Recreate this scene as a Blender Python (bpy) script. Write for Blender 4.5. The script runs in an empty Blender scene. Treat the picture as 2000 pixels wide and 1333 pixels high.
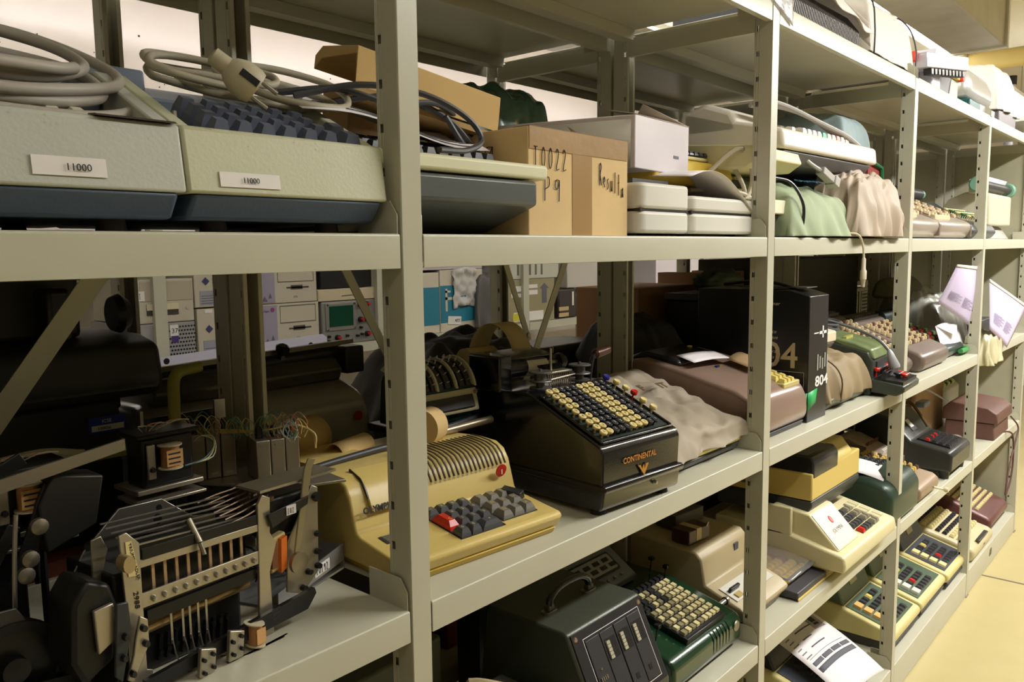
import bpy, math, random
from mathutils import Vector, Matrix, noise
PI = math.pi
S = bpy.context.scene
COL = S.collection
random.seed(7)

# ---------------------------------------------------------------- camera
cam_d = bpy.data.cameras.new('camera')
cam_d.sensor_width = 36.0
cam_d.lens = 1597.18 / 2000 * 36.0
cam_d.clip_start = 0.02
cam = bpy.data.objects.new('camera', cam_d); COL.objects.link(cam)
def cam_matrix(yaw, pit, rol, loc):
    cy, sy, cp, sp = math.cos(yaw), math.sin(yaw), math.cos(pit), math.sin(pit)
    F = Vector((sy*cp, cy*cp, sp)); R = Vector((cy, -sy, 0)); U = R.cross(F)
    c, s = math.cos(rol), math.sin(rol)
    R2 = c*R + s*U; U2 = -s*R + c*U
    m = Matrix((R2, U2, -F)).transposed().to_4x4(); m.translation = loc
    return m
cam.matrix_world = cam_matrix(0.854335, -0.11121, -0.011885, (-0.66431, -0.716677, 1.4386))
S.camera = cam
S.view_settings.view_transform = 'Standard'
S.view_settings.look = 'None'
S.view_settings.gamma = 1.0
S.view_settings.use_curve_mapping = False
S.view_settings.exposure = 0.68

# ---------------------------------------------------------------- world and lamps
wd = bpy.data.worlds.new('world'); S.world = wd; wd.use_nodes = True
wd.node_tree.nodes['Background'].inputs[0].default_value = (0.95, 0.93, 0.85, 1)
wd.node_tree.nodes['Background'].inputs[1].default_value = 0.05

def area(name, loc, sx, sy, power, col, rot=(0, 0, 0)):
    d = bpy.data.lights.new(name, 'AREA'); d.shape = 'RECTANGLE'; d.size = sx; d.size_y = sy
    d.energy = power; d.color = col
    o = bpy.data.objects.new(name, d); COL.objects.link(o); o.location = loc; o.rotation_euler = rot
    return o
LAMP = (1.0, 0.985, 0.955)
# the aisle's row of ceiling fluorescents (parallel to the racks) and the row above the racks
AISLE = [(-0.55, 1.5), (1.45, 24), (2.9, 38), (4.4, 38), (6.2, 30)]
for x, p in AISLE:
    area('aisle_fluorescent', (x, -1.12, 2.46), 1.2, 0.14, p, LAMP)
TOPS = [(-0.9, 5), (0.75, 5), (2.4, 7), (4.05, 7), (5.7, 7)]
for x, p in TOPS:
    area('rack_top_fluorescent', (x, 0.465, 2.40), 1.25, 0.10, p, LAMP)

FAR = [(0.3, 15), (2.0, 13), (3.7, 11)]
for x, p in FAR:
    area('second_aisle_light', (x, 1.75, 2.58), 1.3, 0.10, p, (1, .97, .97), (.0, 0, 0))
    area('second_aisle_light', (x, 2.08, 2.46), 1.3, 0.06, 1.8, LAMP)  # added fill without a fitting, brightens the far rack

# ---------------------------------------------------------------- materials
_m = {}
def mat(col, rough=0.5, metal=0.0, bump=0.0, scale=60.0, var=0.0, dirt=0.0, coat=0.0, trans=0.0, emit=0.0, alpha=1.0, spec=0.5):
    key = (tuple(col), rough, metal, bump, scale, var, dirt, coat, trans, emit, alpha, spec)
    if key in _m: return _m[key]
    m = bpy.data.materials.new('finish_%02d' % len(_m)); m.use_nodes = True
    nt = m.node_tree; b = nt.nodes['Principled BSDF']
    b.inputs['Base Color'].default_value = (*col, 1)
    b.inputs['Roughness'].default_value = rough; b.inputs['Metallic'].default_value = metal
    b.inputs['Specular IOR Level'].default_value = spec
    if coat: b.inputs['Coat Weight'].default_value = coat; b.inputs['Coat Roughness'].default_value = 0.12
    if trans: b.inputs['Transmission Weight'].default_value = trans
    if alpha < 1: b.inputs['Alpha'].default_value = alpha
    if emit: b.inputs['Emission Color'].default_value = (*col, 1); b.inputs['Emission Strength'].default_value = emit
    tc = nt.nodes.new('ShaderNodeTexCoord')
    def nz(sc, det=3):
        n = nt.nodes.new('ShaderNodeTexNoise'); n.inputs['Scale'].default_value = sc; n.inputs['Detail'].default_value = det
        nt.links.new(tc.outputs['Object'], n.inputs['Vector']); return n
    cur = None
    if var or dirt:
        n = nz(9.0, 4)
        mx = nt.nodes.new('ShaderNodeMix'); mx.data_type = 'RGBA'
        mr = nt.nodes.new('ShaderNodeMapRange'); mr.inputs[1].default_value = 0.3; mr.inputs[2].default_value = 0.7
        nt.links.new(n.outputs['Fac'], mr.inputs[0]); nt.links.new(mr.outputs[0], mx.inputs[0])
        v = var or 0.04
        mx.inputs[6].default_value = (*[c*(1-v) for c in col], 1); mx.inputs[7].default_value = (*[min(1, c*(1+v)) for c in col], 1)
        cur = mx.outputs[2]
    if dirt:
        n = nz(85.0, 5)
        cr = nt.nodes.new('ShaderNodeMapRange'); cr.inputs[1].default_value = 0.68; cr.inputs[2].default_value = 0.74; cr.inputs[4].default_value = dirt
        nt.links.new(n.outputs['Fac'], cr.inputs[0])
        mx2 = nt.nodes.new('ShaderNodeMix'); mx2.data_type = 'RGBA'
        nt.links.new(cr.outputs[0], mx2.inputs[0]); nt.links.new(cur, mx2.inputs[6]); mx2.inputs[7].default_value = (0.05, 0.045, 0.035, 1)
        cur = mx2.outputs[2]
    if cur is not None: nt.links.new(cur, b.inputs['Base Color'])
    if bump:
        n = nz(scale, 4); bp = nt.nodes.new('ShaderNodeBump'); bp.inputs['Strength'].default_value = bump; bp.inputs['Distance'].default_value = 0.002
        nt.links.new(n.outputs['Fac'], bp.inputs['Height']); nt.links.new(bp.outputs[0], b.inputs['Normal'])
    _m[key] = m
    return m
def L(h):                                   # sRGB 0-255 triple -> linear
    return tuple(round(((c/255+0.055)/1.055)**2.4 if c > 10 else c/255/12.92, 4) for c in h)

# ---------------------------------------------------------------- mesh builder
class MB:
    def __init__(s): s.v = []; s.f = []
    def add(s, vs, fs, T=None):
        b = len(s.v)
        s.v += [tuple(T @ Vector(v)) if T is not None else tuple(v) for v in vs]
        s.f += [tuple(b+i for i in f) for f in fs]
        return s
    def box(s, x0, x1, y0, y1, z0, z1, T=None, ti=(0, 0)):
        a, b = ti
        vs = [(x0, y0, z0), (x1, y0, z0), (x1, y1, z0), (x0, y1, z0), (x0+a, y0+b, z1), (x1-a, y0+b, z1), (x1-a, y1-b, z1), (x0+a, y1-b, z1)]
        return s.add(vs, [(3, 2, 1, 0), (4, 5, 6, 7), (0, 1, 5, 4), (1, 2, 6, 5), (2, 3, 7, 6), (3, 0, 4, 7)], T)
    def prism(s, pr, x0, x1, T=None, inset=0.0):        # pr = [(y, z)] side profile, extruded along x
        n = len(pr)
        area_ = sum(pr[i][0]*pr[(i+1) % n][1]-pr[(i+1) % n][0]*pr[i][1] for i in range(n))
        if area_ < 0: pr = pr[::-1]
        vs = [(x0, y, z) for y, z in pr] + [(x1, y, z) for y, z in pr]
        fs = [tuple(range(n-1, -1, -1)), tuple(range(n, 2*n))] + [(i, (i+1) % n, n+(i+1) % n, n+i) for i in range(n)]
        return s.add(vs, fs, T)
    def plan(s, pl, z0, z1, T=None):                    # pl = [(x, y)] outline, extruded up
        n = len(pl)
        a_ = sum(pl[i][0]*pl[(i+1) % n][1]-pl[(i+1) % n][0]*pl[i][1] for i in range(n))
        if a_ < 0: pl = pl[::-1]
        vs = [(x, y, z0) for x, y in pl] + [(x, y, z1) for x, y in pl]
        fs = [tuple(range(n-1, -1, -1)), tuple(range(n, 2*n))] + [(i, (i+1) % n, n+(i+1) % n, n+i) for i in range(n)]
        return s.add(vs, fs, T)
    def front(s, pl, y0, y1, T=None):                   # pl = [(x, z)] outline, extruded in depth
        return s.plan([(x, -z) for x, z in pl], y0, y1, (T if T is not None else Matrix()) @ Matrix(((1,0,0,0),(0,0,1,0),(0,-1,0,0),(0,0,0,1))))
    def lathe(s, pr, n=20, T=None):                     # pr = [(r, z)]
        vs = []; fs = []
        for r, z in pr:
            for k in range(n):
                a = 2*PI*k/n; vs.append((r*math.cos(a), r*math.sin(a), z))
        for i in range(len(pr)-1):
            for k in range(n): fs.append((i*n+k, i*n+(k+1) % n, (i+1)*n+(k+1) % n, (i+1)*n+k))
        fs.append(tuple(range(n-1, -1, -1))); m_ = (len(pr)-1)*n; fs.append(tuple(range(m_, m_+n)))
        return s.add(vs, fs, T)
    def cyl(s, a, b, r, n=12, r2=None):
        a = Vector(a); b = Vector(b); d = b-a
        T = Matrix.Translation(a) @ d.to_track_quat('Z', 'Y').to_matrix().to_4x4()
        return s.lathe([(r, 0), (r2 if r2 is not None else r, d.length)], n, T)
    def tube(s, pts, r, n=8, sub=6, closed=False, T=None):
        P = [Vector(p) for p in pts]; out = []
        m_ = len(P)
        for i in range(m_ if closed else m_-1):
            p0 = P[(i-1) % m_] if closed or i > 0 else P[0]*2-P[1]; p1 = P[i]; p2 = P[(i+1) % m_]
            p3 = P[(i+2) % m_] if closed or i+2 < m_ else P[-1]*2-P[-2]
            for k in range(sub):
                t = k/sub
                out.append(0.5*((2*p1)+(p2-p0)*t+(2*p0-5*p1+4*p2-p3)*t*t+(3*p1-p0-3*p2+p3)*t**3))
        if not closed: out.append(P[-1])
        vs = []; fs = []; N = len(out); up = None
        for i, p in enumerate(out):
            d = (out[(i+1) % N]-out[i-1]) if closed else (out[min(i+1, N-1)]-out[max(i-1, 0)])
            if d.length < 1e-9: d = Vector((0, 0, 1))
            d.normalize()
            if up is None: up = Vector((0, 0, 1)) if abs(d.z) < .9 else Vector((1, 0, 0))
            a = d.cross(up).normalized(); up = a.cross(d).normalized()
            for k in range(n):
                t = 2*PI*k/n; vs.append(p+(a*math.cos(t)+up*math.sin(t))*r)
        for i in range(N if closed else N-1):
            j = (i+1) % N
            for k in range(n): fs.append((i*n+k, j*n+k, j*n+(k+1) % n, i*n+(k+1) % n))
        if not closed: fs.append(tuple(range(n))); fs.append(tuple(range(N*n-1, N*n-n-1, -1)))
        return s.add(vs, fs, T)
    def grid(s, fn, nu, nv, T=None):                    # open surface fn(u, v) -> point
        vs = [fn(i/nu, j/nv) for i in range(nu+1) for j in range(nv+1)]
        fs = [(i*(nv+1)+j, (i+1)*(nv+1)+j, (i+1)*(nv+1)+j+1, i*(nv+1)+j+1) for i in range(nu) for j in range(nv)]
        return s.add(vs, fs, T)
    def build(s, name, m, parent=None, bev=0.0, solid=0.0, seg=2, ang=40, sub=0):
        me = bpy.data.meshes.new(name); me.from_pydata([tuple(v) for v in s.v], [], s.f); me.validate(); me.update()
        me.materials.append(m)
        for p in me.polygons: p.use_smooth = True
        me.set_sharp_from_angle(angle=math.radians(ang))
        o = bpy.data.objects.new(name, me); COL.objects.link(o)
        if parent is not None: o.parent = parent
        if solid:
            q = o.modifiers.new('thickness', 'SOLIDIFY'); q.thickness = solid; q.offset = 0
        if bev:
            q = o.modifiers.new('edges', 'BEVEL'); q.width = bev; q.segments = seg; q.limit_method = 'ANGLE'; q.angle_limit = math.radians(30)
        if sub:
            q = o.modifiers.new('smooth', 'SUBSURF'); q.levels = sub; q.render_levels = sub
        return o

def Tm(loc=(0, 0, 0), rx=0, ry=0, rz=0):
    return Matrix.Translation(loc) @ Matrix.Rotation(rz, 4, 'Z') @ Matrix.Rotation(ry, 4, 'Y') @ Matrix.Rotation(rx, 4, 'X')
def tag(o, label, cat, group=None):
    o['label'] = label; o['category'] = cat
    if group: o['group'] = group
    return o
def thing(name, label, cat, loc=(0, 0, 0), rz=0.0, group=None, rx=0.0, ry=0.0):
    o = bpy.data.objects.new(name, None); COL.objects.link(o); o.location = loc; o.rotation_euler = (rx, ry, rz)
    o.empty_display_size = 0.02
    return tag(o, label, cat, group)
def struct(o): o['kind'] = 'structure'; return o
def copy_part(o, parent=None):
    c = o.copy(); COL.objects.link(c)
    if parent is not None: c.parent = parent
    for ch in list(o.children):
        copy_part(ch, c)
    return c
_tx = {}
def text(body, size, m, parent, loc, rx=PI/2, rz=0.0, name='lettering', ext=0.0002, ry=0.0, align='LEFT', shear=0.0, sx=1.0, T=None, bold=0.0):
    ck_ = (body, size, ext, align, shear, bold)
    if ck_ in _tx:
        me = _tx[ck_].copy()
        me.materials.clear(); me.materials.append(m)
        o = bpy.data.objects.new(name, me); COL.objects.link(o); o.parent = parent
        me.transform((T if T is not None else Tm(loc, rx, ry, rz)) @ Matrix.Diagonal((sx, 1, 1, 1)))
        return o
    cu = bpy.data.curves.new('txt', 'FONT'); cu.body = body; cu.size = size; cu.extrude = ext; cu.align_x = align; cu.shear = shear; cu.offset = bold
    cu.resolution_u = 3
    t = bpy.data.objects.new('txt', cu); COL.objects.link(t)
    bpy.context.view_layer.update()
    me = bpy.data.meshes.new_from_object(t.evaluated_get(bpy.context.evaluated_depsgraph_get()))
    bpy.data.objects.remove(t)
    _tx[ck_] = me.copy(); _tx[ck_].use_fake_user = False
    me.materials.clear(); me.materials.append(m)
    o = bpy.data.objects.new(name, me); COL.objects.link(o); o.parent = parent
    if T is not None: me.transform(T @ Matrix.Diagonal((sx, 1, 1, 1)))
    else: me.transform(Tm(loc, rx, ry, rz) @ Matrix.Diagonal((sx, 1, 1, 1)))
    return o
def strokes(lines, r, m, parent, T, name='handwriting'):
    b = MB()
    for ln in lines: b.tube([(x, y, 0.0002) for x, y in ln], r, n=5, sub=3, T=T)
    return b.build(name, m, parent)
def rrect(w, d, r, n=4, cx=0, cy=0):
    out = []
    for sx, sy, a0 in ((1, 1, 0), (-1, 1, PI/2), (-1, -1, PI), (1, -1, 1.5*PI)):
        for k in range(n+1):
            a = a0+PI/2*k/n; out.append((cx+sx*(w/2-r)+r*math.cos(a), cy+sy*(d/2-r)+r*math.sin(a)))
    return out
def arc(cx, cy, r, a0, a1, n=6):
    return [(cx+r*math.cos(math.radians(a0+(a1-a0)*k/n)), cy+r*math.sin(math.radians(a0+(a1-a0)*k/n))) for k in range(n+1)]

# ---- key field: individual key children laid out on a sloping plane of the machine's own frame
_keymesh = {}
def key_mesh(kind, sx, sy, h, m):
    k = (kind, sx, sy, h, m.name)
    if k in _keymesh: return _keymesh[k]
    b = MB()
    if kind == 'cap':                                   # moulded key cap, tapered
        b.box(-sx/2, sx/2, -sy/2, sy/2, 0, h*.45, ti=(sx*.06, sy*.06)); b.box(-sx*.44, sx*.44, -sy*.44, sy*.44, h*.45, h, ti=(sx*.16, sy*.16))
    elif kind == 'square':
        b.box(-sx/2, sx/2, -sy/2, sy/2, 0, h, ti=(sx*.05, sy*.05))
    elif kind == 'round':                               # button on a stem
        b.lathe([(sx*.13, 0), (sx*.13, h*.62), (sx*.44, h*.64), (sx*.5, h*.74), (sx*.5, h*.92), (sx*.42, h), (sx*.3, h*.97)], 14)
    elif kind == 'oval':
        b.lathe([(sx*.42, 0), (sx*.5, h*.3), (sx*.5, h*.8), (sx*.4, h)], 14, Matrix.Diagonal((1, sy/sx, 1, 1)))
    me = bpy.data.meshes.new('key'); me.from_pydata([tuple(v) for v in b.v], [], b.f); me.materials.append(m)
    for p in me.polygons: p.use_smooth = True
    me.set_sharp_from_angle(angle=math.radians(35)); me.update()
    _keymesh[k] = me
    return me
def keys(parent, o, tilt, nx, ny, px, py, kind, sx, sy, h, mfn, name='key', skip=(), step=0.0, rz=0.0, jit=0.0):
    """o = origin (front-left) in parent's frame, rows rise to the back with slope tilt; mfn(i, j) -> material"""
    R = Matrix.Rotation(rz, 4, 'Z') @ Matrix.Rotation(tilt, 4, 'X')
    out = {}
    for j in range(ny):
        for i in range(nx):
            if (i, j) in skip: continue
            mm = mfn(i, j) if callable(mfn) else mfn
            if mm is None: continue
            ob = bpy.data.objects.new(name, key_mesh(kind, sx, sy, h, mm)); COL.objects.link(ob); ob.parent = parent
            p = Vector(o) + R @ Vector((i*px, j*py, j*step+(random.uniform(-jit, jit) if jit else 0)))
            ob.matrix_local = Matrix.Translation(p) @ R
            out[(i, j)] = ob
    return out
def noisef(p, s=1.0, seed=0.0): return noise.noise(Vector((p[0]*s+seed, p[1]*s+seed*.7, p[2]*s-seed)))

# common finishes
M_RACK = mat(L((185, 182, 162)), 0.34, 0.0, 0.03, 300, 0.02)
M_RACKIN = mat(L((172, 168, 143)), 0.30, 0.0, 0.03, 300, 0.03)
M_BLACK = mat((0.008, 0.008, 0.009), 0.35)
M_RUBBER = mat((0.012, 0.011, 0.010), 0.7)
M_STEEL = mat(L((170, 165, 155)), 0.32, 0.9, 0.05, 90, 0.10)
M_CHROME = mat(L((200, 200, 200)), 0.15, 1.0)
M_PAPER = mat(L((228, 222, 222)), 0.8, 0, 0, 60, 0.015)
M_INK = mat((0.01, 0.01, 0.015), 0.7)
M_INKGREY = mat((0.12, 0.12, 0.14), 0.8)
M_CARD = mat(L((210, 180, 128)), 0.85, 0, 0.08, 90, 0.05)
M_CREAMKEY = mat(L((222, 208, 150)), 0.4)
M_WHITEKEY = mat(L((215, 210, 195)), 0.4)
M_DARKKEY = mat((0.025, 0.025, 0.03), 0.35)
M_REDKEY = mat(L((190, 30, 20)), 0.35)
M_CABLEG = mat(L((168, 160, 148)), 0.5)
M_CABLED = mat((0.035, 0.036, 0.04), 0.45)
M_TAPE = mat(L((160, 126, 78)), 0.3, 0, 0.1, 50, 0.08)
M_TAG = mat(L((225, 220, 215)), .6)
# ================================================================ the room
Z2, Z3, Z4, Z5 = 1.4585, 1.0054, 0.5725, 0.102
DF, RB, RD = 0.384, 0.391, 0.783          # depth of front rack; rear rack from RB to RD
W_ = 0.031
b = MB(); b.box(-1.6, 9, -3.2, 2.85, -0.1, 0)
fl_m = mat(L((184, 170, 122)), 0.35, 0, 0.02, 20, 0.03)
struct(b.build('floor', fl_m))
b = MB(); b.box(-1.6, 9, -3.2, 2.85, 2.8, 2.88)
struct(b.build('ceiling', mat(L((235, 228, 210)), 0.9)))
b = MB(); b.box(-1.6, 9, 2.75, 2.85, 0, 2.8)
wall_m = mat(L((234, 226, 224)), 0.9, 0, 0.02, 40, 0.0, 0.0)
struct(b.build('wall_back', wall_m))
b = MB(); b.box(-1.6, 9, -3.3, -3.2, 0, 2.8); struct(b.build('wall_front', mat(L((110, 104, 88)), 0.9)))
b = MB(); b.box(-1.7, -1.6, -3.2, 2.75, 0, 2.8); struct(b.build('wall_left', mat(L((150, 142, 120)), 0.9)))
b = MB(); b.box(9, 9.1, -3.2, 2.75, 0, 2.8); struct(b.build('wall_right', wall_m))
# expansion joint across the floor and a dark threshold in the distance
b = MB(); b.box(3.262, 3.274, -3.2, 0.0, 0.0, 0.0012); struct(b.build('trim_1', mat(L((105, 95, 80)), 0.6)))
# specks on the back wall
b = MB()
for k in range(60):
    x = random.uniform(.4, 3.0); z = random.uniform(1.9, 2.6); r = random.uniform(.0016, .0042)
    b.box(x-r, x+r, 2.7488, 2.7504, z-r, z+r)
b = b.build('trim_2', mat((0.06, 0.05, 0.04), .8)); struct(b)

# fluorescent fittings
def batten(x, y, z, ln, label, grp):
    t = thing('fluorescent_lamp', label, 'ceiling lamp', (x, y, z), 0, grp)
    b = MB(); b.prism([(-.05, .03), (-.03, .075), (.03, .075), (.05, .03)], -ln/2, ln/2); b.build('housing', mat(L((235, 235, 230)), .5), t)
    b = MB(); b.cyl((-ln/2+.02, 0, .018), (ln/2-.02, 0, .018), .013, 12); b.build('tube', mat((1, .97, .9), .5, emit=9.0), t)
    for x_ in (-ln/2, ln/2-.02):
        b = MB(); b.box(x_, x_+.02, -.016, .016, 0, .04); b.build('end_cap', M_WHITEKEY, t)
    for s_ in (-1, 1):
        b = MB(); b.cyl((s_*ln*.35, 0, .075), (s_*ln*.35, 0, 2.8-z), .004, 8); b.build('hanger', M_STEEL, t)
for x, p in AISLE: batten(x, -1.12, 2.48, 1.5, 'fluorescent lamp hanging under the ceiling over the aisle', 'aisle lamps')
for x, p in TOPS: batten(x, .465, 2.42, 1.62, 'fluorescent strip lamp glowing above the racks beside the metal duct', 'lamps above the racks')
for x, p in FAR: batten(x, 1.75, 2.6, 1.5, 'fluorescent lamp above the cable tray in the aisle behind the racks', 'lamps of the second aisle')
t = thing('light_shield', 'steel cable tray hanging under the lamps of the second aisle', 'cable tray', (0, 0, 2.485))  # unseen tray added to keep lamplight off the lower back wall
b = MB(); b.box(-1.5, 8.5, 1.5, 2.06, 0, .003); b.build('shield_bottom', M_STEEL, t)
b = MB(); b.box(-1.5, 8.5, 2.057, 2.06, .003, .008); b.build('shield_side', M_STEEL, t)
b = MB(); b.box(-1.5, 8.5, 1.5, 1.503, .003, .03); b.build('shield_side', M_STEEL, t)
for x in (-.5, 1.5, 3.5, 5.5):
    b = MB(); b.cyl((x, 1.56, .003), (x, 1.56, .31), .006, 8); b.build('hanger', M_STEEL, t)
# galvanised duct over the rack tops
t = thing('ventilation_duct', 'galvanised sheet metal duct hanging above the racks at top right', 'duct', (0, 0, 2.4))
b = MB(); b.box(-1.2, 4.04, .165, .405, 0, .27); b.build('duct_body', mat(L((150, 143, 120)), .28, .75, .12, 7, .12), t, bev=.002)
b = MB(); b.box(4.04, 4.075, .155, .415, -.006, .28); b.build('end_flange', mat(L((190, 185, 165)), .35, .6), t)
b = MB()
for k in range(6): b.box(2.7, 3.4, .1635, .1655, .10+k*.022, .112+k*.022)
b.build('air_grille', mat(L((120, 118, 130)), .5), t)
for x in (0., 1.6, 3.2):
    b = MB(); b.box(x, x+.02, .17, .40, .27, .40); b.build('hanger', M_STEEL, t)
t = thing('insulated_pipe', 'cream insulated pipe crossing under the ceiling at far right', 'pipe', (4.4, 0, 2.41))
b = MB(); b.cyl((0, .417, 0), (.05, -2.9, 0.0), .05, 20); b.build('pipe', mat(L((214, 190, 120)), .5), t)
b = MB(); b.cyl((0, .45, 0), (0, .40, 0), .058, 20); b.build('end_ring', mat(L((150, 135, 90)), .6), t)

# ================================================================ racks
def post_mesh(ht, flip):
    """C-section, solid face at y=0 (flip -> at y=d facing back); webs with slots"""
    w, d, t = W_, .039, .0016
    b = MB()
    def Y(y): return d-y if flip else y
    def bx(x0, x1, y0, y1, z0=0.0, z1=ht):
        ya, yb = sorted((Y(y0), Y(y1))); b.box(x0, x1, ya, yb, z0, z1)
    bx(0, w, 0, t)
    lip = .007 if flip else .0135
    bx(0, lip, d-t, d); bx(w-lip, w, d-t, d)          # lips
    hy0, hy1 = .0285, .0345
    for x0 in (0, w-t):
        bx(x0, x0+t, t, hy0); bx(x0, x0+t, hy1, d-t)
        if x0: bx(x0, x0+t, hy0, hy1); continue
        z = 0.0; k = 0
        while z < ht:
            zc = .03+.05*k; lo, hi = zc-.005, zc+.005
            bx(x0, x0+t, hy0, hy1, z, min(lo, ht))
            z = hi; k += 1
            if lo > ht: break
    return b
def upright(i, x, label, rear=False, panel=False):
    nm = 'rack_upright_frame'
    y0 = RB if rear else 0.0; y1 = RD if rear else DF
    t = thing(nm, label, 'rack frame', (x-W_, 0, 0))
    for yy, fl in ((y0, False), (y1-.039, True)):
        b = MB(); pm = post_mesh(1.925, fl)
        b.add(pm.v, pm.f, Matrix.Translation((0, yy, 0))); b.build('post', M_RACK, t, bev=.0006, seg=1)
    for z in (1.874, .06):
        b = MB(); b.prism([(y0+.039, z), (y0+.039, z+.04), (y1-.039, z+.04), (y1-.039, z)], .001, .003)
        b.box(.003, .014, y0+.039, y1-.039, z, z+.0016); b.build('side_beam', M_RACK, t)
    if panel:
        b = MB(); b.box(.012, .0136, y0+.004, y1-.004, .03, 1.9); b.build('end_panel', M_RACKIN, t)
    for yy in (y0+.02, y1-.02):
        b = MB(); b.box(-.004, W_+.004, yy-.024, yy+.024, 0, .003); b.build('foot_plate', M_STEEL, t)
    return t
names_ = {-1: 'left of the photographed machines', 0: 'nearest the camera, in front of the yellow calculator', 1: 'beside the black box marked 804', 2: 'second beyond the 804 box', 3: 'beside the lilac papers', 4: 'at the far end of the run'}
for i in range(-1, 5):
    upright(i, float(i), 'beige steel upright frame with slotted posts %s' % names_[i].replace(', in front of the yellow calculator', ''), False, i == 4)
    upright(i, float(i), 'rear rack slotted upright frame behind the one %s' % {0: 'nearest the camera', -1: 'left of the machines'}.get(i, names_[i]), True, i == 4)

def shelf(x0, x1, z, y0, y1, label, h=.04, dz=0.0):
    t = thing('metal_shelf', label, 'shelf', (x0, 0, z))
    w = x1-x0; r = .003
    prof = [(y0+.0005, -h)] + [(y0+.0005, -r)] + [(y0+.0005+r*(1-math.cos(a)), -r+r*math.sin(a)) for a in (PI/6, PI/3, PI/2)] + \
           [(y1-.001, 0), (y1-.001, -h), (y1-.003, -h), (y1-.003, -.0015), (y0+.004, -.0015), (y0+.0025, -.004), (y0+.0025, -h+.001), (y0+.014, -h+.001), (y0+.014, -h)]
    b = MB(); b.prism(prof, 0, w); b.build('shelf_tray', M_RACK, t, bev=.0006, seg=1)
    b = MB(); b.prism([(y1-.07, -.002), (y1-.066, -.024), (y1-.034, -.024), (y1-.03, -.002), (y1-.032, -.002), (y1-.0355, -.0225), (y1-.0645, -.0225), (y1-.068, -.002)], .006, w-.006)
    b.build('stiffener', M_RACK, t)
    for xs in (0.0, w-.0012):
        b = MB()
        b.prism([(y0+.004, -.03), (y0+.004, .022), (y0+.016, .038), (y0+.075, .038), (y0+.075, -.03)], xs, xs+.0012)
        b.build('corner_bracket', M_RACK, t)
    return t
bayn = {-1: 'left of the nearest upright', 0: 'between the nearest upright and the one at the 804 box', 1: 'beyond the 804 box upright', 2: 'second bay beyond the 804 box', 3: 'in the farthest bay'}
levn = {1.93: 'top shelf', Z2: 'eye-level shelf', Z3: 'middle shelf', Z4: 'fourth shelf', Z5: 'bottom shelf'}
for i in range(-1, 4):
    for z in (1.93, Z2, Z3, Z4, Z5):
        hh = .04 if z != Z5 else .098
        shelf(i+.0025, i+1-W_-.003, z, .0, RB-.001, 'beige metal %s %s' % (levn[z], bayn[i]), hh)
RZ3 = 1.025
for i in range(-1, 4):
    for z in (1.93, 1.47, RZ3, .62, Z5):
        shelf(i+.0025, i+1-W_-.003, z, RB, RD, 'rear rack metal %s %s' % ({RZ3: 'middle shelf', .62: 'fourth shelf'}.get(z, levn.get(z)), bayn[i]), .04)

# ================================================================ the second aisle's rack against the back wall, faces this way
FY0, FY1, FZ = 2.1, 2.5, 1.045
for i in range(0, 5):
    x = .72+1.0*i
    t = thing('rack_upright_frame', 'grey upright frame of the far rack against the back wall', 'rack frame', (x-.05, 0, 0), 0, 'far rack frames')
    for y in (FY0, FY1-.04):
        b = MB(); b.box(0, .045, y, y+.04, 0, 1.9); b.build('post', M_RACK, t)
    b = MB(); b.box(.02, .025, FY0+.04, FY1-.04, 1.84, 1.88); b.build('side_beam', M_RACK, t)
for i in range(-1, 5):
    for z in (.5, FZ, 1.50, 1.9):
        t = thing('metal_shelf', 'grey metal shelf of the far rack against the back wall', 'shelf', (.72+i, 0, z), 0, 'far rack shelves')
        b = MB(); b.prism([(FY0, -.04), (FY0, 0), (FY1, 0), (FY1, -.04), (FY1-.003, -.04), (FY1-.003, -.003), (FY0+.003, -.003), (FY0+.003, -.04)], 0, .945); b.build('shelf_tray', M_RACK, t)
# ================================================================ eye-level shelf, left bay: two big desk calculators
def ring_pts(cx, cy, cz, rx, ry, n=10, wob=.006, tilt=0.0, a0=0.0, sweep=2*PI, dz=0.0, seed=0):
    rnd = random.Random(seed); out = []
    for k in range(n):
        a = a0+sweep*k/(n if sweep >= 2*PI-1e-6 else n-1)
        out.append((cx+rx*math.cos(a)+rnd.uniform(-wob, wob), cy+ry*math.sin(a)+rnd.uniform(-wob, wob), cz+tilt*math.sin(a)*ry+dz*k/n+rnd.uniform(-wob, wob)*.4))
    return out
def big_calc(x, w, label, body, base, accent, chip):
    t = thing('desk_calculator', label, 'calculator', (x, .012, Z2), 0)
    b = MB(); b.prism([(.02, .012), (.002, .036), (.36, .036), (.34, .012)], .006, w-.006); b.build('base', base, t, bev=.004)
    b = MB(); b.prism([(0, .036), (.009, .098), (.022, .101), (.05, .088), (.36, .14), (.36, .036)], 0, w); b.build('front_housing', body, t, bev=.003)
    for s_, x0 in (('l', 0), ('r', w-.016)):
        b = MB(); b.prism([(.02, .09), (.022, .1005), (.15, .165), (.33, .19), (.36, .17), (.36, .09)], x0, x0+.016); b.build('side_cheek', body, t, bev=.002)
    b = MB(); b.prism([(.13, .12), (.125, .142), (.30, .186), (.345, .172), (.345, .12)], .018, w-.018)
    b.build('cover_plate', accent, t, bev=.003)
    b = MB(); b.prism([(.25, .17), (.253, .196), (.275, .20), (.29, .18)], .02, .085); b.build('paper_guide', accent, t, bev=.003)
    for fx in (.05, w-.05):
        for fy in (.05, .3):
            b = MB(); b.lathe([(.014, 0), (.012, .013)], 12, Tm((fx, fy, 0))); b.build('foot', mat((.03, .018, .012), .7), t)
    if chip:
        b = MB(); b.prism([(.004, .0985), (.0085, .1008), (.0225, .1022), (.024, .1008)], w-.075, w-.004); b.build('worn_edge', mat((.05, .035, .03), .6, dirt=.3), t)
    return t
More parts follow.
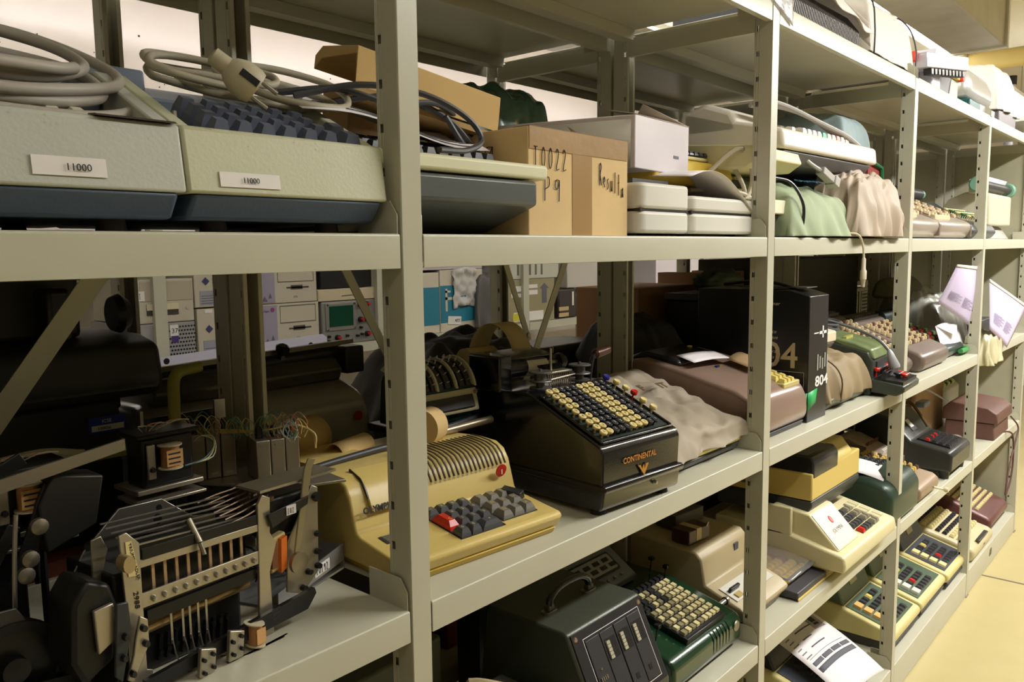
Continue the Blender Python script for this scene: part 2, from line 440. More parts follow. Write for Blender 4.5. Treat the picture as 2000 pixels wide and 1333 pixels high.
M_BG = mat(L((70, 84, 104)), .45, 0, .1, 220, .03)
M_BG2 = mat(L((108, 118, 134)), .45, 0, .05, 220, .03)
MK_BLUE = mat(L((88, 94, 112)), .4); MK_IV = mat(L((205, 200, 180)), .4)
t = big_calc(-.545, .2635, 'light grey desk calculator with blue base, labelled 11000, nearest left edge', mat(L((182, 184, 172)), .5, 0, .15, 260, .02, .25), M_BG, M_BG2, True)
b = MB(); b.box(0, .059, 0, .0008, 0, .016, Tm((.133, -.0002, .0455), -.14, .0, 0)); b.build('paper_label', M_TAG, t)
text('11000', .0085, M_INK, t, (0, 0, 0), T=Tm((.158, -.0012, .050), PI/2-.14, -.0, -.0))
keys(t, (.04, .045, .092), .40, 8, 3, .022, .021, 'cap', .017, .016, .012, MK_IV)
text('Resulta', .016, mat(L((205, 165, 60)), .4, .5), t, (0, 0, 0), T=Tm((.145, .155, .1515), .25))
t = big_calc(-.280, .239, 'greenish beige desk calculator with blue base, labelled 11000, beside upright', mat(L((190, 190, 160)), .5, 0, .12, 260, .02, .35), M_BG, M_BG2, False)
b = MB(); b.box(0, .066, 0, .0008, 0, .0145, Tm((.032, -.0004, .0435), -.14, .0, 0)); b.build('paper_label', M_TAG, t)
text('11000', .0075, M_INK, t, (0, 0, 0), T=Tm((.055, -.0014, .048), PI/2-.14))
keys(t, (.050, .036, .093), .42, 6, 4, .0262, .023, 'cap', .0205, .018, .021, MK_BLUE)
keys(t, (.212, .04, .094), .42, 1, 2, .02, .03, 'cap', .026, .026, .022, MK_BLUE)
b = MB(); b.box(.014, .0175, .048, .053, .09, .118, ti=(.0003, .001)); b.build('lever', mat(L((150, 145, 120)), .4), t)
text('Resulta', .015, mat(L((180, 150, 90)), .4, .5), t, (0, 0, 0), T=Tm((.12, .18, .1605), .25))

# cable coils
t = thing('power_cable', 'thick grey cable coiled on the light grey calculator nearest left edge', 'cable', (-.4, .15, 1.612))
for k, (rx, ry, cx, cy, z) in enumerate([(.125, .088, -.0, -.012, -.012), (.105, .075, -.005, -.005, -.004), (.14, .10, -.02, .015, .016), (.12, .085, -.03, .015, .022)]):
    b = MB(); b.tube(ring_pts(cx, cy, z, rx, ry, 12, .004, .48, seed=k), .0056, 10, 5, closed=True); b.build('coil', M_CABLEG, t)
b = MB(); b.tube([(-.15, -.075, -.02), (-.05, -.085, -.012), (.03, -.07, -.008), (.058, -.05, -.002), (.062, -.046, 0)], .0056, 10); b.build('cable_end', M_CABLEG, t)
t = thing('power_cable', 'pale grey cable with a moulded earthed plug on the greenish beige calculator', 'cable', (-.13, .14, 1.625))
for k, (rx, ry, cx, cy, z) in enumerate([(.105, .035, .03, .03, .005), (.085, .03, -.03, .03, .022), (.09, .045, .06, .02, .015), (.06, .03, -.055, .01, .012), (.10, .03, .0, .05, .012)]):
    b = MB(); b.tube(ring_pts(cx, cy, z, rx, ry, 10, .007, .6, seed=30+k), .0044, 10, 5, closed=True); b.build('coil', mat(L((172, 164, 142)), .5), t)
M_PLUG = mat(L((176, 168, 142)), .5, 0, 0, 60, .06)
pl = MB(); Tq = Tm((-.075, -.095, -.008), 0, .62, -.35) @ Tm((0, 0, 0), 0, PI/2, 0)
pl.lathe([(.004, -.03), (.009, -.028), (.0095, -.012), (.0135, -.008), (.0185, .002), (.019, .016), (.017, .022)], 18, Tq); p = pl.build('plug', M_PLUG, t)
b = MB(); b.box(-.0035, .0035, -.0195, -.0175, -.0, .02, Tq); b.build('slot', M_BLACK, p)
for s_ in (-1, 1):
    b = MB(); b.cyl(Tq @ Vector((s_*.0095, 0, .02)), Tq @ Vector((s_*.0095, 0, .041)), .0023, 10); b.build('pin', M_STEEL, p)

# ---------------------------------------------------------------- behind the upright: keyboard calculator, papers, lid, covers
t = thing('printing_calculator', 'grey based calculator with cream rim and dark keys beside the marked cardboard box', 'calculator', (-.045, .03, Z2), 0)
b = MB(); b.prism([(.10, .006), (.0, .042), (.0, .076), (.33, .076), (.33, .006)], .0, .298); b.build('base', mat(L((74, 78, 74)), .35, 0, .02, 90, .04), t, bev=.005)
b = MB(); b.plan([(0, 0), (.322, 0), (.326, .02), (.326, .33), (0, .33)], .079, .100, Tm((0, 0, 0), .0)); b.build('rim', mat(L((206, 204, 170)), .45), t, bev=.005)
b = MB(); b.prism([(.06, .09), (.06, .104), (.33, .165), (.33, .09)], .02, .31); b.build('keyboard_bed', mat(L((190, 188, 160)), .5), t, bev=.003)
for fx in (.04, .27):
    b = MB(); b.lathe([(.012, 0), (.012, .013)], 12, Tm((fx, .12, 0))); b.lathe([(.012, 0), (.012, .013)], 12, Tm((fx, .3, 0))); b.build('feet', M_RUBBER, t)
keys(t, (.03, .065, .104), .23, 11, 5, .023, .022, 'cap', .019, .018, .014, M_DARKKEY)
keys(t, (.085, .04, .103), .25, 1, 1, .023, .022, 'cap', .026, .02, .018, mat(L((225, 70, 30)), .4))
tq = thing('paper_sheet', 'printed sheet lying under the cables on the dark keys', 'paper', (.03, .10, 1.592))
b = MB(); b.grid(lambda u, v: (-.12+.32*u, .0+.12*v, .012+.038*v+.008*math.sin(6*u)+.004*math.sin(9*v)-.02*u), 14, 6); b.build('sheet', M_PAPER, tq, solid=.0004)
for k in range(6):
    b = MB(); z0 = .014+.0055*k
    b.grid(lambda u, v: (-.05+.22*u, .008+.014*k+.0025*v, .0135+.038*(.008+.014*k)/.12+.008*math.sin(6*(.22+.69*u))+.004*math.sin(9*(.008+.014*k)/.12)-.02*(.22+.69*u)), 12, 1)
    b.build('print_line', M_INKGREY, tq, solid=.0006)
t = thing('black_cable', 'dark grey cables looping over the dark keyed calculator behind the upright', 'cable', (.1, .1, 1.6))
for k, pts in enumerate([[(-.16, .06, .03), (-.08, .03, .05), (0, .0, .045), (.06, -.02, .02), (.08, -.03, -.01), (.03, -.05, -.03), (-.03, -.06, -.035)],
                         [(-.17, .08, .035), (-.1, .05, .045), (-.02, .04, .035), (.06, .04, .045), (.13, .06, .03), (.19, .07, -.005), (.17, .05, -.025), (.12, .04, -.01), (.08, .04, .03)],
                         [(-.1, .1, .03), (.0, .06, .05), (.09, .05, .03), (.15, .05, -.01), (.19, .06, -.03)]]):
    b = MB(); b.tube(pts, .0042, 8, 6); b.build('cable_loop', M_CABLED, t)
# brown lid
t = thing('flat_carton', 'long brown cardboard lid tilted over the calculator behind the upright', 'box', (.05, .17, 1.70), -.12, rx=0.0, ry=.16)
b = MB(); b.prism([(0, -.042), (.002, .012), (.1, .03), (.12, .02), (.12, .0), (.1, .012), (.004, .002)], 0, .255); b.build('lid', mat(L((200, 166, 104)), .8, 0, .05, 80, .03), t, bev=.002)
b = MB(); b.box(.0, .245, .001, .10, -.052, -.044); b.build('lower_flap', mat(L((170, 138, 84)), .85), t)
t = thing('brown_carton', 'dull brown carton end standing behind the nearest upright', 'box', (.045, .30, 1.59), .1)
b = MB(); b.front([(.09, .0), (.10, .1), (.17, .105), (.19, .0)], 0, .06, Tm((0, 0, .0))); b.build('carton', mat(L((158, 128, 84)), .85, 0, .05, 80, .03), t, bev=.002)

def drape(name, label, loc, fn, m, nu=28, nv=28, rz=0, solid=.0016, cat='cover', sub=1):
    t = thing(name, label, cat, loc, rz)
    b = MB(); b.grid(fn, nu, nv); o = b.build('cloth', m, t, solid=solid, sub=sub, ang=180)
    return t, o
def cover_fn(w, d, h, hf=None, fold=.012, seed=0, flare=.0, roundness=.25, hem=.0, slope=0.0):
    """a fitted cloth cover: super-elliptic lid that falls to the shelf on four sides"""
    hf = h if hf is None else hf
    def f(u, v):
        a = (u*2-1); c = (v*2-1)
        def prof(s):                                    # s in -1..1 -> (pos, drop)
            k = abs(s); e = .68
            if k < e: return (s/e*(1-roundness*.35), (k/e)**4*.10)
            q = (k-e)/(1-e); sg = 1 if s > 0 else -1
            return (sg*((1-roundness*.35)+roundness*.35*math.sin(q*PI/2)+flare*q*q), .10+.90*q)
        px, dx = prof(a); py, dy = prof(c)
        drop = max(dx, dy)
        yy = (py*.5+.5)
        top = hf+(h-hf)*min(1, max(0, yy*1.25))
        z = top*(1-drop)+hem*drop
        n1 = noise.noise(Vector((px*3.1+seed, py*3.1, drop*.8+seed*2))); n2 = noise.noise(Vector((px*7+seed, py*7, drop*1.2)))
        amp = fold*(.25+drop)
        x = w/2+px*w/2+n1*amp*(1.4 if dx > .3 else .3)+n2*amp*.5
        y = d/2+py*d/2+n1*amp*(1.4 if dy > .3 else .3)-n2*amp*.4
        z = max(.002, z+n2*fold*.8*(1-drop)+n1*fold*.9*(1-drop)+ (abs(n2)*fold*1.2*drop if hem else 0))
        return (x, y, z)
    return f
M_VINYL = mat(L((28, 82, 62)), .22, 0, .1, 30, .1, coat=.4)
drape('vinyl_cover', 'dark green vinyl cover over a machine behind the marked cardboard box', (.50, .395, 1.47), cover_fn(.26, .20, .305, fold=.022, seed=3), M_VINYL, 30, 30)
# crushed dark-taped box at the rear
t = thing('taped_box', 'long brown and black taped carton on the rear rack behind the white carton', 'box', (.84, .47, 1.47), .0)
b = MB(); b.box(0, .36, 0, .2, .004, .235); b.build('carton', mat(L((120, 92, 68)), .8, 0, 0, 60, .05), t, bev=.002)
for k in range(3):
    b = MB(); b.box(.03+.115*k, .105+.115*k, -.001, .201, .12, .222); b.build('black_print', mat((.02, .02, .02), .6), t)
# marked cardboard box
t = thing('cardboard_box', 'tan cardboard box taped shut and marked P9 in pen', 'box', (.262, .055, Z2), 0)
bw, bd, bh = .262, .28, .158
b = MB(); b.box(0, bw, 0, bd, .0, bh); b.build('carton', M_CARD, t, bev=.0015)
b = MB(); b.box(.106, .158, -.0008, -.0002, .0, bh+.0006); b.box(.106, .158, -.0008, bd, bh+.0002, bh+.0008); b.build('tape_strip', M_TAPE, t)
b = MB(); b.box(.002, bw-.002, -.0012, -.0004, bh-.032, bh+.0008); b.box(.002, bw-.002, -.0012, .03, bh+.0004, bh+.0012); b.build('tape_strip', mat(L((160, 128, 82)), .3, 0, .2, 60, .1), t)
b = MB(); b.box(-.0012, -.0002, .15, .21, 0, bh); b.build('tape_strip', mat(L((110, 82, 58)), .3), t)
b = MB(); b.add([(.14, .02, bh+.001), (.24, .03, bh+.001), (.235, .06, bh+.006), (.16, .05, bh+.02)], [(0, 1, 2, 3)]); b.build('loose_tape', M_TAPE, t, solid=.0005)
HW = lambda *a: strokes(*a)
Tf = Tm((0, -.0015, 0), PI/2)
def glyph(ch):
    G = {'I': [[(0, 0), (.4, 0)], [(.2, 0), (.22, 1)], [(0, 1), (.5, 1)]], '0': [[(.3, 1), (.05, .7), (.05, .2), (.25, 0), (.5, .3), (.5, .8), (.3, 1)]],
         '2': [[(.05, .8), (.25, 1), (.45, .75), (.1, 0), (.55, .02)]], 'P': [[(.1, 0), (.12, 1)], [(-.05, .95), (.5, 1), (.55, .65), (.15, .5)]],
         '9': [[(.5, .9), (.15, .9), (.05, .6), (.35, .55), (.5, .9), (.45, 0)]], 'R': [[(.05, 0), (.1, 1), (.5, .85), (.15, .5), (.55, 0)]], 'e': [[(.05, .25), (.4, .3), (.25, .5), (.05, .25), (.4, 0)]],
         's': [[(.4, .5), (.1, .4), (.35, .15), (.05, 0)]], 'u': [[(.05, .5), (.1, .05), (.35, .1), (.4, .5), (.42, 0)]], 'l': [[(.2, 1), (.15, 0)]], 't': [[(.25, 1), (.2, 0)], [(.05, .6), (.4, .62)]],
         'a': [[(.4, .45), (.1, .3), (.15, 0), (.4, .2), (.42, .45), (.5, 0)]]}
    return G[ch]
def handwrite(s_, x, z, h, w, parent, T, m=M_INK, r=.0007, dz=0.0):
    ls = []
    for k, ch in enumerate(s_):
        for g in glyph(ch): ls.append([(x+w*(k+gx*.9), z+h*gy+dz*k) for gx, gy in g])
    strokes(ls, r, m, parent, T)
handwrite('I0022', .012, .100, .03, .017, t, Tf)
handwrite('P9', .034, .052, .035, .026, t, Tf)
handwrite('Resulta', .178, .082, .034, .0105, t, Tf, dz=-.0028)
handwrite('P9', .0, .11, .026, .036, t, Tm((-.0016, .12, 0), PI/2, 0, -PI/2))
# white carton across the top
t = thing('white_carton', 'long white carton with recycling mark lying across the machines', 'box', (.648, .12, Z2+.128), .0, ry=.02)
b = MB(); b.plan([(0, 0), (.2, 0), (.13, .42), (-.10, .42)], 0, .098); b.build('carton', mat(L((214, 206, 208)), .45, 0, .08, 30, .03), t, bev=.002)
b = MB(); b.add([(.0, 0, .0985), (.2, 0, .0985), (.17, .12, .128), (.01, .07, .115)], [(0, 1, 2, 3)]); b.add([(.2, 0, .098), (.175, .13, .098), (.12, .06, .14)], [(0, 1, 2)]); b.build('open_flap', mat(L((190, 176, 160)), .7), t, solid=.0015)
b = MB(); b.add([(-.0022, .008, .002), (-.0985, .41, .002), (-.0985, .41, .09), (-.0022, .008, .09)], [(3, 2, 1, 0)]); b.build('printed_side', mat(L((168, 160, 140)), .6), t, solid=.001)
for k in range(3):
    a = PI/2+k*2*PI/3; c_ = (-.0145, .05); 
    b = MB(); T_ = Tm((-.0145, .055, .04), PI/2, 0, -1.335)
    b.plan([(.018*math.cos(a-.5), .018*math.sin(a-.5)), (.018*math.cos(a+.3), .018*math.sin(a+.3)), (.022*math.cos(a+.5), .022*math.sin(a+.5)), (.010*math.cos(a+.6), .010*math.sin(a+.6)), (.010*math.cos(a-.5), .010*math.sin(a-.5))], 0, .0008, T_)
    b.build('recycling_arrow', mat((.03, .03, .03), .7), t)
b = MB(); 
for k in range(6): b.box(.14+.0035*k, .1415+.0035*k, -.0006, .0002, .03, .036)
b.build('printed_number', M_INKGREY, t)
# two off-white printers side by side
M_OFFW = mat(L((206, 202, 190)), .45, 0, .05, 300, .02)
def printer(x, w, label, h=.092):
    t = thing('desk_printer', label, 'printer', (x, .035, Z2))
    b = MB(); b.plan(rrect(w, .3, .018, 4, w/2, .15), .006, .044); b.build('lower_case', M_OFFW, t, bev=.006)
    b = MB(); b.plan(rrect(w, .3, .018, 4, w/2, .15), .047, h); b.build('upper_case', M_OFFW, t, bev=.006)
    b = MB(); b.box(.004, w-.004, .004, .296, .043, .048); b.build('seam', M_BLACK, t)
    for fx in (.03, w-.03):
        b = MB(); b.lathe([(.01, 0), (.01, .007)], 10, Tm((fx, .04, 0))); b.build('foot', M_RUBBER, t)
    return t
t = printer(.535, .172, 'off-white rounded machine case between the cardboard box and its twin')
b = MB(); b.box(.02, .14, .03, .2, .093, .101); b.build('lid_slot', mat((.04, .04, .045), .4), t)
t = printer(.711, .268, 'off-white rounded machine case nearest the second upright, printed sheet on top', .076)
t = thing('mustard_machine', 'mustard yellow machine with cream rim squeezed under the white carton', 'calculator', (.72, .13, Z2+.098))
b = MB(); b.prism([(.0, .01), (-.01, .03), (.0, .062), (.22, .07), (.22, .0)], 0, .335); b.build('case', mat(L((204, 172, 62)), .45), t, bev=.010, seg=3)
b = MB(); b.prism([(.02, .066), (.02, .074), (.22, .085), (.22, .07)], .0, .30); b.build('rim', mat(L((222, 210, 150)), .5), t, bev=.003)
b = MB(); b.prism([(.08, .08), (.1, .108), (.2, .108), (.2, .08)], .19, .27); b.build('display_hood', mat((.03, .03, .03), .2), t, bev=.003)
keys(t, (.16, .03, .078), .05, 6, 3, .021, .02, 'cap', .017, .016, .008, M_DARKKEY)
t = thing('black_keyboard', 'black keyboard with cream keys lying behind the looped grey cable', 'keyboard', (.99, .14, Z2+.115), 0)
b = MB(); b.prism([(0, .0), (0, .018), (.15, .03), (.15, .0)], 0, .16); b.build('case', mat((.05, .05, .05), .5), t, bev=.003)
b = MB(); b.prism([(-.01, .0), (-.01, .006), (.16, .006), (.16, .0)], -.01, .17, Tm((0, 0, -.008))); b.build('tray', mat(L((214, 206, 160)), .5), t, bev=.002)
keys(t, (.02, .02, .019), .08, 6, 5, .024, .024, 'cap', .019, .019, .009, lambda i, j: mat(L((200, 120, 50)), .5) if (i+j) % 7 == 0 else M_CREAMKEY if j < 2 else M_DARKKEY)
t = thing('paper_sheet', 'curled printed sheet with dark bands lying on the off-white case', 'paper', (.70, .06, Z2+.098))
b = MB(); f_ = lambda u, v: (.26*u+.03*v, -.03+.15*v, .012+.020*math.sin(PI*1.25*u)-.034*u*u*(1.2-.2*v)+.012*v)
b.grid(f_, 18, 6); b.build('sheet', M_PAPER, t, solid=.0004)
for c in (.36, .42):
    b = MB(); b.grid(lambda u, v: tuple(Vector(f_(c+.025*u, .08+.7*v))+Vector((0, -.0002, .0006))), 2, 5); b.build('printed_band', mat((.12, .11, .12), .7), t, solid=.0003)
t = thing('grey_cable', 'pale grey cable hanging in loops before the black keyboard', 'cable', (.95, .08, Z2+.1))
for pts in ([(-.03, .04, .03), (.0, .0, .075), (.04, -.01, .085), (.08, -.01, .06), (.085, -.01, .01), (.05, .0, -.03), (.0, .02, -.02)],
            [(-.06, .06, .0), (.0, .03, .0), (.06, .0, -.005), (.09, -.01, -.02), (.08, -.01, -.04), (.03, .0, -.05)], [(.075, .03, .06), (.075, 0, .0), (.07, 0, -.06)]):
    b = MB(); b.tube(pts, .005, 8); b.build('cable_loop', mat(L((190, 180, 155)), .5), t)
t = thing('black_case', 'large black case on the rear rack behind the second upright', 'case', (1.12, .44, 1.47))
b = MB(); b.box(0, .62, 0, .3, 0, .29); b.build('case', mat((.014, .014, .015), .4), t, bev=.012)
b = MB(); b.box(.28, .36, -.012, 0, .18, .2); b.build('handle', M_BLACK, t, bev=.003)
t = thing('beige_hood', 'beige rounded machine hood half hidden by the second upright', 'cover', (1.16, .2, Z2+.09))
b = MB(); b.prism([(0, 0), (.0, .06), (.05, .14), (.1, .16), (.16, .15), (.2, 0)], 0, .2); b.build('hood', mat(L((190, 180, 148)), .5), t, bev=.015, seg=3)

# ================================================================ eye-level shelf, second bay
t = thing('desk_calculator', 'cream calculator on a dark grey base at the foot of the second upright', 'calculator', (1.01, .03, Z2))
b = MB(); b.prism([(.03, .004), (.01, .05), (.25, .05), (.25, .004)], 0, .2); b.build('base', mat(L((78, 78, 82)), .4), t, bev=.004)
b = MB(); b.prism([(0, .051), (.003, .082), (.25, .10), (.25, .051)], -.005, .208); b.build('top_case', mat(L((214, 210, 178)), .5), t, bev=.003)
t = thing('black_cable', 'thin black cable hanging down over the cream and dark grey calculator', 'cable', (1.1, .02, Z2))
b = MB(); b.tube([(-.03, .02, .13), (.02, -.002, .12), (.065, -.012, .08), (.068, -.014, .04), (.06, -.01, .006)], .0035, 8); b.build('cable', M_BLACK, t)
t = thing('wedge_keyboard', 'cream wedge shaped keyboard end beneath the white cash machine', 'keyboard', (.99, .035, Z2+.148))
b = MB(); b.prism([(.0, .02), (.01, .045), (.18, .06), (.2, .0), (.03, .0)], 0, .235); b.build('case', mat(L((216, 208, 160)), .5), t, bev=.003)
t = thing('office_machine', 'white office machine with green key and dark base atop the pile of covers', 'calculator', (1.12, .035, Z2+.168), -.03, ry=.0)
b = MB(); b.prism([(.03, .0), (.008, .028), (.26, .034), (.26, .0)], .02, .565); b.build('base', mat(L((84, 82, 84)), .4), t, bev=.006)
b = MB(); b.prism([(.0, .03), (.004, .072), (.03, .08), (.14, .105), (.26, .14), (.27, .03)], 0, .585); b.build('case', mat(L((218, 210, 196)), .4), t, bev=.008, seg=3)
b = MB(); b.prism([(.1, .07), (.13, .125), (.2, .15), (.26, .13), (.26, .07)], .0, .16); b.build('printer_hood', mat(L((210, 202, 188)), .4), t, bev=.012, seg=3)
keys(t, (.2, .05, .085), .2, 10, 3, .03, .028, 'cap', .024, .022, .012, lambda i, j: mat(L((70, 165, 130)), .4) if i == 4 and j == 0 else mat(L((210, 140, 140)), .4) if i == 7 else M_WHITEKEY)
t = thing('grey_cable', 'grey cable bundle lying along the white office machine', 'cable', (1.15, .08, Z2+.26))
for k in range(4):
    b = MB(); b.tube([(0, .02+.01*k, .055-.004*k), (.12, .01+.006*k, .05), (.26, -.01+.008*k, .028+.004*k), (.42, -.02+.008*k, .01), (.5, -.03+.004*k, -.012+.003*k)], .0052, 8); b.build('cable_run', mat(L((165, 160, 155)), .5), t)
t, o = drape('cloth_cover', 'pale green cloth cover with blue lettering sagging beside the cream calculator', (1.12, .01, Z2), cover_fn(.36, .28, .16, .10, fold=.016, seed=11, flare=.10), mat(L((148, 160, 128)), .8, 0, .2, 500, .06), 34, 34)
text('Olympia', .03, mat(L((60, 110, 140)), .7), t, (0, 0, 0), T=Tm((.13, .045, .132), .3, 0, -.25), shear=.3)
t, o = drape('cloth_cover', 'crumpled taupe cloth cover bulging over the shelf edge', (1.47, -.012, Z2), cover_fn(.40, .13, .19, .15, fold=.024, seed=21, flare=.04, roundness=.5), mat(L((158, 142, 122)), .6, 0, .12, 400, .05), 44, 44)
t = thing('office_machine', 'grey blue machine base peeping out under the crumpled taupe cover', 'calculator', (1.36, .02, Z2))
b = MB(); b.prism([(.0, .004), (.0, .035), (.2, .06), (.2, .004)], 0, .3); b.build('base', mat(L((96, 104, 116)), .4), t, bev=.004)
b = MB(); b.prism([(.01, .037), (.01, .05), (.2, .075), (.2, .06)], 0.01, .3); b.build('top', mat(L((150, 190, 210)), .4), t, bev=.004)
t, o = drape('cloth_cover', 'grey blue cloth cover over a tall machine at the third upright', (1.715, .105, Z2), cover_fn(.25, .26, .375, .36, fold=.010, seed=41, roundness=.35), mat(L((140, 158, 160)), .7, 0, .1, 300, .04), 34, 34)
t = thing('flat_case', 'dark green edged case with red panel standing by the third upright', 'case', (1.80, .072, Z2+.003), .0)
b = MB(); b.front([(0, 0), (.14, 0), (.10, .2), (.0, .215)], 0, .022); b.build('panel', mat(L((130, 40, 34)), .8, 0, .3, 120, .15), t)
b = MB(); b.tube([(.145, -.004, 0), (.105, -.004, .203), (.0, -.004, .218)], .007, 8, 1); b.build('green_edging', mat(L((20, 100, 60)), .4), t)
b = MB(); b.tube([(.155, -.002, 0.004), (.118, -.002, .2)], .005, 8, 1); b.build('black_edging', M_BLACK, t)
t = thing('grey_cable', 'grey cable ending in a moulded connector above the taupe cover', 'cable', (1.30, .05, Z2+.175))
b = MB(); b.tube([(-.12, .05, .06), (-.06, .02, .04), (-.0, .0, .005), (.05, -.01, -.012)], .005, 8); b.build('cable', mat(L((165, 160, 150)), .5), t)
b = MB(); Tq = Tm((.05, -.01, -.012), 0, .35, -.1); b.box(0, .06, -.011, .011, -.009, .009, Tq); b.box(.06, .085, -.014, .014, -.012, .012, Tq); b.build('connector', mat(L((170, 165, 158)), .45), t, bev=.002)
t = thing('grey_cable', 'pale cable with a connector hanging down over the shelf front', 'cable', (1.47, -.01, Z2))
b = MB(); b.tube([(-.03, .03, .012), (.0, -.004, .008), (.018, -.012, -.02), (.022, -.014, -.05)], .0028, 8); b.build('cable', mat(L((200, 190, 165)), .5), t)
b = MB(); b.lathe([(.003, 0), (.005, .004), (.0055, .03), (.008, .034), (.008, .055), (.006, .057), (.004, .075)], 12, Tm((.022, -.014, -.05), PI, 0, 0)); b.build('connector', mat(L((205, 195, 172)), .5), t)

# ================================================================ eye-level shelf, third and fourth bays
M_TAUPEM = mat(L((168, 156, 144)), .3, .35, .02, 300, .03)
M_BRKEY = mat(L((120, 90, 66)), .5)
def strip_calc(x, w, label, nx):
    t = thing('strip_calculator', label, 'calculator', (x, .02, Z2), 0, None)
    b = MB(); b.prism([(.02, .004), (.0, .03), (.0, .055), (.03, .072), (.30, .19), (.36, .19), (.36, .004)], 0, w); b.build('case', M_TAUPEM, t, bev=.014, seg=3)
    b = MB(); b.prism([(-.001, .01), (-.002, .05), (.03, .075), (.3, .193), (.3, .01)], w-.022, w-.004); b.build('dark_band', mat(L((108, 92, 80)), .4), t, bev=.002)
    b = MB(); b.prism([(.05, .076), (.05, .084), (.32, .206), (.32, .196)], .03, w-.05); b.build('keyboard_bed', mat(L((96, 74, 56)), .5), t)
    keys(t, (.045, .06, .086), .42, nx, 9, (w-.09)/(nx-1) if nx > 1 else 0, .028, 'cap', .022, .022, .011, lambda i, j: M_BRKEY if (i % 4 == 3) else mat(L((196, 176, 138)), .5))
    b = MB(); b.box(.02, w*.5, .025, .042, .066, .084); b.build('space_bar', mat(L((196, 176, 138)), .5), t, bev=.003)
    return t
strip_calc(2.02, .38, 'taupe metal key calculator beside the third upright, left of its twin', 8)
strip_calc(2.41, .44, 'taupe metal key calculator right of its twin on the eye-level shelf', 9)
t = thing('black_typewriter', 'black typewriter with red and green keys behind the fourth upright', 'typewriter', (2.90, .02, Z2))
b = MB(); b.prism([(.02, .004), (0, .03), (.02, .06), (.14, .09), (.24, .16), (.34, .17), (.34, .004)], 0, .40); b.build('case', mat(L((70, 72, 70)), .4), t, bev=.008)
keys(t, (.05, .04, .075), .35, 9, 5, .036, .022, 'round', .018, .018, .02, lambda i, j: M_REDKEY if (i == 6 and j < 2) else mat(L((60, 110, 60)), .5) if j % 2 else M_CREAMKEY)
b = MB(); b.cyl((.0, .3, .2), (.36, .3, .2), .022, 18); b.build('platen', mat(L((60, 60, 62)), .35), t)
b = MB(); b.cyl((.362, .3, .2), (.39, .3, .2), .02, 14); b.build('platen_knob', mat(L((120, 165, 140)), .45), t)
t = thing('typewriter', 'cream typewriter with green platen knobs in the last bay', 'typewriter', (3.86, .37, Z2), PI)
M_TW = mat(L((206, 198, 172)), .35)
b = MB(); b.prism([(.0, .0), (.0, .06), (.26, .06), (.3, 0)], 0, .45); b.build('base', mat(L((150, 146, 136)), .45), t, bev=.008)
b = MB(); b.prism([(.01, .062), (.02, .08), (.09, .10), (.13, .18), (.2, .21), (.3, .2), (.3, .062)], .0, .45); b.build('case', M_TW, t, bev=.014, seg=3)
b = MB(); b.cyl((-.05, .27, .235), (.50, .27, .235), .021, 18); b.build('platen', mat((.03, .03, .03), .4), t)
b = MB(); b.box(-.06, .52, .24, .25, .2, .235); b.box(.46, .53, .23, .29, .2, .26); b.build('carriage', M_TW, t, bev=.003)
for xx in (-.095, .535):
    b = MB(); b.lathe([(.03, 0), (.034, .006), (.034, .03), (.028, .036)], 18, Tm((xx, .27, .235), 0, PI/2, 0)); b.build('platen_knob', mat(L((120, 168, 142)), .45), t)
b = MB(); b.grid(lambda u, v: (-.02+.46*u, .262+.012*v, .245+.03*v), 2, 2); b.build('paper', M_PAPER, t, solid=.0006)
keys(t, (.05, .015, .075), .25, 10, 4, .034, .02, 'round', .017, .017, .02, lambda i, j: M_REDKEY if i == 0 else M_DARKKEY)
# ================================================================ middle shelf: stripped printing mechanisms in the left bay
M_PLATE = mat(L((150, 142, 126)), .38, .85, .05, 40, .16)
M_PLATE2 = mat(L((178, 170, 152)), .36, .8, .05, 40, .10)
M_DKMET = mat(L((46, 46, 44)), .38, .7, .05, 60, .1)
M_COIL = mat(L((178, 126, 76)), .5, .2, .3, 240, .1)
def bolt(b, x, y, z, r=.004, h=.004, ax='y'):
    if ax == 'y': b.cyl((x, y, z), (x, y-h, z), r, 10, r*.8)
    elif ax == 'x': b.cyl((x, y, z), (x-h, y, z), r, 10, r*.8)
    else: b.cyl((x, y, z), (x, y, z+h), r, 10, r*.8)
t = thing('printer_mechanism', 'stripped metal printer mechanism with screw row and levers, tagged with number labels', 'mechanism', (-.352, .062, Z3), .10)
mech = t
b = MB(); b.front([(0, .004), (.028, .012), (.03, .028), (.022, .03), (.022, .16), (.006, .172), (-.004, .17), (.0, .09)], 0, .003); b.build('left_frame_leg', M_PLATE2, t, bev=.0006)
b = MB(); b.front([(.02, .093), (.20, .113), (.20, .128), (.02, .108)], 0, .003); b.build('screw_bar', M_PLATE2, t, bev=.0006)
b = MB(); b.front([(.02, .134), (.20, .15), (.20, .158), (.02, .142)], 0, .003); b.build('upper_bar', M_PLATE2, t, bev=.0006)
b = MB(); b.front([(.024, .142), (.19, .158), (.19, .169), (.024, .153)], -.001, .002); b.build('type_rail', M_DKMET, t, bev=.0006)
for k in range(11):
    b = MB(); x = .036+.0147*k; b.lathe([(.0036, 0), (.0036, .001), (.0026, .0032), (.0008, .0038)], 12, Tm((x, 0, .1015+.0016*k), PI/2)); b.build('screw', M_STEEL, t)
for k in range(9):
    b = MB(); x = .04+.016*k; b.box(x, x+.004, .006, .008, .108+.0018*k, .14+.0018*k); b.build('divider', mat(L((170, 140, 110)), .4, .5), t)
b = MB(); b.box(.02, .195, .03, .033, .085, .16); b.build('dark_backplate', M_BLACK, t)
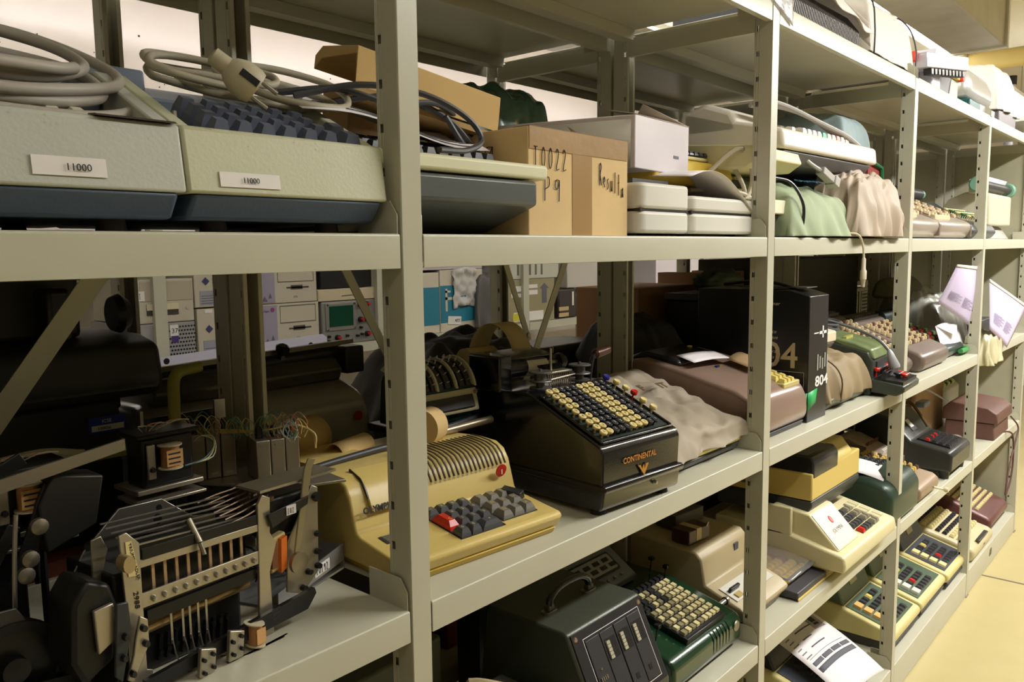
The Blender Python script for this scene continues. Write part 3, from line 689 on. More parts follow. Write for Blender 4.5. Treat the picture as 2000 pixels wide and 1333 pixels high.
b = MB(); b.front([(.186, .02), (.205, .026), (.203, .10), (.212, .13), (.205, .145), (.207, .185), (.198, .19), (.192, .18), (.19, .09)], -.001, .003); b.build('right_frame_leg', M_PLATE2, t, bev=.0006)
for k in range(6):
    b = MB(); y = .004+.009*k; b.box(.02, .19, y, y+.0018, .166+.003*k, .1675+.003*k, Tm((0, 0, 0), 0, -.07)); b.build('type_lever', M_STEEL, t)
for k in range(7):
    b = MB(); y = .0+.01*k; b.tube([(.15, y, .19+.002*k), (.18, y+.002, .196+.002*k), (.212, y+.004, .206+.001*k)], .0011, 6, 3); b.lathe([(.003, 0), (.003, .004)], 8, Tm((.212, y+.004, .206+.001*k))); b.build('spring_hook', mat(L((110, 90, 70)), .45, .7), t)
b = MB(); b.cyl((.1, -.004, .162), (.098, .012, .184), .0042, 10); b.cyl((.1, -.004, .162), (.102, -.008, .15), .003, 8); b.build('tension_pin', M_PLATE, t)
b = MB(); b.front([(-.035, .05), (-.025, .13), (.0, .16), (.05, .20), (.11, .205), (.155, .18), (.19, .18), (.19, .12), (-.03, .03)], .075, .078); b.build('round_backplate', mat(L((140, 138, 130)), .32, .85, .06, 30, .14), t, bev=.0008)
b = MB()
for x, z, r in ((.006, .165, .005), (.105, .195, .004), (.102, .183, .006), (.083, .163, .009), (.094, .165, .003)):
    b.cyl((x, .0745, z), (x, .0755, z), r, 14)
b.build('plate_holes', M_BLACK, t)
b = MB(); b.cyl((.02, .02, .062), (.195, .03, .082), .0062, 14); b.build('platen_shaft', mat(L((165, 140, 100)), .3, .85), t)
for k, (x, sw) in enumerate([(.062, .012), (.078, -.006), (.088, .008), (.10, .003), (.112, .01)]):
    b = MB(); b.box(x, x+.003, .008, .009, .045, .088); b.tube([(x+.001, .007, .05), (x+.004, .004, .03), (x+.008+sw, 0, .0)], .0009, 6, 3); b.build('wire_finger', M_STEEL, t)
b = MB(); b.front([(.03, .088), (.19, .106), (.19, .094), (.03, .076)], .004, .01); b.build('comb_strip', M_DKMET, t)
for k in range(10):
    b = MB(); b.box(.055+.011*k, .0575+.011*k, .03, .036, .03+.002*k, .058+.002*k, Tm((0, 0, 0), 0, .15)); b.lathe([(.003, 0), (.003, .004)], 8, Tm((.06+.011*k, .028, .032+.002*k), PI/2)); b.build('hammer', M_DKMET, t)
b = MB(); b.front([(.01, .012), (.26, .052), (.262, .045), (.25, .03), (.01, -.0), ], -.012, -.006); b.build('lower_bar', M_BLACK, t)
for x, z in ((.075, -.002), (.118, .008)):
    b = MB(); b.front([(x, z), (x+.022, z+.002), (x+.026, z+.03), (x+.004, z+.034)], -.022, -.016); o_ = b.build('clamp_block', M_PLATE2, t, bev=.001)
    for dx, dz in ((.006, .008), (.006, .022), (.019, .012), (.019, .026)):
        b = MB(); bolt(b, x+dx, -.022, z+dz, .0028, .004); b.build('bolt', M_BLACK, o_)
def coil(parent, x, y, z, s=1.0, ax=0):
    b = MB(); T = Tm((x, y, z), 0, 0, ax)
    b.cyl(T @ Vector((0, 0, -.0115*s)), T @ Vector((0, 0, .0115*s)), .0095*s, 16); o = b.build('coil', M_COIL, parent)
    for q in (-1, 1):
        b = MB(); b.lathe([(.0125*s, 0), (.0125*s, .0015)], 16, T @ Tm((0, 0, q*.0122*s))); b.build('coil_flange', mat(L((200, 190, 160)), .5), o)
    b = MB(); b.box(-.009*s, .009*s, -.0101*s, -.0094*s, -.0085*s, .0085*s, T); p = b.build('coil_label', mat(L((196, 150, 92)), .6), o)
    b = MB()
    for k in range(3): b.box(-.007*s, .006*s, -.0105*s, -.0100*s, (.004-.005*k)*s, (.0055-.005*k)*s, T)
    b.build('label_print', M_INK, p)
    return o
coil(t, .168, -.012, .034, 1.0, .2)
b = MB(); b.front([(.15, .012), (.205, .022), (.2, .008), (.15, -.002)], -.02, -.018); b.build('contact_plate', M_PLATE2, t, bev=.0006)
for k in range(5):
    b = MB(); b.tube([(.12, -.016, -.006+.003*k), (.16, -.018, -.004+.004*k), (.21, -.016, .006+.003*k)], .0012, 6, 3); b.build('contact_strip', mat(L((150, 100, 70)), .35, .8), t)
# left relay box of the same mechanism
b = MB(); b.front([(-.075, .04), (-.07, .095), (-.05, .115), (-.02, .105), (-.012, .085), (-.02, .03), (-.06, .015)], .0, .05); b.build('relay_box', M_DKMET, t, bev=.004)
b = MB(); b.front([(-.045, .045), (-.018, .055), (-.022, .09), (-.048, .088)], -.006, -.001); b.build('relay_plate', M_PLATE2, t, bev=.001)
b = MB(); b.front([(-.03, .02), (-.02, .012), (-.004, .06), (-.006, .088), (-.022, .09)], -.012, -.008); b.build('relay_arm', mat(L((60, 64, 66)), .4, .6), t, bev=.001)
b = MB(); b.front([(-.012, .03), (-.004, .026), (.02, .06), (.02, .085), (.01, .09), (.003, .07), (-.002, .052)], -.010, -.006); b.build('link_plate', M_PLATE2, t, bev=.001)
for x, z, y in ((.012, .078, -.01), (.014, .062, -.01), (-.006, .036, -.01), (-.014, .076, -.012), (-.018, .056, -.012)):
    b = MB(); bolt(b, x, y, z, .0042, .005); b.build('bolt', M_BLACK, t)
b = MB(); b.front([(-.05, -.02+.022), (-.02, .004), (-.022, .025), (-.048, .025)], -.004, -.002); b.build('perforated_tab', M_PLATE2, t)
b = MB(); b.lathe([(.0085, 0), (.0085, .014)], 16, Tm((-.004, -.002, .145), PI/2)); b.build('roller', mat(L((180, 160, 120)), .4, .7), t)
b = MB(); b.front([(-.022, .12), (-.012, .115), (.002, .15), (-.006, .165), (-.02, .163)], .03, .033); b.build('upper_arm', M_PLATE, t, bev=.001)
b = MB(); b.front([(.0045, .128), (.019, .128), (.011, .163), (.003, .163)], -.0012, -.0002); p = b.build('paper_tag', mat(L((206, 190, 130)), .6), t)
text('TRIUMPH-ADLER', .0052, M_INK, p, (0, 0, 0), T=Tm((.0065, -.0014, .161), PI/2, 1.32, 0))
text('2988', .009, M_DKMET, t, (0, 0, 0), T=Tm((.010, -.0006, .112), PI/2, 1.5, 0))
# right side train of the same mechanism
b = MB(); b.front([(.205, .15), (.26, .165), (.262, .175), (.2, .168)], -.006, -.003); b.build('dark_arm', M_BLACK, t, bev=.001)
b = MB(); b.box(.226, .243, -.0075, -.0065, .160, .171); p = b.build('number_tag', M_TAG, t); handwrite('I02', .228, .162, .006, .004, p, Tm((0, -.0078, 0), PI/2), M_INKGREY, .0003)
b = MB(); b.front([(.24, .06), (.262, .05), (.285, .07), (.288, .175), (.28, .18), (.245, .12)], .012, .015); b.build('side_plate', M_PLATE2, t, bev=.001)
for x, z in ((.262, .058), (.283, .078), (.283, .096), (.284, .118), (.282, .165), (.27, .075)):
    b = MB(); bolt(b, x, .012, z, .004, .006); b.build('bolt', M_BLACK, t)
b = MB(); b.front([(.243, .1), (.25, .098), (.272, .205), (.278, .215), (.268, .217), (.262, .205)], .0, .003); b.build('long_lever', mat(L((165, 155, 120)), .45, .5, .1, 60, .15), t, bev=.0008)
b = MB(); b.lathe([(.0125, 0), (.0125, .005), (.005, .006)], 20, Tm((.246, 0, .098), PI/2)); b.build('ratchet_wheel', M_PLATE, t)
b = MB(); b.front([(.212, .09), (.238, .094), (.24, .135), (.21, .13)], .01, .03); b.build('solenoid_frame', mat(L((216, 196, 130)), .5), t, bev=.002)
b = MB(); b.front([(.224, .09), (.234, .094), (.236, .132), (.226, .13)], .004, .012); b.build('solenoid_coil', mat(L((230, 120, 40)), .5, 0, .3, 300), t)
b = MB(); b.front([(.207, .10), (.215, .10), (.215, .128), (.207, .127)], .0, .01); b.build('armature', mat(L((120, 70, 40)), .5), t)
b = MB(); b.box(.215, .29, .02, .05, .125, .175); b.build('drive_block', M_DKMET, t, bev=.004)
for k in range(4):
    b = MB(); b.cyl((.225+.02*k, .018, .155+.003*k), (.225+.02*k, .01, .155+.003*k), .006, 12); b.build('roller', M_DKMET, t)
b = MB(); b.box(.20, .31, .006, .05, .192, .195, Tm((0, 0, -.002), 0, -.0)); b.build('cross_plate', M_PLATE2, t)
b = MB(); b.box(.03, .19, .034, .12, .0, .10); b.build('dark_interior_block', M_BLACK, t, bev=.004)  # black block added to stand for the darkness inside the mechanism
b = MB(); b.box(-.01, .02, .01, .10, .0, .13); b.build('dark_side_block', M_DKMET, t, bev=.003)  # dark block added to stand for the darkness behind the left leg
def remap(o, fx, zk, z0, special):
    for c in o.children:
        dz = special.get(c.name.split('.')[0], 0)
        for v in c.data.vertices:
            x = v.co.x; v.co.z -= zk*min(.2, max(0, x))+z0-dz; v.co.z = max(v.co.z, .0008)
            for (a, p), (b_, q) in zip(fx, fx[1:]):
                if x <= b_ or b_ == fx[-1][0]: v.co.x = p+(x-a)/(b_-a)*(q-p); break
        c.data.update()
        for g in c.children:
            for v in g.data.vertices:
                x = v.co.x; v.co.z -= zk*min(.2, max(0, x))+z0-dz
                for (a, p), (b_, q) in zip(fx, fx[1:]):
                    if x <= b_ or b_ == fx[-1][0]: v.co.x = p+(x-a)/(b_-a)*(q-p); break
remap(mech, [(-.08, -.045), (0, .012), (.03, .035), (.19, .165), (.212, .19), (.243, .215), (.288, .265), (.31, .29)], .111, .004,
      {'round_backplate': -.022, 'plate_holes': -.022, 'relay_box': .022, 'relay_plate': .02, 'relay_arm': .02, 'lower_bar': .012, 'clamp_block': .012, 'dark_interior_block': .004, 'coil': .004, 'type_lever': -.012, 'spring_hook': -.026, 'tension_pin': -.012})
# tray with the label
t = thing('parts_tray', 'shallow grey metal tray labelled 10163 holding wiring beside the yellow calculator', 'tray', (-.135, .125, Z3), .34)
b = MB(); b.front([(0, .002), (.142, .012), (.145, .036), (0, .022)], 0, .0015); b.box(0, .143, 0, .11, .0, .003); b.box(.142, .1435, 0, .11, .003, .034); b.box(0, .143, .1085, .11, .003, .034); b.build('tray', mat(L((150, 150, 146)), .4, .5), t)
b = MB(); b.front([(.075, .012), (.108, .014), (.108, .028), (.075, .026)], -.0008, -.0002); p = b.build('number_tag', M_TAG, t); handwrite('I0I63'.replace('6', '9').replace('3', '2'), .078, .015, .010, .0055, p, Tm((0, -.001, 0), PI/2), M_INKGREY, .0004)
rr = random.Random(5)
for k in range(16):
    x = rr.uniform(.02, .12); y = rr.uniform(.02, .09); b = MB()
    b.tube([(x+rr.uniform(-.02, .02), y+rr.uniform(-.02, .02), .01+rr.uniform(0, .045)) for _ in range(5)], rr.uniform(.0008, .002), 6, 3)
    b.build('wire', rr.choice([M_BLACK, M_BLACK, M_DKMET, mat(L((190, 165, 70)), .5)]), t)

# dark mechanism at the left edge
t = thing('printer_mechanism', 'dark stripped mechanism with round fan at the left edge of the middle shelf', 'mechanism', (-.56, .10, Z3), .0)
b = MB(); b.box(.0, .19, .04, .25, .0, .03); b.build('base_plate', M_BLACK, t)
b = MB(); b.front([(.02, .0), (.19, .0), (.18, .03), (.03, .05)], .0, .004); b.build('base_guard', M_DKMET, t)
b = MB(); b.lathe([(.045, 0), (.045, .012), (.036, .014), (.036, .004), (.012, .004), (.012, .016), (.0, .017)], 28, Tm((.135, .02, .05), PI/2)); b.build('fan', M_BLACK, t)
b = MB(); b.front([(.0, .115), (.14, .108), (.15, .09), (.0, .082)], .01, .013); b.build('broad_lever', mat(L((70, 68, 62)), .45, .5), t, bev=.001)
b = MB(); b.front([(.03, .082), (.14, .086), (.12, .062), (.03, .055)], .028, .030); p = b.build('yellow_label', mat(L((200, 180, 50)), .6), t)
text('or in Prod', .009, M_INK, p, (0, 0, 0), T=Tm((.07, .0275, .074), PI/2, .0, 0))
for k, (a, c, w) in enumerate([((.1, .13), (.125, .2), .007), ((.13, .12), (.16, .17), .006), ((.16, .1), (.2, .2), .008), ((.12, .2), (.18, .23), .007), ((.02, .15), (.09, .2), .009)]):
    d = Vector((c[0]-a[0], c[1]-a[1])); n_ = Vector((-d.y, d.x)).normalized()*w
    b = MB(); b.front([(a[0]+n_.x, a[1]+n_.y), (c[0]+n_.x, c[1]+n_.y), (c[0]-n_.x, c[1]-n_.y), (a[0]-n_.x, a[1]-n_.y)], .05+.012*k, .054+.012*k); b.build('lever', M_DKMET, t, bev=.001)
b = MB(); b.tube([(.145, .03, .1), (.148, .03, .15), (.152, .03, .19)], .0022, 8, 2); b.build('rod', M_STEEL, t)
b = MB(); b.front([(.19, .13), (.24, .15), (.25, .2), (.2, .21), (.185, .18)], .07, .11); b.build('side_box', mat(L((52, 50, 46)), .4, .5), t, bev=.002)
b = MB(); b.front([(.06, .19), (.27, .225), (.27, .237), (.06, .205)], .06, .064); b.build('top_rail', M_PLATE, t)
for x, z in ((.175, .17), (.165, .14), (.16, .125)):
    b = MB(); b.lathe([(.008, 0), (.008, .006), (.003, .008)], 14, Tm((x, .045, z), PI/2)); b.build('pivot', M_PLATE, t)
b = MB(); b.box(.0, .18, .1, .2, .03, .17); b.build('dark_core', M_BLACK, t, bev=.004)
def relay_unit(loc, rz, label):
    t = thing('coil_relay', label, 'relay', loc, rz)
    b = MB(); b.box(-.03, .055, .0, .06, .0, .006); b.box(-.03, .055, -.006, .054, -.012, -.008); b.build('mount_plate', M_PLATE2, t, bev=.001)
    b = MB(); b.box(-.02, .045, .004, .045, .006, .066); b.build('relay_body', M_BLACK, t, bev=.003)
    b = MB(); b.box(-.028, .054, .0, .05, .066, .072); b.build('top_strip', M_DKMET, t, bev=.002)
    b = MB(); b.front([(-.018, .018), (-.008, .018), (-.008, .06), (-.018, .06)], -.004, .0); b.build('bracket', M_PLATE2, t, bev=.001)
    b = MB(); bolt(b, -.013, -.004, .03, .0035); b.build('bolt', M_BLACK, t)
    coil(t, .010, -.004, .042, 1.15)
    for k, c in enumerate([(70, 110, 130), (210, 200, 120), (190, 190, 180)]):
        b = MB(); b.tube([(.03, -.002, .026), (.055+.006*k, -.004, .03), (.072, 0, .045+.004*k), (.06, .01, .056), (.05, .012, .05)], .0008, 5, 4); b.build('wire', mat(L(c), .5), t)
    for k in range(5):
        b = MB(); b.tube([(-.01+.004*k, .02, .072), (-.02+.012*k, .01, .082), (-.0+.012*k, .015, .079+.003*(k % 2))], .0007, 5, 3); b.build('wire', mat(L((190, 140, 120)) if k % 2 else L((200, 200, 190)), .5), t)
    b = MB(); b.cyl((.02, .02, -.06), (.022, .02, -.0), .003, 8); b.cyl((0.03, .03, -.12), (.03, .03, 0), .004, 8); b.build('post', M_DKMET, t)
relay_unit((-.385, .20, 1.150), .0, 'orange coil relay with loose wires at the left edge, nearer of two')
relay_unit((-.215, .24, 1.152), .05, 'orange coil relay on a bracket left of the grey relay blocks')
t = thing('wiring_harness', 'bundle taped in yellow running behind the mechanisms on the middle shelf', 'cable', (-.36, .33, 1.14))
b = MB(); b.tube([(-.16, -.02, .01), (-.06, .0, .022), (.02, .0, .04), (.1, .0, .05), (.15, .01, .048)], .0075, 10); b.build('taped_bundle', mat(L((170, 165, 50)), .5, 0, .4, 90, .12), t)
b = MB(); b.tube([(-.16, .01, .01), (-.08, .03, .04), (.04, .03, .058), (.1, .02, .05)], .006, 8); b.build('white_cable', mat(L((190, 185, 165)), .5), t)
b = MB(); b.tube([(.21, .0, .06), (.215, .01, .1), (.225, .02, .135), (.26, .02, .143)], .008, 10); b.build('taped_bundle', mat(L((130, 128, 50)), .5, 0, .4, 90, .12), t)
# relay block bank on its plate
t = thing('relay_bank', 'row of brushed metal relay cans with tangled coloured wires on a plate', 'relay', (-.156, .240, 1.135), -.30)
b = MB(); b.plan([(-.03, .16), (.0, .06), (.10, -.03), (.17, -.035), (.16, .02), (.09, .16)], -.004, 0); b.build('mounting_plate', M_PLATE, t, bev=.001)
for q in ((.12, -.02), (0, .12)):
    b = MB(); b.cyl((*q, -.129), (*q, -.004), .005, 8); b.build('stand_off', M_DKMET, t)
for g, (gx, gy, n, hh) in enumerate([(-.006, .07, 3, .062), (.065, .012, 3, .056)]):
    for k in range(n):
        b = MB(); x = gx+.0195*k; b.box(x, x+.0185, gy, gy+.055, 0, hh); o_ = b.build('relay_can', mat(L((158, 148, 130)), .34, .8, .03, 300, .05), t, bev=.0012)
        b = MB(); b.box(x+.005, x+.0135, gy-.0006, gy, hh-.008, hh-.005); b.box(x+.005, x+.0135, gy-.0006, gy, .005, .008); b.build('clip', M_STEEL, o_)
        b = MB(); b.lathe([(.005, 0), (.005, .012), (.003, .016)], 10, Tm((x+.009, gy+.02, hh))); b.build('terminal', M_BLACK, o_)
rr = random.Random(9)
for k in range(60):
    x = rr.uniform(-.02, .13); y = .09-.55*x+rr.uniform(-.02, .02)+.0; z = .068+rr.uniform(-.006, .006)
    b = MB(); r1 = rr.uniform(.004, .012)
    b.tube([(x, y, z-.012), (x-r1, y, z+.002), (x, y+.004, z+.006+r1*.9), (x+r1, y, z+.002), (x+r1*.4, y-.003, z-.010)], .0006, 5, 3)
    b.build('wire', mat(L(rr.choice([(80, 150, 140), (190, 190, 180), (200, 180, 90), (120, 170, 120), (150, 90, 70)])), .5), t)
for k in range(5):
    b = MB(); b.tube([(-.02, .12, .066), (.03, .07, .062+.001*k), (.08, .03, .066), (.12, .02+.002*k, .07), (.14, .0+.003*k, .06), (.14, -.002, .04+.002*k)], .0013, 6, 4); b.build('wire', mat(L((200, 175, 110)), .5), t)
# dense wiring board at the back left
t = thing('wiring_board', 'upright board covered with a dense mat of dark wires behind the relay cans', 'circuit board', (-.19, .335, 1.05), .0)
b = MB(); b.box(0, .12, .02, .024, 0, .17); b.build('board', M_BLACK, t)
b = MB(); b.box(-.004, .0, .0, .024, 0, .185); b.build('side_rail', M_STEEL, t)
b = MB(); b.box(.1, .116, .0, .004, .13, .185); b.build('side_rail', M_STEEL, t)
for k in range(90):
    x = rr.uniform(.005, .115); z = rr.uniform(.01, .165); b = MB()
    b.tube([(x, .02, z), (x+rr.uniform(-.008, .008), .006, z+rr.uniform(-.005, .008)), (x+rr.uniform(-.014, .014), .018, z+rr.uniform(-.014, .004))], .0007, 4, 3)
    b.build('wire', mat(L(rr.choice([(60, 90, 70), (110, 110, 90), (90, 80, 50), (120, 60, 50), (70, 70, 70)])), .6), t)
b = MB(); b.box(-.06, .2, -.02, .04, -.006, .0); b.cyl((.0, .01, -.045), (.0, .01, -.006), .004, 8); b.cyl((.1, .01, -.045), (.1, .01, -.006), .004, 8); b.build('foot_rail', M_DKMET, t)
t = thing('white_cable', 'beige cable curving up at the bottom left corner of the middle shelf', 'cable', (-.53, .03, Z3))
b = MB(); b.tube([(-.05, .0, .012), (.0, .0, .055), (.04, .0, .058), (.07, .0, .035), (.083, .0, .007)], .0045, 10); b.build('cable', mat(L((170, 160, 140)), .5), t)

# ================================================================ yellow printing calculator
M_YEL = mat(L((206, 182, 108)), .38, 0, .03, 260, .02)
t = thing('printing_calculator', 'large mustard yellow printing calculator with red key standing behind the upright', 'calculator', (0.0, .085, Z3), -.08)
w = .306
prof = [(-.025, .010), (-.035, .028), (-.03, .034), (.06, .047), (.068, .052), (.082, .098), (.092, .113), (.11, .122), (.15, .124), (.295, .114), (.30, .10), (.30, .010)]
b = MB(); b.prism(prof, 0, w); b.build('case', M_YEL, t, bev=.006, seg=3)
b = MB(); b.prism([(-.022, .0), (-.028, .010), (.29, .010), (.285, .0)], .008, w-.008); b.build('base', mat(L((190, 160, 60)), .45), t, bev=.002)
b = MB()
for k in range(20):
    x = .118+.0089*k
    vs = []
    for (y, z) in [(.0735, .0925), (.0815, .1075), (.0925, .118), (.11, .1235), (.135, .1262), (.155, .1262)]: vs += [(x, y, z+.0012), (x+.0032, y, z+.0012)]
    b.add(vs, [(2*i, 2*i+1, 2*i+3, 2*i+2) for i in range(5)])
b.build('vent_slots', mat(L((70, 58, 30)), .7), t, solid=.0012)
b = MB(); b.cyl((.272, .0665, .086), (.272, .0645, .0855), .0105, 24); p = b.build('logo_badge', mat(L((190, 28, 22)), .4), t)
b = MB(); b.box(.2708, .2732, .0636, .0646, .080, .088); b.box(.2708, .2732, .0636, .0646, .0895, .092); b.build('badge_mark', mat(L((220, 200, 150)), .4), p)
text('OLYMPIA', .0125, M_INK, t, (0, 0, 0), T=Tm((.012, .0648, .076), PI/2-.28, 0, 0), bold=.0004)
b = MB(); b.prism([(.066, .075), (.0805, .104), (.094, .118), (.12, .1265), (.121, .1235), (.09, .112), (.072, .078)], .028, .11); b.build('paper_cover', M_YEL, t, bev=.001)
b = MB(); b.prism([(.0745, .0925), (.080, .1045), (.0935, .1185), (.12, .127), (.121, .1235), (.09, .112), (.078, .094)], .0265, .028); b.build('cover_gap', M_BLACK, t)
b = MB(); b.box(.07, .11, .074, .078, .099, .1015); b.build('tear_bar', mat(L((120, 100, 50)), .4), t)
sl = math.atan2(.013, .09)
def ky(x, y): return (x, y, .034+(y+.03)*.1444)
b = MB(); T_ = Tm(ky(.114, -.020), sl)
b.box(0, .085, 0, .098, -.001, .0012, T_); b.build('key_recess', M_BLACK, t)
K1 = mat(L((74, 76, 80)), .35); K2 = mat(L((120, 116, 108)), .35)
def oly(nx, ny, px, py, sx, sy, o, mm, skip=()):
    kk = keys(t, o, sl, nx, ny, px, py, 'cap', sx, sy, .011, mm, skip=skip)
    return kk
kk = oly(4, 4, .0205, .0235, .0185, .021, (ky(.125, -.008)[0], -.008, ky(0, -.008)[2]+.001), K1, skip=((0, 1), (0, 2), (2, 0), (3, 0)))
for (i, j), body in {(1, 3): '7', (2, 3): '8', (3, 3): '9', (1, 2): '4', (2, 2): '5', (3, 2): '6', (1, 1): '1', (2, 1): '2', (3, 1): '3', (0, 0): '0', (1, 0): '0', (0, 3): '-'}.items():
    text(body, .0075, mat(L((200, 190, 120)), .5), kk[(i, j)], (-.0025, -.003, .0112), rx=0)
k_ = keys(t, (.125, .0272, ky(0, .0272)[2]+.001), sl, 1, 1, 1, 1, 'cap', .0185, .044, .012, M_REDKEY)[(0, 0)]; text('C', .008, mat(L((210, 180, 90)), .5), k_, (-.0025, -.01, .0122), rx=0)
k_ = keys(t, (.176, -.008, ky(0, -.008)[2]+.001), sl, 1, 1, 1, 1, 'cap', .039, .021, .011, K1)[(0, 0)]; text('+', .008, mat(L((200, 190, 120)), .5), k_, (-.0025, -.003, .0112), rx=0)
b = MB(); T_ = Tm(ky(.204, -.010), sl); b.box(0, .072, 0, .084, -.001, .0012, T_); b.build('key_recess', mat((.05, .045, .03), .5), t)
kk = oly(3, 3, .0232, .0265, .021, .0245, (.217, .004, ky(0, .004)[2]+.001), K2)
for (i, j), body in zip(kk, '%÷=M×+*#◊'): text(body, .008, mat(L((200, 180, 90)), .5), kk[(i, j)], (-.003, -.003, .0112), rx=0)
b = MB(); T_ = Tm(ky(.27, .062), sl, 0, -.0); b.prism([(-.012, 0), (-.008, .013), (.006, .015), (.012, .0)], -.0, .034, T_ @ Tm((0, 0, 0), 0, 0, -1.2)); b.build('rocker_switch', mat((.02, .022, .022), .4), t, bev=.001)
b = MB(); b.box(0, .022, -.012, .0, -.0005, .001, Tm(ky(.268, .03), sl)); b.build('indicator', mat(L((100, 82, 30)), .4), t)
b = MB(); b.box(.0, .05, .0, .022, -.0004, .0012, Tm(ky(.022, .025), sl)); b.build('control_strip', mat((.03, .03, .03), .4), t)
for k in range(5):
    b = MB(); b.box(.004, .045, .003+.004*k, .0042+.004*k, .0012, .0018, Tm(ky(.022, .025), sl)); b.build('print_line', mat(L((150, 145, 120)), .6), t)
b = MB(); b.prism([(.18, .118), (.18, .128), (.295, .122), (.295, .112)], .0, .10); b.build('rear_hatch', M_YEL, t, bev=.001)
# rolled tally paper
M_ROLL = mat(L((206, 176, 118)), .8, 0, .02, 60, .02)
def curl(loc, rz, r, ln, label, a0=-20, a1=200, cone=0.0):
    t = thing('paper_roll', label, 'paper roll', loc, rz)
    b = MB(); b.grid(lambda u, v: (ln*v, (r*(1+cone*v))*math.cos(math.radians(a0+(a1-a0)*u)), max(.0, r*.35)+(r*(1+cone*v))*math.sin(math.radians(a0+(a1-a0)*u))), 18, 3)
    b.build('paper', M_ROLL, t, solid=.0008)
    return t
curl((.055, .385, 1.126), .35, .026, .075, 'wide curl of tan tally paper leaning on the yellow calculator', -60, 215, .35)
curl((.085, .305, 1.118), .28, .019, .085, 'short curl of tan tally paper lying on the yellow calculator', -35, 185)
t = thing('paper_roll', 'tan tally roll end showing right of the nearest upright', 'paper roll', (.225, .255, 1.151), .3)
b = MB(); b.cyl((0, 0, .0), (.035, 0, 0), .030, 28); b.build('roll', M_ROLL, t)
b = MB(); b.cyl((.035, 0, 0), (.0355, 0, 0), .012, 16); b.build('core', mat(L((120, 96, 60)), .8), t)
t = thing('black_cable', 'thick dark cable lying across the back of the yellow calculator', 'cable', (.0, .30, 1.133))
b = MB(); b.tube([(-.05, -.03, -.018), (.0, -.05, -.003), (.12, -.045, .001), (.2, -.04, .0), (.28, -.03, .004), (.36, -.02, .006), (.42, .01, .0)], .0052, 10); b.build('cable', M_CABLED, t)
# pinwheel calculator
t = thing('pinwheel_calculator', 'dark green pinwheel calculator with number wheels behind the yellow calculator', 'calculator', (.262, .335, 1.116), -.05); t.scale = (1.28, 1.28, 1.28)
b = MB(); b.prism([(-.045, .0), (-.045, .012), (.08, .012), (.08, .0)], -.008, .10); b.build('foot_plate', M_BLACK, t, bev=.004)
prof = [(-.03, .016), (-.038, .04), (-.03, .052)]+[(.005+.04*math.cos(math.radians(a)), .055+.042*math.sin(math.radians(a))) for a in range(170, 10, -20)]+[(.045, .016)]
b = MB(); b.prism(prof, -.012, .095); b.build('drum_case', mat(L((30, 52, 44)), .35, .2, .1, 300), t, bev=.003)
for k in range(8):
    x = -.010+.0126*k
    b = MB(); b.prism([(.005+.0435*math.cos(math.radians(a)), .055+.0455*math.sin(math.radians(a))) for a in range(165, 60, -10)]+[(.005, .07)], x, x+.0085); o_ = b.build('number_wheel', mat((.02, .02, .02), .4), t)
    for q in range(6):
        a = math.radians(155-15*q)
        text(str((q*3+k) % 10), .008, M_TAG, o_, (0, 0, 0), T=Tm((x+.0018, .005+.0437*math.cos(a), .055+.0457*math.sin(a)), a-PI/2+PI/2+PI*0-(0)), name='digit')
for x in (-.013, .022, .056, .09):
    b = MB(); b.prism([(.005+.047*math.cos(math.radians(a)), .055+.049*math.sin(math.radians(a))) for a in range(168, 40, -10)]+[(.005, .08)], x, x+.0035); b.build('divider_arc', mat(L((190, 186, 160)), .4), t)
b = MB(); b.prism([(-.040, .030), (-.0415, .033), (-.034, .062), (-.031, .058)], -.010, .098); b.build('front_plate', mat(L((196, 190, 160)), .4), t, bev=.001)
b = MB(); b.prism([(-.0425, .036), (-.044, .038), (-.038, .054), (-.036, .053)], -.004, .088); p = b.build('result_window', M_BLACK, t)
b = MB(); b.cyl((.0, -.05, .012), (.11, -.052, .016), .0055, 12); b.build('clearing_bar', mat(L((170, 155, 130)), .35, .7), t)
for x in (-.006, .094):
    b = MB(); bolt(b, x, -.036, .056, .003); b.build('screw', M_STEEL, t)

# ================================================================ black full-keyboard adding machine
t = thing('adding_machine', 'black full-keyboard adding machine with paper carriage and crank handle', 'adding machine', (.392, .015, Z3), -.09)
M_ENAM = mat((.006, .006, .007), .16, 0, .12, 320, 0, 0, coat=.6)
w = .21
b = MB(); b.prism([(.006, .01), (.0, .016), (-.004, .045), (.0, .05), (-.002, .105), (.004, .116), (.158, .182), (.175, .186), (.30, .180), (.325, .165), (.33, .01)], 0, w); b.build('body', M_ENAM, t, bev=.008, seg=3)
b = MB(); b.prism([(-.008, .042), (-.0105, .048), (-.008, .054), (.33, .054), (.33, .042)], -.003, w+.003); b.build('belt_moulding', M_ENAM, t, bev=.002)
for x in (.02, w-.02):
    b = MB(); b.lathe([(.014, 0), (.012, .012)], 12, Tm((x, .025, 0))); b.build('foot', M_RUBBER, t)
sl = math.atan2(.066, .154)
def cz(y): return .1165+(y-.004)*.4286
b = MB(); b.box(.012, w-.010, .016, .156, -.0005, .001, Tm((0, 0, cz(0)+.0008), sl)); b.build('keyboard_panel', mat(L((30, 42, 38)), .5), t)
for s_ in ((.008, .0125), (w-.0125, w-.008)):
    b = MB(); b.box(s_[0], s_[1], .010, .162, 0, .0045, Tm((0, 0, cz(0)+.0008), sl)); b.build('panel_rim', M_ENAM, t, bev=.0015)
for s_ in ((.012, .0165), (.158, .164)):
    b = MB(); b.box(.010, w-.010, s_[0]-.004, s_[1]-.004, 0, .004, Tm((0, 0, cz(0)+.0008), sl)); b.build('panel_rim', M_ENAM, t, bev=.0015)
cream = mat(L((226, 206, 140)), .35)
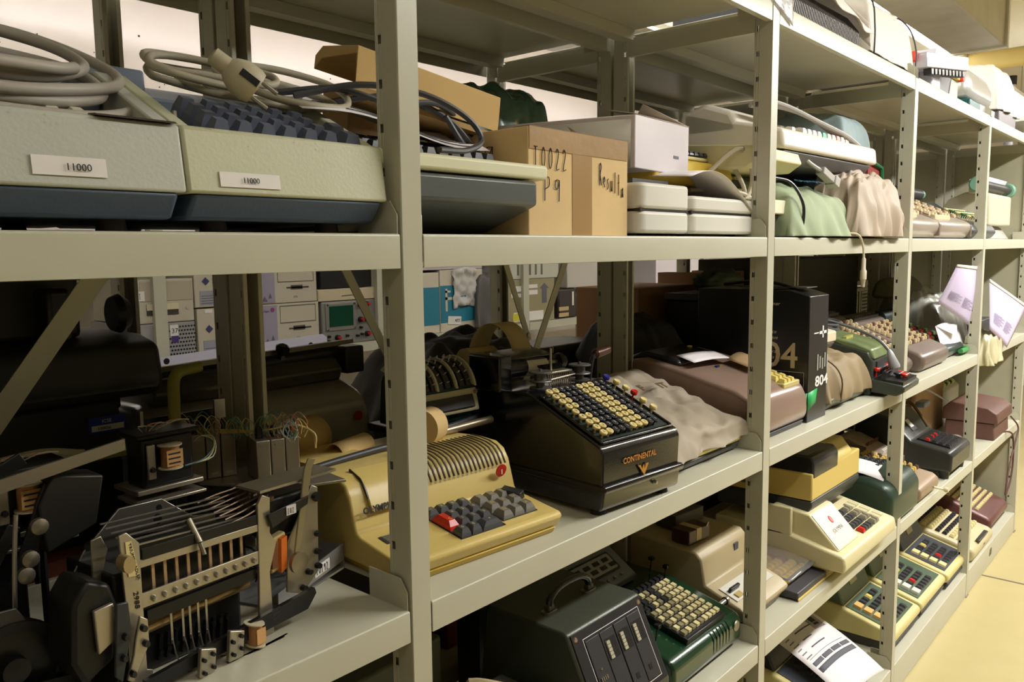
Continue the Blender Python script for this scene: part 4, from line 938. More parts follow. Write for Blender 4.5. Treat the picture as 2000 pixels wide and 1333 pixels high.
def ck(i, j): return cream if i in (0, 1, 5, 6, 7) and not (i == 1 and j == 4) else M_DARKKEY if i < 10 else None
kk = keys(t, (.024, .022, cz(.022)+.001), sl, 10, 9, .0155, .0165, 'round', .0138, .0138, .014, ck)
for (i, j), o_ in kk.items():
    text(str(j+1), .0072, M_INK if i in (0, 1, 5, 6, 7) and not (i == 1 and j == 4) else M_TAG, o_, (-.002, -.0026, .0143), rx=0, name='digit', ext=.0001)
for k, (x, y, mm) in enumerate([(.187, .148, mat(L((50, 50, 140)), .35)), (.195, .13, cream), (.197, .11, cream), (.2, .093, M_REDKEY), (.194, .068, cream), (.194, .046, cream)]):
    keys(t, (x-.006, y, cz(y)+.002), sl, 1, 1, 1, 1, 'round', .014, .014, .02, mm)
text('CONTINENTAL', .0135, mat(L((196, 130, 60)), .45, .3), t, (0, 0, 0), T=Tm((.048, -.0045, .082), PI/2), sx=.95, bold=.0003)
b = MB(); b.front([(.088, .072), (.094, .072), (.098, .064), (.102, .072), (.105, .064), (.109, .072), (.116, .072), (.104, .053)], -.0052, -.0040); b.build('winged_emblem', mat(L((196, 140, 60)), .45, .3), t)
b = MB(); b.lathe([(.004, 0), (.003, .006)], 12, Tm((.135, -.003, .034), PI/2)); b.build('lock', M_STEEL, t)
# carriage, spools, crank
b = MB(); b.box(-.012, .02, .225, .31, .18, .245); b.build('carriage_end', M_ENAM, t, bev=.004)
b = MB(); b.cyl((.02, .255, .215), (.075, .258, .215), .018, 20); b.build('paper_drum', mat(L((50, 52, 56)), .25, .3), t)
b = MB(); b.cyl((.075, .258, .214), (.13, .26, .214), .0185, 20); b.build('paper_on_platen', mat(L((228, 222, 205)), .7), t)
b = MB(); b.prism([(.262, .205), (.240, .236), (.262, .241), (.30, .246), (.31, .22)], .016, .14); b.build('carriage_hood', M_ENAM, t, bev=.003)
b = MB(); b.cyl((.13, .26, .214), (.178, .262, .214), .006, 12); b.build('platen_shaft', M_STEEL, t)
b = MB(); b.lathe([(.008, 0), (.016, .003), (.0175, .012), (.012, .022), (.004, .024)], 20, Tm((.172, .262, .214), 0, PI/2, 0)); b.build('platen_knob', M_BLACK, t)
for (x, y) in ((.055, .19), (.172, .2)):
    b = MB(); b.lathe([(.02, 0), (.02, .004), (.008, .004), (.008, .012), (.006, .014), (.0205, .014), (.0215, .0155), (.0205, .017), (.011, .017), (.011, .03), (.0215, .03), (.022, .0315), (.0205, .033), (.003, .033), (.003, .037)], 24, Tm((x, y, .183))); b.build('ribbon_spool', mat(L((96, 94, 88)), .4, .5), t)
b = MB(); b.box(.082, .15, .198, .225, .205, .209, Tm((0, 0, 0), 0, -.0)); b.build('print_bracket', M_PLATE2, t, bev=.001)
b = MB(); b.box(.108, .112, .215, .218, .2, .25); b.tube([(.112, .22, .245), (.112, .22, .252), (.12, .22, .252), (.12, .22, .24)], .0008, 6, 2); b.build('paper_guide', M_PLATE2, t)
for k in range(12):
    b = MB(); b.cyl((.086+.0052*k, .196, .183), (.084+.0052*k, .2, .206), .0011, 6); b.build('type_bar', mat(L((150, 130, 110)), .35, .8), t)
    b = MB(); b.cyl((.086+.0052*k, .218, .212), (.086+.0052*k, .226, .219), .002, 6); b.build('type_head', M_DKMET, t)
b = MB(); b.cyl((.082, .194, .196), (.152, .194, .2), .0016, 8); b.build('cross_rod', M_PLATE2, t)
b = MB(); b.tube([(.20, .20, .17), (.203, .2, .195), (.207, .198, .222), (.214, .196, .231)], .0042, 10, 4); b.build('crank_arm', M_BLACK, t)
b = MB(); b.lathe([(.006, 0), (.0095, .004), (.0092, .045), (.007, .049)], 16, Tm((.212, .197, .2305), 0, PI/2-.12, .1)); b.build('crank_handle', mat(L((86, 52, 34)), .3, .2, 0, 60, .3), t)
b = MB(); b.grid(lambda u, v: (.012+.05*v+.045*u, .300+.036*math.cos(PI*u), .245+.052*math.sin(PI*u)), 22, 3); b.build('tally_paper', mat(L((176, 158, 110)), .8), t, solid=.0006)
b = MB(); b.cyl((-.008, .325, .226), (.06, .325, .226), .026, 24); b.build('tally_roll', mat(L((180, 160, 112)), .8), t)

# ================================================================ cloth-covered yellow machine
t = thing('calculator', 'yellow machine with black foot rail showing under the lettered grey cloth', 'calculator', (.665, .045, Z3), .0)
b = MB(); b.prism([(.008, .004), (.002, .018), (.26, .018), (.25, .004)], .01, .29); b.build('foot_rail', mat((.05, .052, .05), .5), t, bev=.004)
b = MB(); b.prism([(.0, .019), (.0, .044), (.08, .07), (.2, .12), (.27, .12), (.27, .019)], 0, .295); b.build('case', mat(L((216, 204, 96)), .4), t, bev=.008, seg=3)
t, o = drape('cloth_cover', 'grey cloth cover lettered FACIT over the yellow machine beside black adding machine', (.640, .028, Z3+.03), cover_fn(.34, .31, .125, .035, fold=.016, seed=5, roundness=.3), mat(L((158, 146, 126)), .75, 0, .1, 400, .05, .2), 36, 36)
text('F', .03, mat(L((92, 70, 44)), .8), t, (0, 0, 0), T=Tm((.125, .145, .112), .33, 0, -.12), bold=.0015)
text('IT', .03, mat(L((92, 70, 44)), .8), t, (0, 0, 0), T=Tm((.185, .135, .11), .33, 0, -.12), bold=.0015)
# ================================================================ taupe machine
t = thing('office_machine', 'long rounded taupe machine with yellow keys beside the black 804 box', 'calculator', (.995, .03, Z3), .0)
M_TP = mat(L((140, 116, 102)), .28, .1, .05, 200, .04)
prof = [(.01, .012), (.0, .03), (.002, .07), (.016, .10), (.05, .118), (.2, .155), (.29, .172), (.33, .165), (.34, .012)]
b = MB(); b.prism(prof, .0, .295); b.build('case', M_TP, t, bev=.020, seg=4)
b = MB(); b.prism([(.012, .0), (.006, .013), (.33, .013), (.325, .0)], .008, .287); b.build('base', mat((.03, .03, .032), .5), t, bev=.003)
b = MB(); b.prism([(.20, .157), (.21, .172), (.30, .186), (.345, .17), (.33, .15)], .03, .22); b.build('black_rear_hood', mat((.02, .02, .022), .25), t, bev=.006)
keys(t, (.205, .03, .108), .25, 3, 3, .022, .022, 'cap', .019, .02, .014, mat(L((214, 196, 110)), .4))
b = MB(); b.box(.19, .285, .018, .094, .098, .112, Tm((0, 0, 0), .0)); b.build('key_surround', mat(L((190, 176, 110)), .45), t, bev=.003)
b = MB(); b.box(.2, .214, .27, .282, .172, .184); b.build('yellow_key', mat(L((220, 196, 110)), .4), t, bev=.003)
for x_, cc in ((.13, (40, 50, 110)), (.145, (150, 130, 60))):
    b = MB(); b.box(x_, x_+.012, .16, .166, .144, .150, Tm((0, 0, 0), 0)); b.build('badge', mat(L(cc), .4, .3), t)
t = thing('paper_sheet', 'white paper slip lying on the rear of the long taupe machine', 'paper', (1.035, .22, Z3+.163), -.1)
b = MB(); b.grid(lambda u, v: (.16*u, -.02+.05*v, .004+.013*v+.004*math.sin(3*u)-.006*u), 8, 3); b.build('sheet', M_PAPER, t, solid=.0005)
t = thing('cardboard_piece', 'small tan card folded over the top of the long taupe machine', 'card', (1.17, .12, Z3+.137), -.1)
b = MB(); b.grid(lambda u, v: (.1*u, .07*v, .006+.018*v+.012*math.sin(PI*u)), 8, 3); b.build('card', mat(L((180, 150, 110)), .8), t, solid=.0008)
# black 804 box
t = thing('product_box', 'tall black cardboard box printed 804 standing beside the long taupe machine', 'box', (1.30, .036, Z3))
M_BX = mat((.007, .0075, .008), .3, 0, .02, 60)
b = MB(); b.prism([(0, 0), (0, .312), (.05, .326), (.3, .326), (.3, 0)], 0, .125); b.build('carton', M_BX, t, bev=.002)
b = MB(); b.tube([(.03, .03, .315), (.045, .08, .335), (.06, .16, .345), (.07, .26, .335)], .004, 8, 4, T=Matrix.Diagonal((1, 1, 1, 1))); b.build('strap_handle', M_BX, t)
b = MB(); b.box(.028, .098, .02, .2, .330, .3325, Tm((0, 0, 0), .0)); b.build('handle_flap', mat((.03, .03, .032), .4), t, bev=.001)
TL = Tm((-.0006, 0, 0), PI/2, 0, -PI/2)             # text on the -x face: runs towards the front
tan_ = mat(L((186, 168, 130)), .6)
text('804', .088, tan_, t, (0, 0, 0), T=Tm((-.0004, .158, .135), PI/2, 0, -PI/2), bold=.001)
for k, ln in enumerate(['Tischrechner', 'Rechner', 'Desk', 'calculator', 'Calculatrice', 'électronique', 'de table', 'Calculadora', 'electrónica', 'de mesa']):
    text(ln, .013, mat(L((176, 168, 150)), .7), t, (0, 0, 0), T=Tm((-.0008, .145, .288-.0145*k-(.006 if k > 1 else 0)-(.006 if k > 3 else 0)-(.006 if k > 6 else 0)), PI/2, 0, -PI/2), shear=.2)
text('804', .036, M_TAG, t, (0, 0, 0), T=Tm((.045, -.0006, .085), PI/2), sx=1.6, bold=.0008)
b = MB(); b.add([(-.001, .004, .03), (-.001, .03, .02), (-.001, .035, .055), (-.001, .016, .07), (-.001, .0, .075)], [(0, 1, 2, 3, 4)]); b.add([(.0, -.001, .03), (.05, -.001, .045), (.06, -.001, .08), (.0, -.001, .075)], [(0, 1, 2, 3)]); b.build('green_mark', mat(L((20, 160, 80)), .5), t, solid=.0006)
b = MB(); b.box(.085, .092, -.0012, -.0002, .205, .235); b.box(.065, .112, -.0012, -.0002, .215, .222); b.box(.03, .06, -.0012, -.0002, .218, .2205); b.build('device_drawing', M_TAG, t)
for k in range(5):
    b = MB(); b.box(.055+.016*k, .063+.016*k, -.001, -.0002, .125+.004*(k % 2), .165-.006*(k % 3)); b.build('print_line', mat(L((150, 146, 138)), .6), t)
b = MB(); b.add([(-.0009, .01, .125), (-.0009, .2, .125), (-.0009, .2, .124), (-.0009, .01, .124)], [(0, 1, 2, 3)]); b.add([(-.0009, .01, .125), (-.0009, .0107, .125), (-.0009, .0107, .05), (-.0009, .01, .05)], [(0, 1, 2, 3)]); b.build('panel_line', mat(L((140, 136, 120)), .6), t, solid=.0004)

# ================================================================ middle shelf second bay
t, o = drape('cloth_cover', 'brown cloth cover with piping right of the black 804 box', (1.45, .035, Z3+.022), cover_fn(.33, .26, .125, .105, fold=.012, seed=51, roundness=.5), mat(L((134, 116, 84)), .7, 0, .1, 400, .05), 34, 34)
b = MB(); b.tube([(.07, -.004, .0), (.068, -.006, .06), (.065, .02, .1), (.06, .08, .122), (.06, .2, .125)], .0022, 8, 4); b.build('piping', mat(L((90, 72, 48)), .7), t)
t = thing('office_machine', 'olive machine base peeping out beneath the brown cloth cover', 'calculator', (1.46, .04, Z3))
b = MB(); b.prism([(.02, .0), (.0, .022), (.0, .034), (.24, .034), (.24, 0)], 0, .30); b.build('base', mat(L((92, 96, 74)), .4), t, bev=.006)
t = thing('desk_calculator', 'cream calculator on dark base stacked behind the black 804 box', 'calculator', (1.47, .10, Z3+.150))
b = MB(); b.prism([(.01, .0), (0, .015), (.2, .02), (.2, 0)], 0, .19); b.build('base', mat(L((96, 92, 88)), .4), t, bev=.003)
b = MB(); b.prism([(.0, .016), (.0, .045), (.06, .058), (.2, .07), (.2, .016)], -.004, .2); b.build('case', mat(L((214, 200, 172)), .45), t, bev=.004)
t, o = drape('cloth_cover', 'small green cloth heaped over the cream calculator behind the 804 box', (1.45, .16, Z3+.225), cover_fn(.15, .13, .06, .02, fold=.015, seed=61), mat(L((120, 140, 96)), .8, 0, .1, 300, .06), 20, 20)
# green machine with red-keyed tray
t = thing('bookkeeping_machine', 'green adding machine whose black key tray with red keys overhangs the shelf', 'adding machine', (1.78, -.055, Z3), .06)
M_GRN = mat(L((112, 126, 84)), .35, 0, .05, 250, .04); M_DGR = mat(L((58, 64, 58)), .3, .1)
b = MB(); b.prism([(.09, .0), (.085, .10), (.10, .128), (.15, .14), (.36, .185), (.4, .18), (.4, .0)], .0, .18); b.build('case', M_DGR, t, bev=.006)
b = MB(); b.prism([(.082, .105), (.092, .135), (.14, .152), (.36, .198), (.38, .185), (.2, .15)], .004, .176); b.build('green_lid', M_GRN, t, bev=.005)
b = MB(); b.prism([(.0, .018), (-.002, .034), (.004, .038), (.09, .05), (.09, .012), (.02, .006)], -.005, .185); b.build('key_tray', M_DGR, t, bev=.004)
b = MB(); b.box(.005, .175, .008, .085, .036, .046, Tm((0, 0, 0), .08)); b.build('tray_recess', M_BLACK, t)
b = MB(); b.box(.03, .15, .081, .086, .06, .098); b.build('front_grille', mat((.03, .03, .03), .5), t)
keys(t, (.02, .06, .05), .1, 10, 1, .015, .016, 'cap', .012, .014, .022, mat((.03, .03, .032), .15, .2))
keys(t, (.075, .02, .044), .1, 3, 2, .02, .018, 'round', .02, .018, .018, lambda i, j: M_REDKEY if (i, j) in ((0, 0), (1, 0), (2, 1)) else M_DARKKEY)
keys(t, (.02, .082, .055), .1, 8, 1, .02, .018, 'round', .019, .018, .026, lambda i, j: M_REDKEY if i in (0, 5, 6) else M_DARKKEY)
b = MB(); b.front([(.0, 0)]*3, 0, 0) if False else None
for k in range(3):
    b = MB(); b.box(.03, .10, .17+.05*k, .18+.05*k, .158+.011*k, .166+.011*k); b.build('slider', mat(L((190, 184, 90)), .4), t)
t = thing('grey_cable', 'grey cable with long moulded plug draped over the green adding machine', 'cable', (1.80, .05, Z3+.16))
b = MB(); b.tube([(-.05, .22, .055), (.0, .15, .055), (.03, .06, .03), (.035, -.01, .0), (.04, -.045, -.035)], .0045, 8); b.build('cable', mat(L((96, 98, 100)), .4), t)
for k in range(3):
    b = MB(); b.tube(ring_pts(.02, .14, .03+.008*k, .06, .04, 9, .006, .2, seed=70+k), .0045, 8, 4, closed=True); b.build('coil', mat(L((84, 86, 88)), .4), t)
b = MB(); b.lathe([(.005, 0), (.009, .01), (.016, .05), (.014, .056)], 14, Tm((.04, -.042, -.03), PI-.35, 0, 0)); b.build('plug', mat(L((150, 150, 154)), .35), t)
# brown comptometers
M_BRN = mat(L((112, 98, 88)), .35, .15, .05, 200, .04)
def long_calc(name, x, y, w, d, label, z=Z3, col=M_BRN, kc=None, h0=.05, h1=.16, nx=9, ny=8, kk_=None, rz=0.0, cat='calculator', band=True, ky_=.10, kd=None):
    t = thing(name, label, cat, (x, y, z), rz)
    b = MB(); b.prism([(.02, .0), (.0, .02), (.0, h0), (.02, h0+.014), (d*.68, h1), (d*.72, h1+.012), (d, h1+.02), (d, 0)], 0, w); b.build('case', col, t, bev=.012, seg=3)
    sl_ = math.atan2(h1-h0-.014, d*.68-.02)
    if kd is None: kd = (d*.62-.07)
    mfn = kk_ or (kc if kc is not None else M_CREAMKEY)
    keys(t, (w*.12, .07, h0+.016+(.05)*math.tan(sl_)), sl_, nx, ny, w*.76/(nx-1), kd/(ny-1)/math.cos(sl_), 'cap', min(.02, w*.76/nx*.8), kd/ny*.8, .012, mfn)
    if band:
        b = MB(); b.box(w*.08, w*.9, d*.74, d*.95, h1+.014, h1+.024, Tm((0, 0, 0), .0)); b.build('register', mat((.05, .045, .04), .5), t)
        for k in range(12):
            b = MB(); x_ = w*(.1+.065*k); b.box(x_, x_+.006, d*.76, d*.9, h1+.024, h1+.030); b.build('register_window', mat(L((120, 110, 96)), .4), t)
    return t
brk = lambda i, j: mat(L((92, 62, 44)), .45) if (i % 3 == 2) else mat(L((190, 170, 130)), .5)
long_calc('key_calculator', 2.0, .06, .30, .33, 'taupe full-keyboard calculator left of its twin behind the third upright', nx=8, ny=8, kk_=brk, h0=.045, h1=.175)
long_calc('key_calculator', 2.315, .03, .33, .33, 'taupe full-keyboard calculator right of its twin on the middle shelf', nx=9, ny=8, kk_=brk, h0=.055, h1=.150)
t = long_calc('key_calculator', 2.66, .05, .30, .30, 'dark green calculator with bright green foot and paper in its roller', nx=8, ny=5, col=mat(L((36, 52, 48)), .35), h0=.04, h1=.11, band=False, kk_=lambda i, j: M_REDKEY if i in (1, 4) else mat(L((190, 210, 120)), .4) if i in (2, 6) else M_DARKKEY)
b = MB(); b.cyl((-.0, .24, .15), (.27, .24, .15), .03, 20); b.build('roller', mat(L((44, 58, 56)), .3), t)
b = MB(); b.cyl((.27, .24, .15), (.29, .24, .15), .024, 20); b.build('roller_knob', mat(L((60, 70, 70)), .3), t)
b = MB(); b.tube([(.2, -.01, .02), (.3, -.01, .02), (.302, .03, .03), (.302, .1, .05)], .010, 8, 3); b.build('green_foot', mat(L((60, 140, 70)), .4), t)
t = thing('paper_sheet', 'white paper sheet folded over the roller of the dark green calculator', 'paper', (2.78, .07, Z3+.05))
b = MB(); b.grid(lambda u, v: (-.06+.26*u, .03-.02*u-.03*v, .075-.01*u-.095*v+.01*math.sin(4*u)), 8, 8); b.add([(-.06, .03, .077), (.14, .0, .072), (.06, -.02, .03)], [(0, 1, 2)]); b.build('sheet', M_PAPER, t, solid=.0006)
# plastic wrapped pile with the lilac printouts
M_BAG = mat(L((205, 205, 195)), .25, 0, .3, 25, .03, trans=.55, spec=.6)
t, o = drape('wrapped_machine', 'machine under a dull grey plastic wrap behind the lilac printouts', (2.88, .12, Z3), cover_fn(.46, .25, .26, .19, fold=.03, seed=81, roundness=.5), mat(L((150, 150, 138)), .3, 0, .2, 60, .08, coat=.3), 34, 34, cat='wrapped machine')
t = thing('cushion_cover', 'olive rounded cushion shaped cover behind the grey plastic wrap', 'cover', (2.80, .25, Z3+.22))
b = MB(); b.prism([(.0, .0), (.01, .05), (.05, .085), (.1, .07), (.12, 0)], 0, .35); b.build('cover', mat(L((96, 94, 66)), .6), t, bev=.02, seg=4)
t, o = drape('plastic_bag', 'crumpled clear plastic bag hanging over the shelf front below lilac printouts', (3.02, -.03, Z3-.055), cover_fn(.26, .10, .13, .12, fold=.03, seed=91), mat(L((222, 214, 176)), .25, 0, .3, 40, .05, trans=.35), 24, 24, cat='bag')
M_LIL = mat(L((196, 184, 214)), .8, 0, 0, 60, .02)
def printout(P, label, rows):
    t = thing('printout', label, 'paper', P[0])
    o_ = Vector(P[0]); A, B_, C_, D_ = [Vector(p)-o_ for p in P]
    f = lambda u, v: tuple((A*(1-u)+B_*u)*(1-v)+(D_*(1-u)+C_*u)*v+Vector((0, -.012*math.sin(PI*u)*math.sin(PI*v), .0)))
    b = MB(); b.grid(f, 10, 10); b.build('sheet', M_LIL, t, solid=.0012)
    b = MB(); b.grid(lambda u, v: tuple(Vector(f(u, v*.06))+Vector((-.0015, -.0025, 0))), 10, 2); b.build('margin_strip', mat(L((232, 222, 205)), .8), t, solid=.0006)
    for r in range(rows):
        for (u0, u1) in ((.12, .45), (.5, .8)):
            b = MB(); q = .62+.02*r; b.grid(lambda u, v: tuple(Vector(f(u0+(u1-u0)*u*(.7+.3*math.sin(r*2.1)), q+.007*v-.25*(u0+u*.3)*0))+Vector((-.001, -.0026, 0))), 4, 1); b.build('print_line', mat(L((110, 100, 130)), .8), t, solid=.0003)
    return t
printout([(2.70, .03, 1.365), (3.03, .02, 1.35), (3.02, .03, 1.10), (2.70, .09, 1.22)], 'lilac computer printout showing left of the fourth upright', 9)
printout([(3.05, -.01, 1.30), (3.86, -.02, 1.145), (3.36, -.03, .995), (3.05, -.02, 1.10)], 'lilac computer printout with punched margin right of the fourth upright', 10)
t = thing('office_machine', 'small black device with a yellow marker in the last bay behind the printout', 'calculator', (3.5, .1, Z3))
b = MB(); b.box(0, .25, 0, .2, .0, .09); b.build('case', mat((.04, .04, .045), .4), t, bev=.004)
b = MB(); b.box(.08, .095, .02, .03, .09, .12); b.build('yellow_marker', mat(L((220, 200, 90)), .5), t)
# ================================================================ fourth shelf, first bay
t = thing('counter_case', 'dark grey metal case with black carrying handle and slanted counter panel', 'counting device', (.335, .0, Z4))
M_GC = mat(L((74, 78, 66)), .35, .3, .15, 350, .06)
b = MB(); b.prism([(-.018, .0), (-.02, .11), (.045, .247), (.055, .25), (.22, .25), (.25, .0)], 0, .215); b.build('case', M_GC, t, bev=.004)
sl = math.atan2(.137, .065)
P_ = lambda x, s, h=0.0: Tm((0, -.0205, .112), sl)
b = MB(); b.box(.006, .209, .004, .147, -.001, .001, P_(0, 0)); b.build('panel', mat((.018, .018, .02), .3), t)
for (x0, x1, y0, y1) in ((.03, .195, .132, .133), (.03, .195, .012, .013), (.03, .031, .012, .133), (.194, .195, .012, .133)):
    b = MB(); b.box(x0, x1, y0, y1, .001, .0014, P_(0, 0)); b.build('panel_line', M_TAG, t)
for k, x in enumerate((.033, .073, .114, .154)):
    b = MB(); b.box(x, x+.038, .016, .128, .001, .003, P_(0, 0)); o_ = b.build('counter_plate', mat((.03, .03, .033), .35), t, bev=.0008)
    if k:
        b = MB(); b.box(x+.004, x+.034, .08, .115, .003, .0034, P_(0, 0)); b.build('window', M_BLACK, o_)
        for q in range(5):
            b = MB(); b.box(x+.006, x+.015, .082+.006*q, .087+.006*q, .0034, .006, P_(0, 0)); b.build('number_wheel', mat(L((170, 164, 140)), .5), o_)
        b = MB(); b.box(x+.012, x+.021, .03, .04, .003, .0036, P_(0, 0)); b.build('key_hole', M_BLACK, o_)
    else:
        b = MB()
        for q in range(4): b.box(x+.006+.005*q, x+.008+.005*q, .06, .066, .003, .005, P_(0, 0))
        b.build('comb_contacts', mat(L((150, 140, 120)), .4, .5), o_)
        for yy in (.078, .05):
            b = MB(); b.lathe([(.0025, 0), (.002, .0015)], 10, P_(0, 0) @ Tm((x+.015, yy, .003))); b.build('screw', M_CHROME, o_)
for x, y in ((.014, .138), (.201, .138)):
    b = MB(); b.lathe([(.0045, 0), (.0035, .002)], 12, P_(0, 0) @ Tm((x, y, .001))); b.build('corner_screw', mat(L((200, 170, 150)), .3, .9), t)
b = MB(); b.box(.006, .209, -.021, -.0195, .02, .100); b.build('lower_panel', mat((.02, .02, .022), .3), t)
for x in (.05, .165):
    b = MB(); b.plan(rrect(.034, .016, .007, 3, x, .12), .25, .2525); b.build('handle_plate', mat(L((150, 144, 128)), .3, .7), t)
    b = MB(); b.box(x-.008, x+.008, .114, .126, .252, .262); b.build('handle_lug', mat(L((110, 106, 92)), .3, .6), t, bev=.002)
b = MB(); b.tube([(.05, .12, .258), (.055, .12, .272), (.075, .12, .283), (.108, .12, .286), (.14, .12, .283), (.16, .12, .272), (.165, .12, .258)], .0065, 12); b.build('handle', mat((.008, .008, .008), .12, coat=.5), t)
# black framed box and grey box left of it
t = thing('framed_screen', 'dark screened device leaning left of the counter case', 'device', (.10, .05, Z4))
b = MB(); b.prism([(.0, .0), (.0, .135), (.02, .15), (.12, .15), (.12, 0)], 0, .215); b.build('case', mat(L((104, 104, 92)), .35, .3), t, bev=.004)
b = MB(); b.box(.012, .203, -.002, .0, .012, .125); b.build('screen', mat((.012, .012, .014), .15), t)
t = thing('switch_box', 'greenish grey box with three black push buttons at the lower left', 'switch box', (.02, .20, Z4+.15), .05)
b = MB(); b.plan(rrect(.20, .12, .012, 4, .1, .06), 0, .09); b.build('box', mat(L((92, 96, 78)), .45), t, bev=.004)
for k, c in enumerate([M_DARKKEY, mat(L((120, 30, 36)), .5), mat(L((160, 152, 128)), .5)]):
    b = MB(); x = .05+.055*k; b.box(x-.011, x+.011, .04, .062, .09, .101, ti=(.001, .001)); o_ = b.build('button_base', M_BLACK, t)
    b = MB(); b.box(x-.008, x+.008, .043, .059, .101, .110, ti=(.001, .001)); b.build('button_cap', c, o_)
b = MB(); b.box(.03, .17, .02, .1, -.15, 0); b.build('stand', M_BLACK, t)
t = thing('beige_cable', 'stiff beige cable crossing in front of the screened device', 'cable', (.14, .03, Z4+.19))
b = MB(); b.tube([(.0, .05, -.05), (.0, .045, .04), (.004, .04, .052), (.03, .015, .045), (.10, -.03, .01), (.14, -.05, -.02)], .0055, 8, 5); b.build('cable', mat(L((176, 160, 120)), .5), t)
t = thing('handset', 'grey handset with a coiled cord behind the counter case', 'handset', (.40, .30, Z4+.20), .2)
b = MB(); b.plan(rrect(.11, .05, .022, 5, .055, .025), 0, .035); b.build('body', mat(L((120, 118, 96)), .4), t, bev=.008)
for k in range(3):
    b = MB(); b.tube(ring_pts(.05, .0, .004+.006*k, .07, .035, 10, .006, seed=90+k), .0035, 8, 4, closed=True); b.build('cord', mat((.06, .06, .055), .5), t)
b = MB(); b.box(0, .1, 0, .05, -.2, -.001); b.build('stand', M_BLACK, t)
t = thing('red_crate', 'dark red crate at the back of the fourth shelf behind the counter case', 'crate', (.45, .44, .62))
b = MB(); b.box(0, .46, 0, .3, .0, .25); b.build('crate', mat(L((110, 34, 24)), .6), t, bev=.004)
b = MB(); b.box(.3, .33, -.004, 0, .12, .17); b.build('hand_hole', M_BLACK, t)
# green comptometer with carriage and crank
t = thing('calculating_machine', 'dark green full-keyboard calculating machine with crank beside the counter case', 'calculating machine', (.655, .03, Z4), .0)
M_DG = mat(L((24, 58, 36)), .2, .1, .08, 350, .05, coat=.5)
b = MB(); b.prism([(.012, .01), (.0, .02), (.0, .062), (.012, .075), (.17, .115), (.31, .12), (.31, .01)], 0, .29); b.build('body', M_DG, t, bev=.010, seg=3)
b = MB()
for k in range(6):
    x = .16+.014*k; b.prism([(-.001, .03), (-.001, .062), (.011, .0762), (.0, .05)], x, x+.0015)
b.build('case_grooves', M_BLACK, t)
b = MB(); b.lathe([(.012, 0), (.011, .002)], 18, Tm((.262, -.001, .055), PI/2)); b.build('badge', M_STEEL, t)
sl = math.atan2(.04, .158)
b = MB(); b.box(.075, .235, .016, .185, -.001, .014, Tm((0, 0, .072), sl)); b.build('key_block', M_BLACK, t, bev=.002)
kk = keys(t, (.084, .028, .095), sl, 9, 9, .0172, .0178, 'square', .0125, .012, .006, lambda i, j: M_DARKKEY if (i < 2 or i == 4 or j in (8,)) and j > 4 else mat(L((212, 200, 150)), .4) if (i+j) % 2 or i > 5 else mat(L((140, 132, 100)), .4))
b = MB(); b.prism([(.22, .118), (.215, .135), (.30, .19), (.33, .18), (.33, .118)], -.06, .205); b.build('carriage', mat(L((120, 126, 138)), .28, .3), t, bev=.004)
T_ = Tm((0, .217, .137), math.atan2(.055, .085))
b = MB(); b.plan(rrect(.19, .05, .006, 3, .08, .05), .0, .003, T_); o_ = b.build('register_frame', mat((.01, .01, .012), .2), t)
b = MB(); b.plan(rrect(.178, .040, .004, 3, .08, .05), .003, .0042, T_); b.build('register_panel', mat(L((160, 162, 164)), .3, .3), o_)
for k in range(5):
    b = MB(); b.box(.0+.034*k, .02+.034*k, .052, .062, .0042, .006, T_); b.build('number_window', M_BLACK, o_)
    b = MB(); b.box(.012+.034*k, .032+.034*k, .036, .046, .0042, .006, T_); b.build('number_window', M_BLACK, o_)
for k in range(6):
    b = MB(); b.lathe([(.0035, 0), (.003, .003)], 10, T_ @ Tm((.03+.026*k, .012, .001))); b.build('dial', M_STEEL, t)
for k in range(13):
    b = MB(); b.lathe([(.005, 0), (.006, .003), (.004, .009)], 10, Tm((-.05+.016*k, .30, .187))); b.build('setting_knob', mat(L((110, 112, 100)), .3, .6), t)
for (x, y, z) in ((.03, .06, .088), (.05, .1, .1), (.055, .11, .1), (.25, .17, .115), (.262, .215, .12)):
    b = MB(); b.cyl((x, y, z), (x+.004, y-.002, z+.03), .0018, 8); b.box(x-.002, x+.009, y-.008, y+.004, z+.028, z+.036); b.build('lever', mat((.03, .03, .03), .2, .5), t, bev=.001)
b = MB(); b.cyl((.285, .06, .068), (.33, .06, .070), .006, 12); b.cyl((.33, .06, .07), (.337, .06, .07), .009, 12); o_ = b.build('crank_hub', M_STEEL, t)
b = MB(); b.box(.331, .335, .055, .065, .01, .07); b.build('crank_arm', mat(L((200, 190, 150)), .25, .8), t, bev=.001)
b = MB(); b.lathe([(.006, 0), (.006, .004), (.004, .008), (.0075, .02), (.010, .030), (.0095, .036), (.006, .040)], 16, Tm((.335, .058, .013), 0, PI/2, -.9)); b.build('crank_knob', mat((.01, .01, .012), .1, coat=.5), t)
